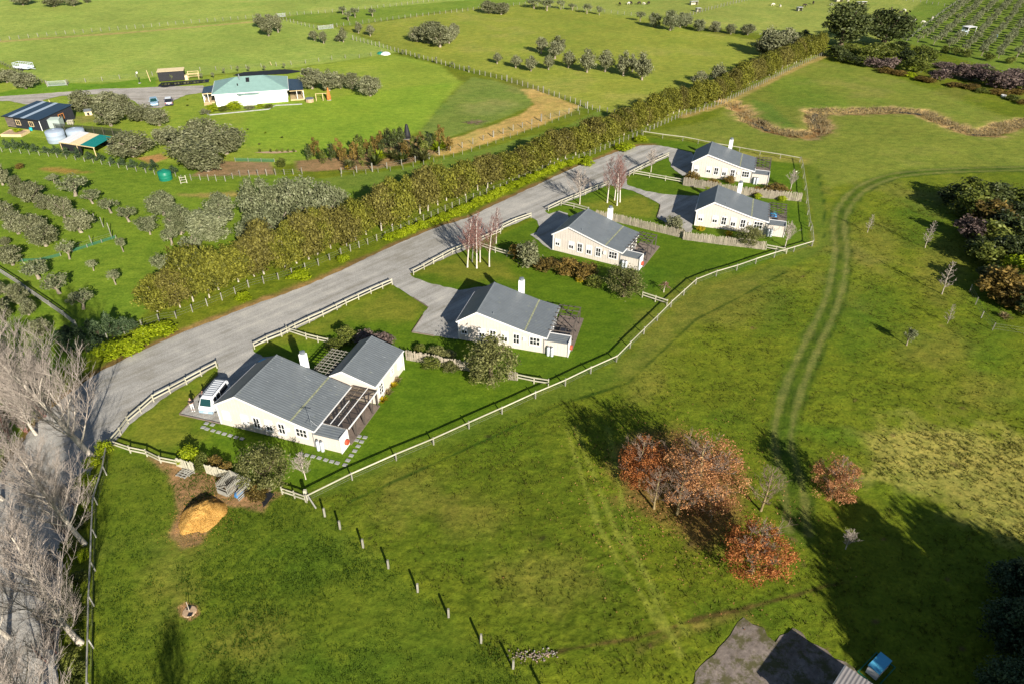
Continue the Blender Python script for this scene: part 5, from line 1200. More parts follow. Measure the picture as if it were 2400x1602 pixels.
fence_clumps()
# --- garden shrubs among the cottages
def garden(tile, cx, by, ty, w, kind, label, trunk=True, n=0):
    base = G(tile, cx, by); base.z = 0; h = hgt(base, T(tile, cx, ty)[1]) * 0.9; ww = w * K * dist_of(base) / CAM_F
    root = empty('garden_shrub', base, TG.uniform(0, 6.28), label, 'shrub')
    if trunk: place('trunk', TG.choice(TRB), (0, 0, -0.05), 0, (ww, ww, h), root)
    place('crown', GS[kind][n % len(GS[kind])], (0, 0, 0), TG.uniform(0, 6.28), (ww * 1.22, ww * 1.22, h), root)
    return root
GS = {'shrub': [crown(700 + i, LF['shrub'], 5200, 80, 0.02, 1.0, 0.15, 0.021, 0.45, 0.6, ([0, .4, 1], [.9, 1, .75])) for i in range(2)], 'dark': SH['dark'], 'bronze': SH['bronze'], 'mid': SH['mid'], 'purple': SH['purple'], 'olive': SH['olive']}
garden('11', 1035, 1060, 700, 360, 'shrub', "big round grey-green shrub in front of the second cottage", n=0)
garden('11', 1940, 470, 225, 270, 'shrub', "big round green shrub in front of the middle cottage's annex", n=1)
garden('11', 1285, 270, 65, 190, 'olive', "round shrub with a reddish side at the middle cottage's near corner", n=0)
garden('20', 1850, 235, -125, 330, 'shrub', "big grey-green shrub behind the compost bins by the nearest cottage", n=1)
garden('12', 455, 120, -30, 190, 'shrub', "round green shrub in front of the fourth cottage's end", n=0)
shrubs([('11', 1200, 225, 90, 90, 'bronze', "reddish bush on the left flank of the round shrub"), ('11', 1420, 290, 200, 170, 'bronze', "bronze bush at the left of the hedge bed below the middle cottage"), ('11', 1560, 310, 205, 190, 'bronze', "bronze bush in the middle of the bed below the middle cottage"), ('11', 1680, 345, 225, 160, 'bronze', "pale-flecked bronze bush in the bed below the middle cottage"), ('11', 1740, 410, 320, 110, 'mid', "low yellow-green bush at the end of the bed below the middle cottage"), ('11', 1640, 370, 330, 60, 'gold', "small golden plant at the foot of the bronze bed"),
        ('11', 540, 850, 790, 80, 'mid', "small clipped round bush near the second cottage's gravel pad"), ('11', 650, 880, 815, 110, 'shrub', "low bush behind the grey palings left of the round shrub"), ('11', 740, 890, 840, 100, 'shrub', "second low bush behind the grey palings by the round shrub"), ('11', 620, 960, 880, 130, 'mid', "spreading bush on the bark bed before the grey palings"), ('11', 760, 975, 910, 120, 'shrub', "bush on the bark bed beside the big round shrub"), ('11', 930, 1060, 960, 110, 'mid', "leafy green bush at the foot of the big round shrub"),
        ('11', 160, 790, 700, 130, 'purple', "dark red twiggy bush behind the wing of the nearest cottage"), ('11', 290, 800, 720, 150, 'purple', "second dark red bush behind the wing ridge of the nearest cottage"), ('11', 45, 790, 665, 140, 'mid', "white-flowered bush at the end of the short side fence"), ('10', 2300, 830, 760, 110, 'mid', "yellow-green bush beside the courtyard pergola"),
        ('20', 1310, 30, -70, 150, 'lime', "yellow-green flowering bush above the pallet screen on the near lawn"), ('20', 1400, 60, -30, 90, 'mid', "small green bush between the screens"), ('20', 1385, 105, 40, 75, 'mid', "green bush spilling over the pale board screen"), ('20', 1490, 75, -10, 100, 'bronze', "reddish dry bush behind the board screen by the compost"), ('20', 1570, 120, 30, 80, 'bronze', "low dry bush beside the big shrub above the compost"), ('20', 1780, 285, 190, 140, 'bronze', "dry grassy clump at the foot of the big shrub right of compost"),
        ('02', 60, 1260, 1165, 100, 'bronze', "bushy shrub at the left end of the far palings"), ('02', 320, 1260, 1205, 80, 'bronze', "dark round bush under the farthest cottage's windows"), ('02', 200, 1285, 1225, 100, 'bronze', "red-brown bush behind the far palings"), ('02', 640, 1330, 1265, 170, 'bronze', "low red-brown hedge bush right of the farthest cottage's annex"), ('02', 500, 1340, 1280, 100, 'bronze', "brown bush behind the palings below the annex"), ('02', 175, 1300, 1272, 55, 'lime', "small lime plant before the far palings"), ('02', 515, 1370, 1325, 50, 'lime', "lime plant before the palings beside the fourth cottage's chimney"), ('02', 685, 1385, 1345, 60, 'lime', "lime plant near the right end of the far palings"),
        ('12', 318, 55, 15, 50, 'gold', "golden shrub under the fourth cottage's middle windows"), ('12', 120, 20, -15, 60, 'gold', "low golden plant behind the long palings"), ('11', 2330, 1568 - 1530, -10, 60, 'shrub', "grey bush on the fourth drive beside the palings"), ('01', 2290, 1568, 1480, 120, 'olive', "grey twiggy bush at the corner of the fourth drive"),
        ('00', 140, 1160, 1120, 60, 'bronze', "round rusty bush in the upper left of the grove"), ('00', 1940, 1150, 1080, 70, 'mid', "upright green bush by the hen run's right gate")])
# pale grasses along the nearest wing
for k, (tx, ty) in enumerate(((285, 1190), (320, 1140), (355, 1090), (385, 1055))):
    p = G('11', tx, ty); o = place('grass_clump', FLX[4 if k % 2 else 3], (p.x, p.y, 0), k, (.9, .9, .9)); tag(o, f"pale yellow grass clump along the wing wall of the nearest cottage, {ordn(k + 1)} from the veranda", 'plant', 'pale grasses along the wing')
# --- flax garden by the mown strip
def flax():
    rg = random.Random(3)
    spec = [(720, 470, 'c'), (780, 450, 'c'), (190, 1150, 'x')]
    line = [(2130, 1110), (2180, 1080), (2225, 1130), (2290, 1110), (2340, 1090)]
    n = 0
    def put(p, kind, h, lab):
        if kind == 'x': m = FLX[rg.choice((0, 1, 2))]; o = place('flax', m, (p.x, p.y, 0), rg.uniform(0, 6), (h, h, h)); tag(o, lab, 'plant', 'plants of the flax garden')
        else:
            o = place('young_conifer', rg.choice(SPI if kind == 's' else CON), (p.x, p.y, -0.05), rg.uniform(0, 6), (h * .62, h * .62, h)); tag(o, lab, 'tree', 'plants of the flax garden')
    pts = [('00', x_, y_, 's') for x_, y_ in line]
    for x_, y_, k_ in [(20, 1120, 's'), (60, 1160, 'x'), (100, 1110, 's'), (150, 1140, 's'), (130, 1070, 's'), (180, 1050, 's'), (230, 1060, 's'), (235, 1140, 'x'), (260, 1100, 'x'), (210, 1100, 's'), (290, 1070, 's'), (280, 1020, 's'), (330, 1030, 's'), (350, 1095, 'x'), (320, 985, 's'), (375, 1040, 's'), (420, 1120, 'x'), (420, 1050, 's'), (410, 1000, 's'), (440, 1085, 's'), (480, 1080, 'x'), (500, 1030, 's'), (550, 1000, 's'), (545, 1060, 's'), (580, 1090, 's'), (600, 1040, 's'), (560, 1110, 'x'), (640, 1010, 's'), (660, 1040, 'x'), (685, 990, 's'), (710, 1030, 'x'), (740, 1040, 's')]:
        pts.append(('01', x_, y_, k_))
    for k, (tl, x_, y_, k_) in enumerate(pts):
        h = rg.uniform(2.4, 3.2) if k_ == 'x' else rg.uniform(3.2, 5.0)
        put(G(tl, x_, y_), k_, h, f"{'spiky flax' if k_ == 'x' else 'slim bushy young tree'} in the planted bed above the mown strip, {ordn(k + 1)} from the left")
    p = G('01', 45, 1170); o = place('torch_plant', FLX[3], (p.x, p.y, 0), 0, (1.2, 1.2, 1.2)); tag(o, "bright orange-yellow spiky plant at the foot of the flax bed", 'plant')
flax()
# --- small evergreen hedge below the water tanks
def low_hedge():
    line = smooth_line(GL('00', (30, 1035), (160, 1050), (300, 1070), (450, 1090), (600, 1108), (760, 1145), (900, 1165), (1050, 1190), (1180, 1205)), 2.2)
    line = [p + Vector((0, 0.9, 0)) for p in line]
    for k, p in enumerate(line):
        h = TG.uniform(1.5, 2.5); o = place('hedge_bush', TG.choice(CON), (p.x, p.y, -0.05), TG.uniform(0, 6), (TG.uniform(1.9, 2.6), TG.uniform(1.9, 2.6), h))
        tag(o, f"dark feathery evergreen of the low hedge below the tanks, {ordn(k + 1)} from the left", 'shrub', 'evergreens of the low hedge')
low_hedge()
# --- small dark conifers at the near end of the hedge
for k, (tx, ty, tp, w) in enumerate([(420, 790, 690, 130), (490, 850, 690, 130), (560, 800, 620, 120), (600, 860, 700, 140), (700, 790, 590, 140), (690, 850, 720, 120), (780, 760, 545, 130), (830, 740, 600, 120), (880, 720, 580, 110), (930, 700, 610, 90), (640, 740, 600, 110), (480, 760, 640, 110)]):
    base = G('10', tx, ty); h = hgt(base, T('10', tx, tp)[1]) * .85; w_ = w * K * dist_of(base) / CAM_F * 1.25
    root = empty('young_conifer', (base.x, base.y, 0), TG.uniform(0, 6), f"blue-green young conifer at the near end of the hedge, {ordn(k + 1)} of the thicket", 'tree', 'young conifers at the hedge end')
    place('crown', CON[k % 3], (0, 0, 0), 0, (w_, w_, h), root); place('trunk', TRB[0], (0, 0, -.05), 0, (w_ * .3, w_ * .3, h * .8), root)
# --- two tall conifers, far right
for k, (cx, by, ty, w) in enumerate([(1085, 325, 8, 225), (1375, 320, 8, 215)]):
    tree('tall_conifer', G('02', cx, by), T('02', cx, ty)[1], w * K, [MAC[k]], TRB, f"tall dark conifer above the far bushes, {('left', 'right')[k]} one of the two", 'two tall conifers', 'tree', 1.85)
# --- far bush belt and purple hedge
rows = []
for k, (cx, by, ty, w, kd) in enumerate([(1050, 400, 290, 130, 'dark'), (1110, 430, 350, 110, 'dark'), (1160, 390, 290, 150, 'mid'), (1190, 450, 380, 90, 'dark'), (1260, 420, 300, 130, 'mid'), (1340, 410, 280, 160, 'mid'), (1310, 470, 380, 120, 'purple'), (1420, 475, 370, 130, 'purple'), (1430, 390, 285, 120, 'mid'), (1530, 450, 320, 130, 'dark'), (1600, 500, 350, 170, 'mid'), (1680, 430, 320, 130, 'mid'), (1500, 340, 275, 120, 'dark'), (1640, 380, 300, 110, 'mid')]):
    rows.append(('02', cx, by, ty, w, kd, f"{ {'dark': 'dark green', 'mid': 'mid-green', 'purple': 'purplish'}[kd]} bush in the belt below the two conifers, {ordn(k + 1)} from the left"))
for k, (cx, by, ty, w, kd) in enumerate([(1760, 560, 455, 120, 'purple'), (1800, 470, 415, 130, 'purple'), (1850, 530, 420, 140, 'purple'), (1930, 545, 420, 150, 'purple'), (2010, 560, 440, 140, 'purple'), (2080, 560, 450, 140, 'dark'), (2130, 600, 470, 150, 'purple'), (2210, 620, 480, 150, 'purple'), (2260, 560, 450, 140, 'purple'), (2330, 600, 480, 130, 'purple'), (2400, 640, 500, 150, 'purple'), (2050, 480, 430, 130, 'purple')]):
    rows.append(('02', cx, by, ty, w, kd, f"purple-brown bush of the far right shelter row, {ordn(k + 1)} from the left"))
shrubs(rows, 'bushes of the far right belt')
rows = []
for k, (cx, by, w, kd) in enumerate([(1400, 500, 120, 'gold'), (1500, 520, 110, 'bronze'), (1560, 530, 80, 'lime'), (1650, 560, 110, 'bronze'), (1700, 570, 90, 'bronze'), (1880, 600, 120, 'bronze'), (1980, 610, 120, 'bronze'), (2060, 640, 90, 'mid'), (2180, 650, 130, 'bronze'), (2300, 650, 120, 'bronze'), (2260, 690, 90, 'mid'), (2340, 720, 90, 'bronze')]):
    rows.append(('02', cx, by, by - 38, w, 'bronze' if kd == 'gold' else kd, f"low rusty sedge clump below the far bush belt, {ordn(k + 1)} from the left"))
shrubs(rows, 'sedge clumps below the belt')
# hedge inside the orchard edge
line = smooth_line(GL('02', (1800, 365), (1950, 395), (2100, 420), (2250, 440), (2420, 455)), 3.2)
for k, p in enumerate(line):
    o = place('hedge_bush', TG.choice(SH['mid']), (p.x, p.y, -0.05), TG.uniform(0, 6), (4.2, 3.4, TG.uniform(2.0, 2.6))); tag(o, f"green hedge bush along the young orchard's lower edge, {ordn(k + 1)} from the left", 'shrub', 'orchard edge hedge')
# --- young orchard: rows of small open trees
def orchard():
    A, B = G('02', 1600, 250), G('02', 1880, 30); row = (B - A).normalized(); acr = Vector((row.y, -row.x, 0)).normalized()
    poly = [(p.x, p.y) for p in GL('02', (1560, 300), (1900, 15), (2000, -60), (2460, -60), (2460, 430), (2250, 420), (1800, 345))]
    k = 0; rowk = {}
    for i in range(0, 34):
        for j in range(-6, 40):
            p = A + acr * (i * 4.6 + 3.0) + row * (j * 4.2 - 6) + Vector((TG.uniform(-.5, .5), TG.uniform(-.5, .5), 0))
            if sdist(np.array([p.x]), np.array([p.y]), poly)[0] > 0 or TG.random() < 0.08: continue
            k += 1; rowk[i] = rowk.get(i, 0) + 1
            if k > 290: return
            root = empty('orchard_tree', (p.x, p.y, 0), TG.uniform(0, 6), f"grey-green tree in the young orchard's {ordn(i + 1)} row from its fence, {ordn(rowk[i])} up the row", 'tree', 'young orchard trees')
            w = TG.uniform(2.2, 3.3); h = TG.uniform(2.2, 3.2)
            place('crown', TG.choice(OLS), (0, 0, 0), 0, (w, w, h), root); place('trunk', TG.choice(TRS), (0, 0, -.05), 0, (w * .6, w * .6, h), root)
orchard()
# --- native bush on the right
rows = []
for k, (tile, cx, by, ty, w, kd) in enumerate([('02', 1830, 1400, 1290, 130, 'dark'), ('02', 1960, 1420, 1255, 200, 'mid'), ('02', 1950, 1500, 1340, 180, 'mid'), ('02', 2110, 1440, 1290, 170, 'dark'), ('02', 2090, 1568, 1400, 190, 'bronze'), ('02', 2280, 1440, 1300, 160, 'mid'), ('02', 2260, 1568, 1420, 170, 'dark'), ('02', 2420, 1500, 1330, 180, 'mid'), ('12', 1960, 90, -60, 160, 'purple'), ('12', 2080, 130, -20, 180, 'mid'), ('12', 2060, 260, 110, 170, 'mid'), ('12', 2190, 230, 70, 160, 'dark'), ('12', 2290, 180, 40, 140, 'dark'), ('12', 2350, 120, -40, 160, 'dark'), ('12', 2160, 480, 300, 210, 'bronze'), ('12', 2290, 360, 220, 180, 'lime'), ('12', 2330, 470, 320, 160, 'mid'), ('12', 2260, 540, 420, 170, 'bronze'), ('12', 2370, 600, 440, 170, 'dark'), ('12', 2180, 60, -90, 170, 'dark'), ('12', 2440, 300, 130, 200, 'dark'), ('12', 2460, 480, 300, 200, 'dark'), ('02', 2180, 1330, 1270, 110, 'dark'), ('12', 2100, 380, 270, 120, 'dark'), ('12', 2000, 190, 80, 120, 'dark')]):
    rows.append((tile, cx, by, ty, w, kd, f"{ {'dark': 'dark', 'mid': 'green', 'olive': 'greyish', 'purple': 'grey-brown', 'bronze': 'brown', 'lime': 'bright spiky'}[kd]} shrub in the native bush at the right edge, {ordn(k + 1)} counting downhill"))
BUSHK[0] = 1.3
shrubs(rows, 'native bush at the right edge')
BUSHK[0] = 1.0
p = G('12', 2210, 620); tag(place('tussock', FLX[4], (p.x, p.y, 0), 0, (1.3, 1.3, 1.1)), "straw-coloured tussock below the native bush", 'plant')
# --- bare trees
def bare(name, base, meshes, sc, label, group=None, rz=None, parts=('trunk', 'branches')):
    root = empty(name, (base[0], base[1], 0), TG.uniform(0, 6.28) if rz is None else rz, label, 'tree', group)
    place(parts[0], meshes[0], (0, 0, -0.05), 0, (sc, sc, sc), root); place(parts[1], meshes[1], (0, 0, -0.05), 0, (sc, sc, sc), root)
    return root
POP = [bare_tree(800 + i, 13.0, 34, 38, 0.52, 0.13, 14, 11, 0.19, 0.6, mats=('white', 'twig'), lean=(-0.22, 0.02), minr=0.0095) for i in range(3)]
for k, (tile, tx, ty, sc, v, rz) in enumerate([('10', 655, 1590, 1.35, 0, 0.1), ('20', 582, 605, 1.0, 1, 0.0), ('20', 556, 1285, 1.05, 2, 0.2), ('20', 330, 1700, 0.9, 0, 1.0), ('20', 440, 2050, 1.0, 1, 0.4), ('10', 250, 1420, 0.75, 2, 0.0), ('10', 60, 1330, 0.8, 1, 0.5), ('10', 420, 1230, 0.55, 2, 0.7), ('20', 20, 300, .85, 2, .3), ('20', -150, 900, 1.0, 0, .5), ('20', 60, 1250, .8, 1, .9), ('10', -120, 1560, .95, 2, .4)]):
    bare('bare_tree', G(tile, tx, ty), POP[v], sc, ["tall bare grey tree overhanging the road bend, its trunk at the lawn corner", "bare grey tree leaning over the road, second along the rail fence", "bare grey tree with a mottled trunk, third along the rail fence", "bare grey tree at the lower left corner, mostly twigs", "bare grey tree rising from below the bottom edge", "bare fan-shaped tree on the far side of the road bend", "bare tree at the left edge behind the road", "smaller bare tree on the inner verge of the road bend", "bare tree at the left frame edge, upper of three beyond the road", "bare tree at the left frame edge, middle of three beyond the road", "bare tree at the left frame edge, lowest of three beyond the road", "bare tree at the left edge where the road leaves the frame"][k], 'bare trees along the left road', rz)
TW = [bare_tree(830 + i, 3.2, 16, 35, 0.55, 0.05, 10, 5, 0.05, 0.6, mats=('birch_twig', 'twig'), multi=3, minr=0.012) for i in range(2)]
for k, (tile, tx, ty, sc) in enumerate([('10', 100, 1250, 1.2), ('10', 240, 1200, 1.2), ('10', 340, 1290, 1.0), ('10', 30, 1480, 1.3), ('10', 170, 1420, 1.1), ('20', 480, 330, 0.9), ('20', 430, 560, 0.9), ('20', 400, 800, 0.8), ('20', 370, 1180, 0.9), ('20', 350, 1380, 0.9)]):
    bare('bare_shrub', G(tile, tx, ty), TW[k % 2], sc, f"pinkish leafless scrub under the bare trees by the road bend, {ordn(k + 1)} from the top", 'leafless scrub along the road bend')
BIR = [bare_tree(850 + i, 8.5, 26, 42, 0.36, 0.26, 10, 5, 0.095, 0.5, mats=('pale', 'birch_twig'), minr=0.010) for i in range(3)]
for k, (tile, tx, ty, sc) in enumerate([('11', 868, 272, 1.0), ('11', 932, 278, 1.0), ('11', 1018, 266, .95), ('11', 900, 236, .85), ('11', 955, 236, .8), ('11', 1065, 108, .7)]):
    bare('birch_tree', G(tile, tx, ty), BIR[k % 3], sc, f"white-stemmed bare birch of the clump by the second driveway, {ordn(k + 1)} of the clump", 'birches by the second driveway')
for k, (tx, ty, sc) in enumerate([(1830, 1396, .95), (1897, 1416, 1.05), (1917, 1392, 1.0), (1880, 1380, .8)]):
    bare('birch_tree', G('01', tx, ty), BIR[(k + 1) % 3], sc, f"white-stemmed bare birch with pink twigs between the third and fourth driveways, {ordn(k + 1)} of its clump", 'birches by the fourth driveway')
SM = [bare_tree(870 + i, 5.0, 22, 50, 0.5, 0.26, 11, 7, 0.08, 0.4, mats=('white', 'twig'), minr=0.012) for i in range(2)]
POLE = bare_tree(880, 5.5, 30, 60, 0.26, 0.18, 8, 4, 0.06, 0.2, mats=('grey', 'twig'), minr=0.012)
WEEP = bare_tree(884, 1.9, 22, 70, 0.55, 0.6, 9, 4, 0.06, 0.1, mats=('white', 'birch_twig'), droop=0.6, minr=0.01)
bare('bare_tree', G('01', 1640, 1406), SM[0], 1.15, "small bare grey tree behind the short fourth road fence")
bare('bare_tree', G('01', 2130, 1186), SM[1], .9, "slim bare sapling beside the last road fence")
bare('bare_tree', G('02', 740, 1312), SM[1], .75, "silvery bare small tree on the farthest cottage's side lawn")
bare('bare_tree', G('12', 702, 136), SM[0], .8, "vase-shaped bare tree at the fourth cottage's end wall")
bare('bare_tree', G('20', 2105, 158), SM[0], .6, "bare small tree with a white trunk on the nearest cottage's lower lawn", None, 2.6)
bare('weeping_tree', G('11', 2218, 442), WEEP, 1.0, "small weeping bare tree on the lawn beside the middle cottage's tall shrub")
bare('dead_tree', G('22', 1120, 640), SM[1], .5, "dead grey branchy snag standing in the big shadow")
for k, (tile, tx, ty, sc) in enumerate([('12', 1668, 138, .85), ('12', 1783, 456, .95), ('12', 1820, 658, .55), ('12', 1270, 32, .6)]):
    bare('bare_sapling', G(tile, tx, ty), POLE, sc, f"thin bare pole-like sapling in the right paddock, {ordn(k + 1)} of four", 'bare saplings in the right paddock')
t_ = tree('small_tree', G('12', 1540, 806), T('12', 1540, 690)[1], 85 * K, OLS, TRS, "little yellowish tree alone in the right paddock beside its dark shadow")
# --- russet trees and their bare neighbours in the lower paddock
def russet(base, w, h, cm, seed, label, branches=True):
    root = empty('russet_tree', (base.x, base.y, 0), TG.uniform(0, 6), label, 'tree', 'russet-leaved trees in the lower paddock')
    b = RBR[seed % len(RBR)]
    place('trunk', b[0], (0, 0, -.05), 0, (w / 5.2, w / 5.2, h / 6.0), root); place('branches', b[1], (0, 0, -.05), 0, (w / 5.2, w / 5.2, h / 6.0), root)
    place('crown', cm, (0, 0, 0), TG.uniform(0, 6), (w, w, h * .97), root)
RBR = [bare_tree(900 + i, 6.0, 22, 55, 0.50, 0.15, 9, 5, 0.12, 0.35, mats=('yellow', 'bare_twig'), minr=0.012) for i in range(3)]
russet(D(1465, 1115), 5.4, 6.2, RST[0], 0, "deep russet tree at the left of the autumn group, against its dark shadow")
russet(D(1590, 1150), 9.6, 7.4, RST[1], 1, "largest pale russet tree in the middle of the autumn group")
russet(D(1725, 1312), 6.6, 5.6, RST[0], 2, "bright orange-red tree, the nearest of the autumn group")
russet(D(1905, 1140), 5.2, 4.6, RST[2], 0, "small russet tree beside the wheel tracks, right of the autumn group")
for k, (dx, dy, sc, s_) in enumerate([(1553, 1178, 1.0, 1), (1500, 1165, .8, 2), (1745, 1170, .85, 0), (1630, 1195, .7, 0)]):
    bare('bare_tree', D(dx, dy), RBR[s_], sc, ["bare tree with a yellow lichened trunk in front of the russet group", "bare grey tree at the left front of the russet group", "bare thin tree between the russet group and the wheel tracks", "low bare tree beside the nearest orange tree"][k], 'bare trees among the russets')
# --- dark shelter conifers rising from below the lower right corner
for k, (x_, y_, h, w) in enumerate([(33.8, 25.5, 4.6, 4.6), (36.6, 29.8, 5.2, 5.0), (39.6, 34.0, 4.2, 4.6), (36.5, 25.5, 6.0, 5.5), (37.4, 17.5, 13.2, 8.6), (37.4, 12, 13.2, 8.6), (37.4, 6.5, 13.2, 8.6), (37.4, 1.0, 13.2, 8.6), (42.0, 18.5, 14.2, 9.4), (47.2, 18.5, 13.8, 9.4), (52.4, 15.3, 14.2, 9.4), (57.6, 13.7, 13.8, 9.4), (62.8, 12.1, 14.2, 9.4), (42.9, 13.0, 13.9, 9.4), (48.1, 13.0, 13.5, 9.4), (53.3, 9.8, 13.9, 9.4), (58.5, 8.2, 13.5, 9.4), (63.7, 6.6, 13.9, 9.4), (42.0, 7.5, 14.2, 9.4), (47.2, 7.5, 13.8, 9.4), (52.4, 4.3, 14.2, 9.4), (57.6, 2.7, 13.8, 9.4), (62.8, 1.1, 14.2, 9.4), (42.9, 2, 13.9, 9.4), (48.1, 2, 13.5, 9.4), (53.3, -1.2, 13.9, 9.4), (42.0, -4, 14.2, 9.4), (47.2, -4, 13.8, 9.4), (52.4, -7.2, 14.2, 9.4)]):
    root = empty('shelter_conifer', (x_, y_, 0), k, f"large dark conifer of the shelter belt in the lower right corner, {ordn(k + 1)} of the belt", 'tree', 'shelter belt conifers')
    place('crown', BIG[k % 2], (0, 0, 0), 0, (w, w, h), root); place('trunk', TRB[k % 2], (0, 0, -.05), 0, (w * .8, w * .8, h), root)
for k, (x_, y_) in enumerate(((-19.5, 9.5), (-16.0, 10.5), (-12.5, 8.5))):
    bare('bare_tree', (x_, y_), POP[k], .8, f"bare tree below the bottom edge whose shadow streaks the near lawn, {ordn(k + 1)} of three", 'bare trees below the frame')
# little plants: saplings along the lawn fence, behind the white house, garden bits
for k, (tile, tx, ty) in enumerate([('01', 425, 385), ('01', 535, 415), ('01', 650, 440), ('01', 765, 470), ('01', 880, 500), ('00', 1715, 500), ('00', 1825, 495), ('00', 1640, 500), ('00', 1545, 515), ('00', 1470, 545), ('00', 1390, 550), ('00', 1960, 480), ('00', 1185, 560)]):
    p = G(tile, tx, ty); root = empty('staked_sapling', (p.x, p.y, 0), 0, f"tiny staked sapling along the white house's back and lawn fence, {ordn(k + 1)} of the row", 'tree', 'staked saplings')
    place('crown', OLS[k % 4], (0, 0, 0), k, (1.0, 1.0, 1.9), root); b = MB(); b.tube((0, 0, 0), (0, 0, 1.0), .03, .03, 5); b.build('stem', BK['brown'], root)
for k, tx in enumerate((1790, 1865, 1910, 1945, 1985, 2025)):
    p = G('00', tx, 1050); tag(place('vine', SH['mid'][k % 2], (p.x, p.y, 0), k, (.7, .7, .8)), f"small dark plant in the short brown bed on the far lawn, {ordn(k + 1)} from the left", 'plant', 'plants of the short bed')
for k, (tx, ty) in enumerate([(1290, 690), (1290, 730), (1705, 895), (1828, 918), (1942, 950), (1785, 997), (1290, 840)]):
    p = G('00', tx, ty); tag(place('lawn_plant', FLX[k % 3], (p.x, p.y, 0), k, (.6, .6, .45)), f"tiny plant ringed by bare soil on the far lawn, {ordn(k + 1)} from the top", 'plant', 'tiny lawn plants')
# rough grass standing in the paddocks: blade tufts nobody could count
def tufts(name, poly, n, hgt_, mat, seed, wid=0.05, k=4):
    rng = np.random.default_rng(seed); xs = [p[0] for p in poly]; ys = [p[1] for p in poly]
    P = np.stack([rng.uniform(min(xs), max(xs), n * 3), rng.uniform(min(ys), max(ys), n * 3)], 1)
    P = P[(sdist(P[:, 0], P[:, 1], poly) < 0) & (sdist(P[:, 0], P[:, 1], ROAD) > 0.4) & (sdist(P[:, 0], P[:, 1], SHED_PAD) > 0.2) & (sdist(P[:, 0], P[:, 1], TRACK, False) > 1.4)]
    P = P[fbm(P[:, 0], P[:, 1], 0.25, 55) > rng.uniform(0.25, 0.65, len(P))][:n]
    m = len(P); ang = rng.uniform(0, 6.28, (m, k)); ln = hgt_ * rng.uniform(.5, 1.2, (m, k)); sp = rng.uniform(.5, 1.6, (m, k))
    c, s_ = np.cos(ang), np.sin(ang); B = np.repeat(P[:, None, :], k, 1) + np.stack([c, s_], -1) * 0.05
    z = np.full((m, k), -0.03)
    a = np.stack([B[..., 0] - s_ * wid, B[..., 1] + c * wid, z], -1); b = np.stack([B[..., 0] + s_ * wid, B[..., 1] - c * wid, z], -1)
    tip = np.stack([B[..., 0] + c * ln * sp, B[..., 1] + s_ * ln * sp, ln], -1)
    V = np.stack([a, b, tip], 2).reshape(-1, 3)
    return tag(place(name, np_mesh(name, V, np.arange(len(V)).reshape(-1, 3), mat)), kind='stuff')
LF['longgrass'] = m_leaf('long_grass_blades', tuple(tg(110, 112, 48)), tuple(tg(150, 144, 80)), tuple(tg(195, 182, 120)), 0.5, 0.8, 0.0)
LF['turf'] = m_leaf('paddock_blades', tuple(tg(84, 96, 30)), tuple(tg(116, 124, 44)), tuple(tg(165, 160, 84)), 0.5, 0.8, 0.0)
LF['lawn'] = m_leaf('lawn_blades', tuple(tg(70, 98, 24)), tuple(tg(92, 118, 34)), tuple(tg(128, 138, 54)), 0.5, 0.8, 0.0)
tufts('paddock_grass', [(p.x, p.y) for p in DL((720, 1150), (1280, 922), (1450, 870), (1800, 620), (1900, 560), (2000, 420), (2600, 420), (2600, 1700), (1200, 1600), (960, 1345), (775, 1182))], 24000, 0.13, LF['turf'], 3)
tufts('long_grass', [(p.x, p.y) for p in DL((1985, 1000), (2100, 968), (2349, 1005), (2700, 1060), (2700, 1330), (2349, 1255), (2200, 1165), (2010, 1085))], 1400, 0.18, LF['longgrass'], 4, 0.06, 5)
tufts('lawn_grass', [(p.x, p.y) for p in DL((215, 1700), (225, 1100), (262, 1045), (645, 1120), (702, 1135), (960, 1345), (1185, 1525), (1300, 1700))], 15000, 0.09, LF['lawn'], 5, 0.04, 4)
cp = offset_line(CREEK, 2.0) + offset_line(CREEK, -2.6)[::-1]
tufts('creek_grass', [(p.x, p.y) for p in cp], 4500, 0.5, LF['straw'], 6, 0.06, 4)
# fallen leaves under the russet trees
def litter():
    rng = np.random.default_rng(9); n = 2600; c = D(1570, 1130)
    P = np.stack([c.x + rng.normal(size=n) * 5.0, c.y + rng.normal(size=n) * 5.0, rng.uniform(.06, .14, n)], 1)
    N = rng.normal(size=(n, 3)) * .4 + np.array([0, 0, 1]); tag(place('fallen_leaves', leaf_quads(P, N, 0.06, .7, rng.random(n), rng, LF['rust_pale'], 'fallen_leaves')), kind='stuff')
litter()
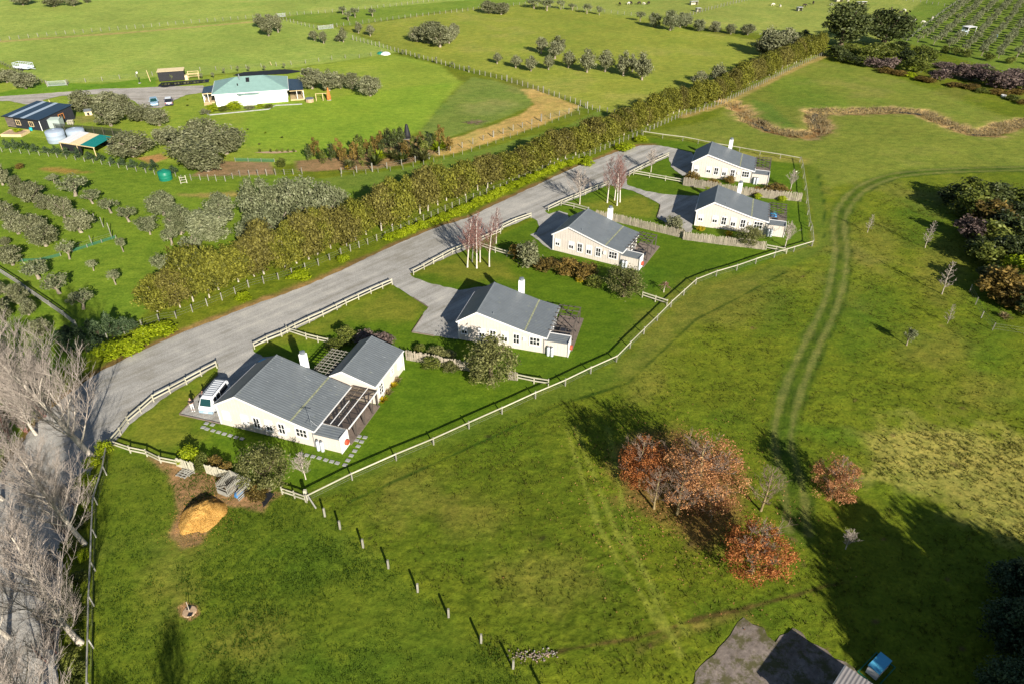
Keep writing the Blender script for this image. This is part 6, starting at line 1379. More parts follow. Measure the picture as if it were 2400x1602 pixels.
# ------------------------------------------------------------------ people (skinned bodies)
def skin_part(name, mat, verts, edges, radii, parent, sub=1):
    me = bpy.data.meshes.new(name); me.from_pydata(verts, edges, [])
    o = place(name, me, (0, 0, 0), 0, (1, 1, 1), parent)
    o.modifiers.new('skin', 'SKIN').use_smooth_shade = True
    sk = me.skin_vertices[0]
    for i, r in enumerate(radii): sk.data[i].radius = (r, r * 0.85) if not isinstance(r, tuple) else r
    sk.data[0].use_root = True
    m = o.modifiers.new('sub', 'SUBSURF'); m.levels = sub; m.render_levels = sub
    me.materials.append(MT[mat]); return o
def person(loc, rz, label, top, legs, long_hair=True, arms=((0.30, 0.02, 1.15), (0.24, 0.16, 1.18))):
    root = empty('person', loc, rz, label, 'person', 'people beside the van')
    V = [(0, 0, .92), (0, .01, 1.12), (0, .01, 1.36), (0, .0, 1.46), (0, -.01, 1.58), (0, -.01, 1.70),
         (.17, 0, 1.38), (-.17, 0, 1.38), (.10, 0, .88), (.11, -.04, .48), (.12, .02, .07), (.12, -.16, .04), (-.10, 0, .88), (-.10, .05, .48), (-.10, .12, .07), (-.10, -.06, .04)]
    E = [(0, 1), (1, 2), (2, 3), (3, 4), (4, 5), (2, 6), (2, 7), (0, 8), (8, 9), (9, 10), (10, 11), (0, 12), (12, 13), (13, 14), (14, 15)]
    R = [.14, .13, .15, .055, .095, .07, .06, .06, .085, .06, .042, .035, .085, .06, .042, .035]
    for s_, (ax, ay, az) in zip((1, -1), arms):
        n = len(V); V += [(s_ * ax, ay, az), (s_ * (ax - .02), ay - .22, az + .04), (s_ * (ax - .05), ay - .30, az + .07)]; E += [(6 if s_ > 0 else 7, n), (n, n + 1), (n + 1, n + 2)]; R += [.046, .036, .026]
        for k in range(4): V.append((s_ * (ax - .08 + .025 * k), ay - .385 + .01 * abs(k - 1), az + .075)); E.append((n + 2, len(V) - 1)); R.append(.011)
        V.append((s_ * (ax - .11), ay - .32, az + .09)); E.append((n + 2, len(V) - 1)); R.append(.012)
    skin_part('body', 'skin', V, E, R, root)
    t_ = [(0, 0, .93), (0, .01, 1.14), (0, .01, 1.36), (0, 0, 1.43), (.175, 0, 1.37), (-.175, 0, 1.37)]; te = [(0, 1), (1, 2), (2, 3), (2, 4), (2, 5)]; tr_ = [.165, .155, .172, .075, .078, .078]
    for s_, (ax, ay, az) in zip((1, -1), arms):
        n = len(t_); t_ += [(s_ * ax, ay, az), (s_ * (ax - .02), ay - .20, az + .035)]; te += [(4 if s_ > 0 else 5, n), (n, n + 1)]; tr_ += [.06, .05]
    skin_part('jumper', top, t_, te, tr_, root)
    skin_part('trousers', legs, [(0, 0, .93), (.10, 0, .84), (.11, -.04, .48), (.12, .02, .13), (-.10, 0, .84), (-.10, .05, .48), (-.10, .12, .13)], [(0, 1), (1, 2), (2, 3), (0, 4), (4, 5), (5, 6)], [.16, .11, .085, .07, .11, .085, .07], root)
    hp = [(0, .02, 1.70), (0, .055, 1.62), (0, .07, 1.48)] + ([(0, .075, 1.30)] if long_hair else [])
    skin_part('hair', 'hair', hp, [(i, i + 1) for i in range(len(hp) - 1)], [.095, .105, .09, .06][:len(hp)], root)
    b = MB()
    for x_ in (-.035, .035): b.box(x_ - .014, x_ + .014, -.112, -.100, 1.632, 1.648)
    b.build('eyes', MT['hair'], root); b = MB(); b.prism([(-.015, -.105, 1.59), (.015, -.105, 1.59), (0, -.132, 1.592)], (0, .01, .045)); b.build('nose', MT['skin'], root)
    for s_ in (1, -1):
        b = MB(); fx_, fy_ = (.12, -.07) if s_ > 0 else (-.10, .03); b.box(fx_ - .05, fx_ + .05, fy_ - .14, fy_ + .12, 0.0, .075); b.build('shoe', MT['trousers'], root)
    return root
person((-33.55, 56.15, 0.02), 0.5, "person in a black jumper and white trousers standing on the gravel beside the van", 'jumper', 'trousers')
person((-32.72, 57.35, 0.02), 1.9, "person in a pink top close against the far side of the van", 'shirt', 'jeans', False)
# ------------------------------------------------------------------ vehicles
def wheels(root, xs, ys, r, w):
    for x_ in xs:
        for y_ in ys:
            b = MB(); b.tube((x_ - w / 2, y_, r), (x_ + w / 2, y_, r), r, r, 18); wh = b.build('wheel', MT['tyre'], root)
            b = MB(); b.tube((x_ - w / 2 - .006 if x_ < 0 else x_ + w / 2 + .006, y_, r), (x_, y_, r), r * .6, r * .6, 12); b.build('rim', MT['steel'], wh)
def loft(mb, secs, m=0):                  # list of closed section loops with equal counts
    n0 = len(mb.v); k = len(secs[0])
    for s_ in secs: mb.v += [tuple(p) for p in s_]
    for q in range(len(secs) - 1):
        for i in range(k):
            j = (i + 1) % k; a = n0 + q * k
            mb.f.append((a + i, a + j, a + k + j, a + k + i)); mb.m.append(m)
    mb.f.append(tuple(n0 + i for i in reversed(range(k)))); mb.m.append(m)
    mb.f.append(tuple(n0 + (len(secs) - 1) * k + i for i in range(k))); mb.m.append(m)
def van():
    root = empty('van', (-31.55, 57.42, 0.02), math.radians(-9), "white van with roof bars and a pale blue bumper parked beside the nearest cottage", 'van')
    W, L, H = 0.74, 1.98, 1.86
    b = MB()
    def sec(y_, zt, wt, zb=.30): return [(-W, y_, zb), (W, y_, zb), (W + .02, y_, .85), (W * .99, y_, min(1.0, zt)), (wt, y_, max(zt - .10, .9)), (wt - .12, y_, zt), (-wt + .12, y_, zt), (-wt, y_, max(zt - .10, .9)), (-W * .99, y_, min(1.0, zt)), (-W - .02, y_, .85)]
    loft(b, [sec(-L, .88, W * .92), sec(-L + .14, 1.0, W * .97), sec(-L + .62, H - .04, W * .86), sec(-L + .9, H, W * .87), sec(L - .35, H, W * .87), sec(L - .02, H - .18, W * .86), sec(L, .9, W * .95)])
    body = b.build('body', MT['car_white'], root)
    b = MB(); b.quad((-.63, -L + .165, 1.03), (.63, -L + .165, 1.03), (.55, -L + .565, 1.70), (-.55, -L + .565, 1.70)); o = b.build('windscreen', MT['glass_teal'], root); o.location = (0, -.022, .012)
    b = MB(); b.quad((-.58, L + .004, 1.02), (-.50, L - .02, 1.60), (.50, L - .02, 1.60), (.58, L + .004, 1.02)); b.build('rear_window', MT['glass'], root)
    for s_ in (-1, 1):
        for a, e in ((-L + .62, -L + 1.25), (-L + 1.38, -.02), (.12, 1.55)):
            b = MB(); x1, x2 = s_ * (W * .995 + .012), s_ * (W * .875 + .018); b.quad((x1, a, 1.05), (x1, e, 1.05), (x2, e, 1.66), (x2, a + (.3 if a < -1 else 0), 1.66)); b.build('side_window', MT['glass'], root)
        b = MB(); b.box(s_ * .60 - .10, s_ * .60 + .10, -L - .025, -L + .05, .62, .80); b.build('headlight', MT['lamp'], root)
        b = MB(); b.box(s_ * .64 - .07, s_ * .64 + .07, L - .03, L + .02, .70, 1.0); b.build('tail_light', MT['tail'], root)
        b = MB(); b.box(s_ * .92 - .09, s_ * .92 + .09, -L + .58, -L + .66, 1.05, 1.28); b.beam((s_ * .72, -L + .62, 1.1), (s_ * .9, -L + .62, 1.14), .04, .04); b.build('mirror', MT['black'], root)
        b = MB(); b.box(s_ * .60 - .02, s_ * .60 + .02, -L + .85, L - .3, H + .05, H + .09); b.build('roof_rail', MT['flue'], root)
    b = MB(); b.box(-W - .01, W + .01, -L - .07, -L + .12, .26, .56); b.build('bumper', MT['bumper'], root); b = MB(); b.box(-W, W, L - .05, L + .06, .3, .56); b.build('bumper', MT['bumper'], root)
    for k in range(9): b = MB(); y_ = -L + .95 + k * (2 * L - 1.35) / 8; b.box(-.62, .62, y_ - .035, y_ + .035, H + .012, H + .05); b.build('roof_bar', MT['flue'], root)
    b = MB(); b.box(-.24, .24, -L - .082, -L - .072, .36, .46); b.build('number_plate', MT['white'], root)
    wheels(root, (-W + .1, W - .1), (-L + .62, L - .72), .28, .20)
van()
def car(loc, rz, label, paint, roof, suv=False):
    root = empty('car', loc, rz, label, 'car', 'cars parked below the white house')
    W, L, H = .87, 2.05, 1.62 if suv else 1.46; b = MB(); hb = .98 if suv else .90
    def sec(y_, zt, w_): return [(-w_, y_, .28), (w_, y_, .28), (w_ + .02, y_, .62), (w_ * .95, y_, zt), (-w_ * .95, y_, zt), (-w_ - .02, y_, .62)]
    loft(b, [sec(-L, .60, W * .84), sec(-L + .15, .74, W * .95), sec(-.95, hb, W), sec(1.45, hb + .03, W), sec(L - .1, hb - .02, W * .95), sec(L, .62, W * .88)]); b.build('body', MT[paint], root)
    yr = 1.72 if suv else 1.45
    b = MB(); A = [(-W * .92, -.95, hb), (W * .92, -.95, hb), (W * .92, yr + .12, hb), (-W * .92, yr + .12, hb)]; B = [(-.62, -.18, H), (.62, -.18, H), (.62, yr - .38, H), (-.62, yr - .38, H)]
    loft(b, [A, B]); b.build('cabin_glass', MT['glass_teal' if not suv else 'glass'], root)
    b = MB(); b.prism([(-.64, -.22, H + .002), (.64, -.22, H + .002), (.64, yr - .34, H + .002), (-.64, yr - .34, H + .002)], (0, 0, .04)); b.build('roof', MT[roof], root)
    for s_ in (-1, 1):
        b = MB(); b.beam((s_ * W * .90, -.90, hb + .03), (s_ * .635, -.2, H), .06, .06); b.beam((s_ * W * .915, yr + .08, hb + .03), (s_ * .635, yr - .36, H), .10, .07); b.beam((s_ * W * .93, .45, hb + .02), (s_ * .64, .45, H), .06, .07); b.build('pillar', MT[paint], root)
        b = MB(); b.box(s_ * .62 - .17, s_ * .62 + .17, -L - .01, -L + .2, .56, .70); b.build('headlight', MT['lamp'], root)
        b = MB(); b.box(s_ * .68 - .12, s_ * .68 + .12, L - .1, L + .02, .68, .86); b.build('tail_light', MT['tail'], root)
        b = MB(); b.box(s_ * 1.0 - .09, s_ * 1.0 + .09, -.62, -.5, .92, 1.05); b.build('mirror', MT[paint], root)
    b = MB(); b.box(-.25, .25, L + .022, L + .03, .52, .63); b.box(-.25, .25, -L - .02, -L - .01, .42, .52); b.build('number_plate', MT['white'], root)
    wheels(root, (-W + .08, W - .08), (-L + .75, L - .75), .31, .20)
car((-84.15, 165.9, 0.02), math.radians(25), "pale blue hatchback parked on the gravel below the white house", 'car_blue', 'car_blue')
car((-80.75, 166.2, 0.02), math.radians(202), "dark car with a white roof parked nearer the white house", 'car_dark', 'car_white', True)
# ------------------------------------------------------------------ white house with green roof
def white_house():
    o = Vector((-69.0, 164.39, 0)); rz = math.atan2(168.9 - 164.39, -53.6 + 69.0)
    root = empty('white_house', o, rz, "white house with a pale green hipped roof and dark verandas, up the far lawn", 'house')
    Lx, Ly, h = 16.05, 11.3, 2.85; e = .5; hr = 4.9
    b = MB(); b.box(0, Lx, 0, Ly, 0, h - .02); b.build('wall', MT['white_wall'], root)
    A = [(-e, -e, h), (Lx + e, -e, h), (Lx + e, Ly + e, h), (-e, Ly + e, h)]; R1, R2 = (5.0, Ly / 2, hr), (Lx - 4.8, Ly / 2, hr)
    for f in ((A[0], A[1], R2, R1), (A[2], A[3], R1, R2)): b = MB(); b.prism(list(f), (0, 0, .06)); b.build('roof_sheet', MT['roof_green'], root)
    for f in ((A[1], A[2], R2), (A[3], A[0], R1)): b = MB(); b.prism([Vector(p) + Vector((0, 0, .004)) for p in f], (0, 0, .06)); b.build('roof_sheet', MT['roof_green'], root)
    for p, q in ((A[0], R1), (A[1], R2), (A[2], R2), (A[3], R1), (R1, R2)): b = MB(); b.beam(Vector(p) + Vector((0, 0, .10)), Vector(q) + Vector((0, 0, .10)), .22, .06); b.build('ridge_cap', MT['roof_green'], root)
    b = MB(); b.box(-e - .08, Lx + e + .08, -e - .1, -e - .004, h - .12, h + .05); b.box(Lx + e + .004, Lx + e + .1, -e, Ly + e, h - .12, h + .05); b.box(-e - .1, -e - .004, -e, Ly + e, h - .12, h + .05); b.build('gutter', MT['white'], root)
    # bay with its own small green roof on the front
    b = MB(); b.prism([(5.3, -.002, 0), (5.9, -.9, 0), (9.0, -.9, 0), (9.6, -.002, 0)], (0, 0, h - .35)); b.build('bay_wall', MT['white_wall'], root)
    b = MB(); b.prism([(4.9, -.51, h - .33), (5.8, -1.25, h - .40), (9.1, -1.25, h - .40), (10.0, -.51, h - .33)], (0, 0, .07)); b.build('bay_roof', MT['roof_green'], root)
    b = MB(); b.box(5.7, 5.95, 4.3, 4.55, 4.7, 5.6); b.tube((5.82, 4.42, 5.6), (5.82, 4.42, 5.9), .1, .1, 8); b.build('chimney', MT['flue'], root)
    b = MB(); b.beam((7.6, 3.4, 4.26), (7.6, 5.0, 4.84), .8, .06); b.build('roof_window', MT['black'], root)
    b = MB(); b.tube((5.3, 2.3, 3.7), (5.3, 2.3, 4.3), .14, .14, 8); b.build('vent_pipe', MT['black'], root)
    b = MB(); b.box(6.0, 6.35, -.93, -.905, 1.2, 1.45); b.build('wall_vent', MT['flue'], root)
    for k, xx in enumerate((1.0, 12.6)): window(root, xx, 0, 1.6, .9, 1.2, 2, 2, .9)
    Mx = Matrix.Translation((Lx, 0, 0)) @ Matrix.Rotation(math.pi / 2, 4, 'Z'); window(root, 4, -.004, 1.3, 1.8, 2.0, 2, 1, 0, Mx); window(root, 7.5, -.004, 1.3, 1.4, 2.0, 2, 1, 0, Mx)
    # right veranda, dark lean-to roof on white posts
    def ver(x0, x1, y0, y1, nm, deckm):
        xa, xb = (x0, x1); s_ = 1 if xb > xa else -1
        b = MB(); b.prism([(xa, y0, 2.55), (xb, y0, 2.30), (xb, y1, 2.30), (xa, y1, 2.55)], (0, 0, .06)); v = b.build(nm, MT['roof_navy'], root)
        b = MB(); b.box(min(xa, xb), max(xa, xb), y0, y1, .02, .32); b.build('deck', MT[deckm], v)
        n = 4
        for i in range(n): yy = y0 + .1 + (y1 - y0 - .2) * i / (n - 1); b = MB(); b.box(xb - s_ * .16 - .07, xb - s_ * .16 + .07, yy - .07, yy + .07, .32, 2.30); b.build('post', MT['white'], v)
        b = MB(); b.box((xa + xb) / 2 - .06, (xa + xb) / 2 + .06, y0 + .04, y0 + .16, .32, 2.40); b.build('post', MT['white'], v)
        for yy in (y0 + .06,): b = MB(); b.box(min(xa, xb), max(xa, xb), yy - .1, yy - .02, 2.18, 2.34); b.build('beam', MT['pine'], v)
        b = MB(); b.box(xb - s_ * .12 - .05, xb - s_ * .12 + .05, y0, y1, 2.16, 2.295); b.build('beam', MT['white'], v)
    ver(Lx + .62, Lx + 3.9, .3, 10.6, 'veranda_roof', 'pine'); ver(-.62, -3.0, 3.2, 9.2, 'veranda_roof', 'pine')
    # steps at the left door
    for k in range(3): b = MB(); b.box(-3.0 + .1, -1.2, 1.7 + k * .4, 2.1 + k * .4, .0, .10 + k * .08); b.build('step', MT['pine'], root)
    return root, o, rz
WHR, WO, WRZ = white_house()
def loc_of(o, rz, u, v, z=0): return (o[0] + u * math.cos(rz) - v * math.sin(rz), o[1] + u * math.sin(rz) + v * math.cos(rz), z)
sp = empty('spa_tub', loc_of(WO, WRZ, 21.0, -1.6), WRZ, "small round-cornered spa tub with a dark lid right of the white house", 'spa tub')
b = MB(); b.prism([(math.cos(a) * .95, math.sin(a) * .95, 0) for a in np.linspace(.39, 6.67, 9)[:-1]], (0, 0, .75)); b.build('tub', MT['terracotta'], sp)
b = MB(); b.prism([(math.cos(a) * 1.0, math.sin(a) * 1.0, .754) for a in np.linspace(.39, 6.67, 9)[:-1]], (0, 0, .1)); b.build('lid', MT['flue'], sp)
# timber edging of the house bed
b = MB(); pts = GL('00', (1420, 785), (1445, 795), (1650, 775), (1850, 755), (1895, 730), (2080, 720))
for i in range(len(pts) - 1): b.beam(pts[i] + Vector((0, 0, .08)), pts[i + 1] + Vector((0, 0, .08)), .18, .24)
o = b.build('bed_edging', MT['slab']); tag(o, "pale edging kerb around the white house's front flower bed", 'kerb')
# weed-mat beds behind and left of the house
sheet('weed_mat', GL('00', (1600, 520), (1680, 500), (1800, 492), (1960, 480), (2050, 488), (2080, 495), (1980, 512), (1800, 520), (1640, 528)), MT['weed_mat'], .09, .15)
sheet('weed_mat', GL('00', (1085, 600), (1110, 572), (1250, 562), (1440, 548), (1440, 570), (1250, 590), (1130, 605)), MT['weed_mat'], .09, .15)
# ------------------------------------------------------------------ container with plywood roof, frame pen
ct = empty('container', (-91.3, 185.7, 0), math.atan2(1.9, 5.92), "black ribbed container with a pale plywood roof beside the gravel turning area", 'container')
b = MB(); b.box(0, 6.25, 0, 3.4, .12, 2.42); b.build('body', MT['black'], ct)
b = MB()
for k in range(24): b.box(.1 + k * .255, .22 + k * .255, -.035, -.001, .15, 2.38)
b.build('ribs', MT['black'], ct, 'stuff')
for k in range(3): b = MB(); b.box(-.12 + k * 2.17, 2.05 + k * 2.17 - .015, -.2, 3.6, 2.425, 2.47); b.build('roof_board', MT['ply'], ct)
for k in range(3): b = MB(); b.box(.3 + k * 2.7, .6 + k * 2.7, .3, 3.0, 0, .12); b.build('bearer', MT['pine'], ct)
pen = empty('timber_frame', (-84.6, 187.7, 0), math.atan2(1.9, 5.92), "open pale timber frame and crate beside the black container", 'timber frame')
for x_ in (0, 2.6):
    for y_ in (0, 2.2): b = MB(); b.box(x_ - .06, x_ + .06, y_ - .06, y_ + .06, 0, 1.7); b.build('post', MT['pine'], pen)
for y_ in (0, 2.2):
    for z_ in (.9, 1.62): b = MB(); b.box(.06, 2.54, y_ - .04, y_ + .04, z_ - .06, z_ + .06); b.build('rail', MT['pine'], pen)
b = MB(); b.box(-.9, -.1, .2, 1.4, 0, 1.1); b.build('crate', MT['ply'], pen)
for k in range(14):
    p = G('00', 1120 + k * 22, 590 - k * 1.6); o = place('rock', None or MB().mesh('x', MT['slab']) if False else SH['olive'][0], (p.x, p.y, 0), k, (.8, .7, .5)) if k % 3 else place('bed_plant', FLX[1], (p.x, p.y, 0.05), k, (.6, .6, .6))
    tag(o, f"little planting on the black matting before the container, {ordn(k + 1)} from the left", 'plant', 'plants on the black matting'); o.name = 'bed_plant'
for nm, tx, ty, tp, lab in (('utility_pole', 1035, 562, 485, "leaning pale wooden pole left of the black container"), ('utility_pole', 355, 725, 688, "pale leaning stake above the navy shed"), ('utility_pole', 1868, 450, 425, "pale post standing tall behind the white house")):
    p = G('00', tx, ty); h = hgt(p, T('00', tx, tp)[1]); r_ = empty(nm, (p.x, p.y, 0), 0, lab, 'pole'); b = MB(); b.tube((0, 0, 0), (-.25, 0, h), .09, .07, 8); b.build('shaft', MT['pine'], r_); b = MB(); b.tube((-.25, 0, h), (-.26, 0, h + .04), .08, .05, 8); b.build('cap', MT['rail_grey'], r_)
p = G('00', 962, 575); h = hgt(p, T('00', 940, 495)[1]); lp = empty('lamp_post', (p.x, p.y, 0), 0, "black lamp post with a white lantern left of the container", 'lamp post')
b = MB(); b.tube((0, 0, .15), (0, 0, h - .5), .06, .05, 8); b.build('pole', MT['black'], lp); b = MB(); b.lathe([(.12, h - .5), (.26, h - .15), (.26, h - .1), (.06, h)], k=8); b.build('lantern', MT['white'], lp); b = MB(); b.box(-.25, .25, -.25, .25, 0, .15); b.build('base', MT['slab'], lp)
def gate(p, q, label, h=1.15, mat='steel'):
    p, q = Vector((p[0], p[1], 0)), Vector((q[0], q[1], 0)); d = q - p; root = empty('farm_gate', p, math.atan2(d.y, d.x), label, 'gate', 'farm gates'); L = d.length
    b = MB(); b.box(0, .06, -.03, .03, .15, h + .1); b.box(L - .06, L, -.03, .03, .15, h + .1); b.box(.06, L - .06, -.03, .03, h + .04, h + .1); b.box(.06, L - .06, -.03, .03, .15, .21); b.build('gate_frame', MT[mat], root)
    for k in range(1, 5): b = MB(); z = .15 + (h - .1) * k / 5; b.box(.06, L - .06, -.02, .02, z - .022, z + .022); b.build('bar', MT[mat], root)
    for x_ in (-.2, L + .2): b = MB(); b.box(x_ - .11, x_ + .11, -.11, .11, 0, h + .35); b.build('gatepost', MT['post'], root)
gate(G('00', 335, 598), G('00', 458, 590), "pale metal farm gate at the pasture edge below the trailer")
gate(G('00', 2195, 208), G('00', 2290, 198), "metal farm gate in the far fence beside small olives"); gate(G('00', 1915, 122), G('00', 1962, 118), "small metal gate where the far pasture fences meet")
tr = empty('trailer', (-133.0, 197.6, 0), math.radians(-16), "silver cage trailer parked in the far pasture at the left edge", 'trailer')
b = MB(); b.box(-2.4, 2.4, -1.1, 1.1, .55, .68); b.build('tray', MT['silver_tray'], tr)
b = MB()
for a in np.linspace(-2.35, 2.35, 9):
    for y_ in (-1.07, 1.07): b.box(a - .04, a + .04, y_ - .03, y_ + .03, .68, 1.75)
for y_ in (-1.07, 1.07): b.box(-2.4, 2.4, y_ - .03, y_ + .03, 1.75, 1.83); b.box(-2.4, 2.4, y_ - .025, y_ + .025, .69, 1.05)
for x_ in (-2.37, 2.37): b.box(x_ - .03, x_ + .03, -1.03, 1.03, 1.1, 1.18); b.box(x_ - .03, x_ + .03, -1.03, 1.03, 1.75, 1.83)
b.build('cage', MT['silver_tray'], tr); wheels(tr, (-.01,), (0,), .01, .01) if False else None
for y_ in (-1.15, 1.15):
    for x_ in (-.45, .45): b = MB(); b.tube((x_, y_ - .1, .33), (x_, y_ + .1, .33), .33, .33, 14); b.build('wheel', MT['tyre'], tr)
b = MB(); b.beam((2.4, 0, .6), (3.9, 0, .5), .12, .12); b.build('drawbar', MT['steel'], tr)
# ------------------------------------------------------------------ navy shed, lean-to, tanks and yard things
def navy_shed():
    P = [Vector(at(0 + x_ * 300 / 2349, 220 + y_ * 300 / 2349, 2.5)) for x_, y_ in ((20, 400), (700, 480), (1225, 245), (555, 160))]
    o = Vector((P[0].x, P[0].y, 0)); d = P[1] - P[0]; rz = math.atan2(d.y, d.x); L = d.length; e = P[3] - P[0]; W = abs(-e.x * math.sin(rz) + e.y * math.cos(rz)); sk = e.x * math.cos(rz) + e.y * math.sin(rz)
    root = empty('shed', o, rz, "navy shed with two pale skylight strips on its sloping roof, at the left edge", 'shed')
    hf, hb = 2.35, 3.0
    w = MB(); w.prism([(.3, .35, 0), (L - .3, .35, 0), (L - .3, W - .3, 0), (.3, W - .3, 0)], (0, 0, hf - .12)); w.prism([(.31, .36, hf - .118), (.31, W - .31, hf - .118), (.31, W - .31, hb - .1), (.31, .36, hf - .06)], (L - .62, 0, 0)); w.build('wall', MT['navy'], root)
    cuts = [0, L * .17, L * .27, L * .50, L * .60, L]
    for i in range(5):
        a, c_ = cuts[i], cuts[i + 1]; b = MB(); z_ = .012 if i % 2 else 0
        b.prism([(a + .01, 0, hf + z_), (c_ - .01, 0, hf + z_), (c_ - .01, W, hb + z_), (a + .01, W, hb + z_)], (0, 0, .05)); b.build('skylight' if i % 2 else 'roof_sheet', MT['skylight' if i % 2 else 'roof_navy'], root)
    b = MB(); b.box(-.03, L + .03, -.12, -.004, hf - .1, hf + .07); b.build('gutter', MT['black'], root)
    b = MB(); b.tube((L - .2, .2, .05), (L - .2, .2, hf - .12), .07, .07, 8); b.build('downpipe', MT['white'], root)
    for xx in (3.6, 7.1): window(root, xx, .35, 1.25, 1.0, .8, 2, 1, .0, None, MT['pine'])
    # open firewood lattice at the left end
    for k in range(7): b = MB(); b.box(.35, 2.6, .27, .345, .25 + k * .28, .40 + k * .28); b.build('slat', MT['deck'], root)
    Mx = Matrix.Translation((L - .3, 0, 0)) @ Matrix.Rotation(math.pi / 2, 4, 'Z'); window(root, W * .62, -.004, 1.5, 1.2, .9, 2, 1, 0, Mx, MT['orange'])
navy_shed()
def lean_to():
    z0, z1 = 1.75, 2.25
    F = [Vector(at(x_ * 300 / 2349, 220 + y_ * 300 / 2349, z)) for x_, y_, z in ((1075, 885, 2.0), (1730, 985, 2.0), (2065, 795, 2.2), (1460, 690, 2.2))]
    o = Vector((F[0].x, F[0].y, 0)); root = empty('lean_to', o, 0, "lean-to with a striped white, tan and green sheet roof beside the water tanks", 'lean-to'); P = [p - o for p in F]
    cuts = [0, .16, .30, .44, .60, .74, .88, 1.0]; ms = ['skylight', 'skylight', 'ply', 'ply', 'green_sheet', 'green_sheet', 'green_sheet']; ms[0] = 'white'; ms[1] = 'white'
    for i in range(7):
        a, c_ = cuts[i] + .003, cuts[i + 1] - .003; b = MB(); b.prism([P[0].lerp(P[1], a), P[0].lerp(P[1], c_), P[3].lerp(P[2], c_), P[3].lerp(P[2], a)], (0, 0, .05)); b.build('roof_sheet', MT[ms[i]], root)
    for k, a in enumerate((.03, .5, .97)):
        for e in ((P[0], P[1]), (P[3], P[2])): q = e[0].lerp(e[1], a); b = MB(); b.tube((q.x, q.y, 0), (q.x, q.y, q.z - .01), .09, .08, 8); b.build('post', MT['pine'], root)
    for e in ((P[0], P[1]), (P[3], P[2])): b = MB(); b.beam(e[0] - Vector((0, 0, .09)), e[1] - Vector((0, 0, .09)), .08, .14); b.build('beam', MT['pine'], root)
    b = MB()
    b.quad((P[3].x, P[3].y, .02), (P[2].x, P[2].y, .02), P[2] - Vector((0, 0, .2)), P[3] - Vector((0, 0, .2))); b.quad((P[0].x, P[0].y, .02), (P[0].lerp(P[1], .6).x, P[0].lerp(P[1], .6).y, .02), P[0].lerp(P[1], .6) - Vector((0, 0, .2)), P[0] - Vector((0, 0, .2))); b.build('side_cloth', MT['black'], root)
lean_to()
def tank(p, r, h, label, mat='tank', grp='grey water tanks'):
    root = empty('water_tank', (p[0], p[1], 0), 0, label, 'water tank', grp)
    b = MB(); b.lathe([(r * .99, 0), (r, .06), (r, h * .33), (r * 1.012, h * .35), (r, h * .37), (r, h * .66), (r * 1.012, h * .68), (r, h * .70), (r, h), (r * .93, h + .10), (r * .35, h + .34), (r * .22, h + .36)], k=36); b.build('tank_body', MT[mat], root, smooth=True)
    b = MB(); b.lathe([(.30, h + .36), (.30, h + .44), (.1, h + .47)], k=14); b.build('lid', MT[mat], root)
    return root
tank((-92.9, 139.9), 1.75, 2.15, "larger front grey water tank left of the striped lean-to"); tank((-89.6, 141.4), 1.7, 1.95, "rear grey water tank half hidden by the lean-to")
tank((-62.6, 119.9), 1.15, 1.45, "round dark green plastic water tank at the end of the low hedge", 'green_tank', None)
gs = empty('garden_shed', (-99.2, 148.1, 0), math.radians(6), "small grey-green metal garden shed against the navy shed's end", 'garden shed')
b = MB(); b.box(0, 2.5, 0, 2.0, 0, 1.75); b.build('wall', MT['shed'], gs)
b = MB(); b.prism([(-.08, -.1, 1.755), (2.58, -.1, 1.755), (2.58, 1.0, 2.05), (-.08, 1.0, 2.05)], (0, 0, .04)); b.prism([(-.08, 1.004, 2.05), (2.58, 1.004, 2.05), (2.58, 2.1, 1.755), (-.08, 2.1, 1.755)], (0, 0, .04)); b.build('roof', MT['shed'], gs)
for k in range(5): b = MB(); b.box(.1 + k * .47, .5 + k * .47, -.035, -.002, .05, 1.7); b.build('wall_panel', MT['shed'], gs)
bd = empty('raised_bed', (-106.0, 142.6, 0), math.radians(-2), "pale timber raised garden bed with leafy greens below the navy shed", 'raised bed')
for x0, x1, y0, y1 in ((0, 4.2, -.08, 0), (0, 4.2, 2.9, 2.98), (-.08, 0, -.08, 2.98), (4.2, 4.28, -.08, 2.98)): b = MB(); b.box(x0, x1, y0, y1, 0, .55); b.build('board', MT['pine'], bd)
b = MB(); b.box(0.002, 4.198, .002, 2.898, 0, .45); b.build('soil', MT['terracotta'], bd)
p = loc_of((-106.0, 142.6), 0, 2.4, 1.7, .45); tag(place('leafy_vegetables', SH['lime'][0], p, 0, (2.6, 1.8, .8)), "bright leafy vegetables growing in the raised bed", 'plant')
wt = empty('water_butt', (-102.1, 148.2 - 1.6, 0), 0, "turquoise plastic drum on the navy shed's front wall", 'drum'); b = MB(); b.lathe([(.28, 0), (.32, .3), (.28, .62)], k=12); b.build('body', MT['turquoise'], wt); b = MB(); b.lathe([(.29, .622), (.29, .66), (.05, .67)], k=12); b.build('lid', MT['turquoise'], wt)
def crates(p, rz, label, n=5):
    root = empty('pallet_stack', p, rz, label, 'pallets')
    for k in range(n):
        b = MB()
        for q in range(5): b.box(-.6, .6, -.5 + q * .22, -.38 + q * .22, .14 * k + .10, .14 * k + .125)
        for q in (-.5, 0, .45): b.box(q, q + .08, -.5, .5, .14 * k, .14 * k + .098)
        b.build('pallet', MT['rail'], root)
crates(loc_of((-96.0, 151.0), 0, 0, 0), .3, "stack of weathered pallets right of the grey-green garden shed", 6)
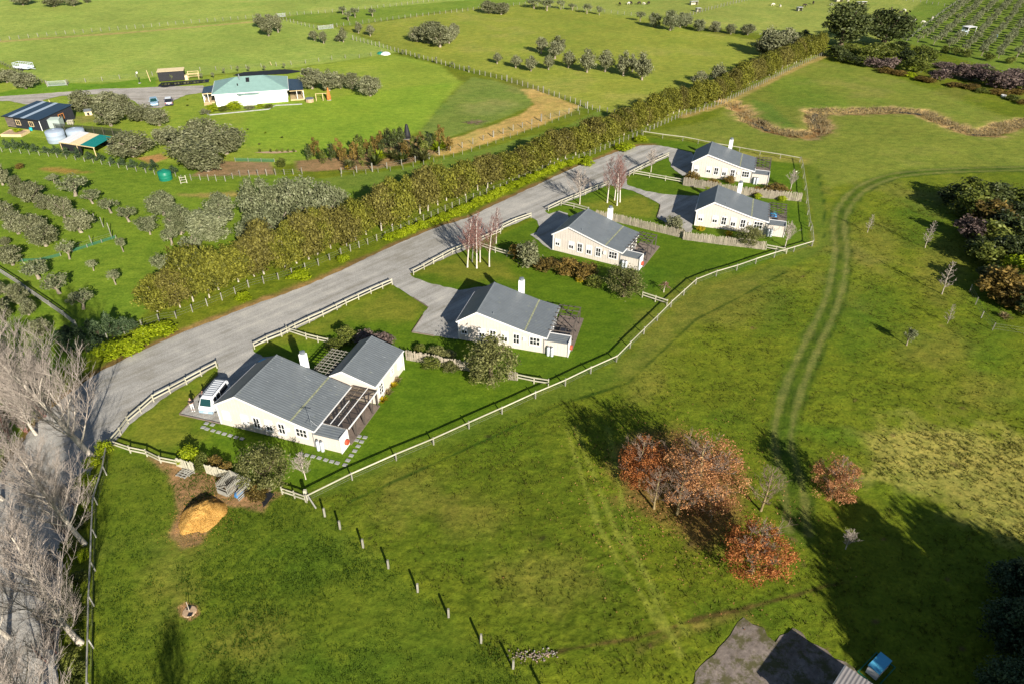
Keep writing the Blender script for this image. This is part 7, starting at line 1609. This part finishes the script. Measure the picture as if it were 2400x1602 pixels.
kn = empty('kennel', G('00', 615, 795), .4, "small timber kennel under the olive left of the gravel", 'kennel'); b = MB(); b.box(-.7, .7, -.5, .5, .1, .95); b.build('wall', MT['ply'], kn); b = MB(); b.prism([(-.85, -.65, .955), (.85, -.65, .955), (.85, .65, 1.25), (-.85, .65, 1.25)], (0, 0, .05)); b.build('roof', MT['flue'], kn); b = MB(); b.box(-.3, .2, -.51, -.502, .15, .75); b.build('doorway', MT['black'], kn)
# swing frame and rusty sculpture right of the white house
sw = empty('play_frame', G('00', 2225, 690), .2, "low timber play frame right of the white house's spa tub", 'play frame')
for x_ in (-1.6, 0, 1.6):
    for s_ in (-1, 1): b = MB(); b.beam((x_, s_ * .7, 0), (x_, 0, 1.5), .1, .1); b.build('leg', MT['pine'], sw)
b = MB(); b.beam((-1.7, 0, 1.55), (1.7, 0, 1.55), .1, .1); b.build('beam', MT['pine'], sw)
sc_ = empty('sculpture', G('00', 2265, 690), .2, "tall rust-orange pointed sculpture beside the far olives", 'sculpture'); b = MB(); b.lathe([(.45, 0), (.55, .5), (.40, 1.6), (.12, 2.9)], k=5); b.build('body', MT['orange'], sc_); b = MB(); b.box(-.5, .5, -.5, .5, 0, .06); b.build('base', MT['slab'], sc_)
st = empty('statue', G('01', 455, 955), 0, "black hooded figure-like statue at the edge of the flax bed", 'statue'); b = MB(); b.lathe([(.75, .15), (.70, .9), (.52, 1.7), (.42, 2.2), (.34, 2.6), (.24, 2.95), (.05, 3.05)], k=10); b.build('figure', MT['black'], st, smooth=True); b = MB(); b.box(-.6, .6, -.6, .6, 0, .148); b.build('plinth', MT['flue'], st)
hs_ = empty('gate_ladder', G('00', 1265, 1260), .5, "leaning pale timber trestle at the corner of the hen run", 'trestle')
for s_ in (-1, 1): b = MB(); b.beam((s_ * .5, -.4, 0), (s_ * .5, .3, 1.2), .1, .08); b.build('leg', MT['rail'], hs_)
for k in range(3): b = MB(); b.beam((-.5, -.28 + k * .22, .2 + k * .38), (.5, -.28 + k * .22, .2 + k * .38), .07, .07); b.build('rung', MT['rail'], hs_)
tag(sheet('straw_mulch', GL('00', (1750, 1055), (1790, 1048), (2040, 1040), (2045, 1048), (1900, 1060)), MT['terracotta'], .07, .08), None)
# tarpaulin pile by the far fence
tp = empty('tarpaulin_heap', G('01', 305, 375), 0, "white and green tarpaulin heap by the far fence corner", 'tarpaulin'); b = MB(); b.lathe([(1.5, 0), (1.3, .35), (.7, .6), (.1, .7)], k=7); b.build('sheet', MT['white'], tp); b = MB(); b.lathe([(1.2, 0), (.8, .5), (.1, .62)], (-1.6, .6, 0), 7); b.build('green_sheet', MT['green_tank'], tp)
# straw strip brush pile
b = MB(); rg_ = random.Random(4)
for k in range(60): a = rg_.uniform(0, 6.28); x_, y_ = rg_.gauss(0, 1.0), rg_.gauss(0, .5); b.tube((x_, y_, rg_.uniform(.03, .4)), (x_ + math.cos(a) * 1.2, y_ + math.sin(a) * .8, rg_.uniform(.05, .5)), .04, .02, 4)
o = b.build('brush_pile', BK['brown']); o.location = G('01', 910, 850); tag(o, "brown pile of cut brush beside the straw strip", 'brush pile', None, 'stuff'); del o['category']; del o['label']
# ------------------------------------------------------------------ compost corner
t = NT('wood_chips'); po = t.pos()
n_ = t.noise(po, 14.0, 3, 0.75); n2_ = t.noise(po, .9, 3)
t.col(t.mul(t.ramp(n_, [(0.3, tuple(tg(128, 84, 34))), (0.5, tuple(tg(204, 158, 90))), (0.7, tuple(tg(240, 204, 134)))]), t.ramp(n2_, [(0.3, (.72, .66, .6)), (.7, (1.15, 1.12, 1.1))])))
t.rough(.95, .05); t.bump(n_, .08, 1.0); MT['chips'] = t.m
def heap():
    cx, cy = -27.35, 41.85; n, m = 60, 44; V, F = [], []
    for j in range(m + 1):
        for i in range(n):
            a = 2 * math.pi * i / n; r = j / m; R = 1 + .14 * math.sin(2 * a + 1) + .07 * math.sin(5 * a) + .03 * math.sin(11 * a)
            x_, y_ = math.cos(a) * r * R * 1.75, math.sin(a) * r * R * 2.25; z = 1.15 * max(0, 1 - r ** 1.5) * (1 + .25 * (y_ > 0) * min(1, y_))
            V.append((x_, y_, z + .05 * math.sin(7 * x_ + 5 * y_) * (1 - r) - .02))
    V = np.array(V); V[:, 2] += (vnoise(V[:, 0] + 50, V[:, 1] + 50, 9, 3) - .5) * .10 * (V[:, 2] > .05)
    for j in range(m):
        for i in range(n): F.append((j * n + i, j * n + (i + 1) % n, (j + 1) * n + (i + 1) % n, (j + 1) * n + i))
    o = place('chip_heap', np_mesh('chip_heap', V, np.array(F)[:, ::-1], MT['chips'], None, True), (cx, cy, 0)); tag(o, "golden heap of fresh wood chips beside the pallet compost bins", 'wood chips')
    rng = np.random.default_rng(2); k = 2600; a = rng.uniform(0, 6.28, k); r = np.abs(rng.normal(.0, .55, k)) + .5; P = np.stack([cx + np.cos(a) * r * 1.8, cy + np.sin(a) * r * 2.25, .05 + 1.1 * np.clip(1 - r ** 1.5, 0, 1)], 1)
    tag(place('wood_chips', leaf_quads(P, rng.normal(size=(k, 3)) + [0, 0, .8], .035, .5, rng.random(k), rng, MT['chips'], 'wood_chips')), kind='stuff')
heap()
def bins():
    o = Vector((-26.9, 44.55, 0)); d = Vector((-24.6, 43.55, 0)) - o; rz = math.atan2(d.y, d.x); root = empty('compost_bins', o, rz, "pair of grey pallet compost bins under the big shrub by the nearest cottage", 'compost bins')
    def panel(p, q, nb, horiz, h=1.3):
        p, q = Vector(p), Vector(q); dd = (q - p).normalized(); L = (q - p).length; nn = Vector((-dd.y, dd.x, 0))
        if horiz:
            for k in range(nb): b = MB(); z = .1 + (h - .15) * k / (nb - 1); b.beam(p + Vector((0, 0, z)), q + Vector((0, 0, z)), .025, .09); b.build('slat', MT['rail_grey'], root)
        else:
            for k in range(nb): b = MB(); c_ = p + dd * (L * (k + .5) / nb); b.beam(c_ + Vector((0, 0, .02)), c_ + Vector((0, 0, h)), .02, L / nb * .82, 0, nn); b.build('slat', MT['rail_grey'], root)
        for z in (.25, .85): b = MB(); b.beam(p + nn * .05 + Vector((0, 0, z)), q + nn * .05 + Vector((0, 0, z)), .05, .08); b.build('batten', MT['rail_grey'], root)
    panel((0, 0, 0), (1.15, -.02, 0), 5, True, .62); panel((0, .04, 0), (.15, 1.75, 0), 11, False); panel((1.2, 0, 0), (1.35, 1.75, 0), 11, False); panel((2.45, 0, 0), (2.5, 1.7, 0), 6, True); panel((.15, 1.8, 0), (2.5, 1.75, 0), 14, False)
    b = MB(); b.lathe([(.45, .02), (.4, .25), (.2, .42), (.05, .46)], (.65, .9, 0), 10); b.build('compost', MT['terracotta'], root)
    b = MB(); b.lathe([(.5, .02), (.45, .2), (.2, .33), (.05, .35)], (1.9, .7, 0), 9); b.build('tarpaulin', MT['blue'], root)
bins()
for k, (tx, ty, rz) in enumerate(((1265, 128, -.35), (1320, 108, .9))):
    p = G('20', tx, ty); root = empty('pallet', (p.x, p.y, 0.06), rz, ["broken grey pallet lying flat before the pale board screen", "grey timber frame propped across the broken pallet"][k], 'pallet')
    for q in range(4): b = MB(); b.box(-.55, .55, -.45 + q * .27, -.33 + q * .27, .10 + .02 * k, .125 + .02 * k); b.build('slat', MT['rail_grey'], root)
    for q in (-.52, 0, .44): b = MB(); b.box(q, q + .08, -.45, .48, 0, .098 + .02 * k); b.build('bearer', MT['rail_grey'], root)
# slate bed in the dry corner
sheet('weed_mat', GL('20', (1790, 290), (1850, 250), (1890, 265), (1855, 310), (1815, 360)), MT['weed_mat'], .10, .04)
# brace on the corner strainer post and heavy corner post
p = G('20', 2112, 300); cp_ = empty('strainer_post', (p.x, p.y, 0), 0, "stout corner strainer post with a diagonal brace where two fences meet", 'post'); b = MB(); b.box(-.13, .13, -.13, .13, 0, 1.25); b.build('shaft', MT['rail'], cp_)
q_ = G('20', 2175, 362) - p; b = MB(); b.beam((.13 * 1, -.05, .75), (q_.x, q_.y, .05), .12, .12); b.build('brace', MT['rail_grey'], cp_)
# staked sapling in a ring of bark
p = G('20', 1305, 1070); sg = empty('planted_sapling', (p.x, p.y, 0), 0, "tiny staked sapling in a round bark bed on the near lawn", 'sapling'); b = MB(); b.tube((0, 0, 0), (-.02, .1, 1.1), .03, .02, 5); b.build('stem', BK['white'], sg); b = MB(); b.lathe([(.55, .02), (.5, .07), (.2, .09), (.05, .09)], k=12); b.build('bark_ring', MT['terracotta'], sg); b = MB(); b.box(-.3, .02, .12, .42, .092, .11); b.box(.0, .34, -.45, -.13, .092, .11); b.build('weed_cloth', MT['weed_mat'], sg)
# stepping stones round the nearest cottage
STN = [(278, 1008), (340, 1022), (245, 1048), (285, 1065), (345, 1082), (402, 1098), (460, 1115), (520, 1132), (580, 1150), (640, 1165), (1240, 1318), (1300, 1332), (1365, 1345), (1428, 1360), (1495, 1380), (1555, 1396), (1612, 1412), (1690, 1432), (1720, 1384), (1755, 1335), (1790, 1288), (1825, 1240), (1860, 1195), (1895, 1150), (1810, 1180), (1835, 1140)]
for k, (cx, cy) in enumerate(STN):
    p = at(420 + cx * 540 / 2349, 760 + cy * 540 / 2349); rg_ = random.Random(k); b = MB(); w = .21; b.prism([(-w, -w * .8, 0), (w, -w * .8, 0), (w, w * .8, 0), (-w, w * .8, 0)], (0, 0, .075)); o = b.build('stepping_stone', MT['slab'], None, None, False, (p.x, p.y, 0.0), H1[2] + rg_.uniform(-.1, .1))
    tag(o, f"square grey stepping stone around the nearest cottage, {ordn(k + 1)} along the path from the drive", 'paving stone', 'stepping stones at the nearest cottage')
# timber edging of the drives
b = MB()
for pts in (GL('10', (1236, 1280), (1500, 1012)), GL('10', (1236, 1283), (1515, 1345)), GL('11', (486, 718), (562, 604)), GL('11', (486, 718), (640, 744)), GL('11', (600, 548), (500, 484)), GL('01', (2195, 1412), (2190, 1442), (2172, 1498))):
    for i in range(len(pts) - 1): b.beam(pts[i] + Vector((0, 0, .05)), pts[i + 1] + Vector((0, 0, .05)), .06, .14)
tag(b.build('drive_edging', MT['deck']), kind='structure')
# stones at the wet spot low in the paddock
def stones():
    rng = random.Random(8); base = GL('21', (1170, 1375), (1240, 1370), (1330, 1375), (1400, 1362), (1460, 1345))
    ms = []
    for k in range(3):
        b = MB(); b.lathe([(.05, 0), (.09, .03), (.08, .07), (.03, .095)], k=7); me = b.mesh('stone', [MT['deck'], MT['terracotta'], MT['rail_grey']][k]); ms.append(me)
    root = empty('stone_scatter', base[0], 0); root['kind'] = 'structure'
    for k in range(130):
        i = rng.randrange(4); p = base[i].lerp(base[i + 1], rng.random()) + Vector((rng.gauss(0, .18), rng.gauss(0, .22), 0)) - base[0]
        s_ = rng.uniform(.4, 1.0); place('stone', ms[0 if k % 5 else (1 if k % 2 else 2)], (p.x, p.y, 0.02), rng.uniform(0, 6), (s_, s_ * .8, s_), root)
stones()
# ------------------------------------------------------------------ lower right: shed corner and lidded box
def near_shed():
    o = Vector((23.25, 27.0, 0)); rz = math.atan2(-.70, .71); root = empty('near_shed', o, rz, "corner of a shed with a pale ribbed roof at the bottom edge", 'shed')
    h = 2.1; b = MB(); b.box(.15, 7.0, -4.85, -.15, 0, h - .12); b.build('wall', MT['shed'], root)
    for k in range(5): b = MB(); b.box(k * 1.45 + .006, k * 1.45 + 1.45 - .006, -5.0, 0, h - .02 + .004 * k, h + .04 + .004 * k); b.build('roof_sheet', MT['roof_brown'], root)
    b = MB(); b.box(-.06, -.004, -5.0, 0, h - .14, h + .05); b.build('fascia', MT['flue'], root)
near_shed()
bx = empty('lidded_box', (26.4, 27.9, 0.0), math.atan2(28.4 - 27.45, 27.05 - 25.8), "pale blue lidded box standing inside a dark low frame in the lower right shade", 'box')
b = MB(); b.box(-.80, .80, -.40, .40, .06, .88); b.build('body', MT['white'], bx); b = MB(); b.box(-.84, .84, -.44, .44, .884, .95); b.build('lid', MT['cyan'], bx)
b = MB()
for x0, x1, y0, y1 in ((-1.25, 1.25, -.75, -.69), (-1.25, 1.25, .69, .75), (-1.25, -1.19, -.69, .69), (1.19, 1.25, -.69, .69)): b.box(x0, x1, y0, y1, .05, .12)
b.build('frame', MT['green_tank'], bx); b = MB(); b.beam((-1.25, 0, .1), (-2.0, -.3, .12), .06, .06); b.build('drawbar', MT['rail'], bx)
# ------------------------------------------------------------------ far animals and shelters
def animal(p, rz, white, label, s_=1.0):
    root = empty('sheep' if white else 'cattle', (p.x, p.y, 0), rz, label, 'sheep' if white else 'cattle', 'grazing sheep' if white else 'grazing cattle'); k = 1.0 * s_ if white else 1.5 * s_
    V = [(0, 0, .62), (.35, 0, .64), (-.35, 0, .63), (.55, 0, .66), (.72, 0, .48), (.84, 0, .30), (.33, .13, .40), (.33, .14, .02), (.33, -.13, .40), (.36, -.14, .02), (-.36, .13, .42), (-.42, .13, .22), (-.36, .14, .02), (-.36, -.13, .42), (-.40, -.13, .22), (-.34, -.14, .02), (-.52, 0, .52)]
    E = [(0, 1), (0, 2), (1, 3), (3, 4), (4, 5), (1, 6), (6, 7), (1, 8), (8, 9), (2, 10), (10, 11), (11, 12), (2, 13), (13, 14), (14, 15), (2, 16)]
    R = [.24, .23, .23, .13, .09, .06, .09, .035, .09, .035, .10, .05, .035, .10, .05, .035, .03]
    o = skin_part('body', 'fleece' if white else 'cow', [tuple(c_ * k for c_ in v) for v in V], E, [r * k for r in R], root, 1)
    b = MB(); b.box(.70 * k, .78 * k, -.12 * k, .12 * k, .46 * k, .52 * k); b.build('ears', MT['fleece' if white else 'cow'], root)
for k, (tile, tx, ty, wh) in enumerate([('02', 618, 42, 1), ('02', 670, 52, 1), ('02', 1025, 42, 1), ('02', 1130, 15, 1), ('02', 1218, 88, 1), ('02', 1525, 82, 1), ('02', 1595, 152, 1), ('02', 1650, 164, 1), ('02', 1716, 134, 1), ('02', 1475, 140, 1), ('02', 897, 32, 0), ('02', 835, 50, 0), ('02', 1540, 108, 0), ('02', 1500, 100, 0), ('01', 1915, 40, 0), ('01', 1975, 34, 1), ('01', 1993, 34, 0), ('01', 2050, 34, 0), ('01', 2078, 36, 1), ('01', 2112, 34, 0)]):
    animal(G(tile, tx, ty), k * 1.7, bool(wh), f"{'pale sheep' if wh else 'dark cattle beast'} grazing in the far right field, {ordn(k + 1)} of the scattered herd", 1.25 if wh else 1.0)
def shelter(tile, tx, ty, label, w=1.5, mat='rail'):
    p = G(tile, tx, ty); root = empty('field_shelter', (p.x, p.y, 0), .3, label, 'shelter', 'small shelters in the animal field')
    b = MB(); b.box(-w, w, .7, .76, 0, 1.3); b.box(-w, -w + .06, -.7, .7, 0, 1.3); b.box(w - .06, w, -.7, .7, 0, 1.3); b.build('wall', MT[mat], root); b = MB(); b.prism([(-w - .1, -.9, 1.45), (w + .1, -.9, 1.45), (w + .1, .9, 1.31), (-w - .1, .9, 1.31)], (0, 0, .06)); b.build('roof', MT['white'], root)
shelter('02', 75, 36, "small white-roofed shelter left of the animal field's fence"); shelter('02', 1072, 14, "small shelter at the top of the animal field above the left conifer"); shelter('02', 1225, 40, "open shelter in the animal field between the two conifers", 2.0); shelter('02', 800, 78, "low grey feeder box in the animal field", .9, 'rail_grey'); shelter('02', 105, 84, "pale trough at the fence below the left shelter", .8)
fr = empty('box_frame_shelter', G('02', 1958, 238), .35, "white open box frame standing in the young orchard", 'frame')
for x_ in (-1.7, 1.7):
    for y_ in (-1.2, 1.2): b = MB(); b.box(x_ - .08, x_ + .08, y_ - .08, y_ + .08, 0, 2.4); b.build('post', MT['white'], fr)
b = MB(); b.box(-1.85, 1.85, -1.35, 1.35, 2.404, 2.46); b.build('top', MT['white'], fr)
b = MB(); b.box(-1.6, 1.6, 1.17, 1.2, .5, 2.3); b.build('back_panel', MT['skylight'], fr)
bl = empty('blue_drum', G('02', 2155, 262), 0, "small blue plastic drum among the young orchard trees", 'drum'); b = MB(); b.lathe([(.4, 0), (.45, .5), (.4, .95)], k=10); b.build('body', MT['blue'], bl); b = MB(); b.lathe([(.41, .952), (.41, 1.0), (.05, 1.02)], k=10); b.build('lid', MT['blue'], bl)
wb = empty('white_tub', G('02', 2205, 668), 0, "small white tub at the foot of the far right bushes", 'tub'); b = MB(); b.lathe([(.5, 0), (.6, .45)], k=10); b.build('body', MT['white'], wb); b = MB(); b.lathe([(.61, .452), (.61, .5)], k=10); b.build('rim', MT['white'], wb)
# blue awning behind the nearest cottage and blue things behind the fourth
aw = empty('blue_canopy', (*loc_of(H1, H1[2], .35, 7.9)[:2], 0), H1[2], "pale blue canopy at the nearest cottage's far corner", 'canopy'); b = MB(); b.prism([(-.9, 0, 2.25), (1.3, 0, 2.25), (1.3, 1.0, 2.0), (-.9, 1.0, 2.0)], (0, 0, .04)); b.build('sheet', MT['cyan'], aw)
for x_ in (-.85, 1.25): b = MB(); b.box(x_ - .03, x_ + .03, .92, .98, 0, 2.0); b.build('post', MT['flue'], aw)
ps = empty('paddling_pool', loc_of(H4, H4[2], 11.9, 7.4, .09), H4[2], "blue tub by the pergola of the fourth cottage", 'pool'); b = MB(); b.lathe([(.55, 0), (.6, .55), (.5, .56)], k=16); b.build('body', MT['blue'], ps); b = MB(); b.lathe([(.5, .562), (.5, .6), (.1, .62)], k=16); b.build('cover', MT['cyan'], ps)
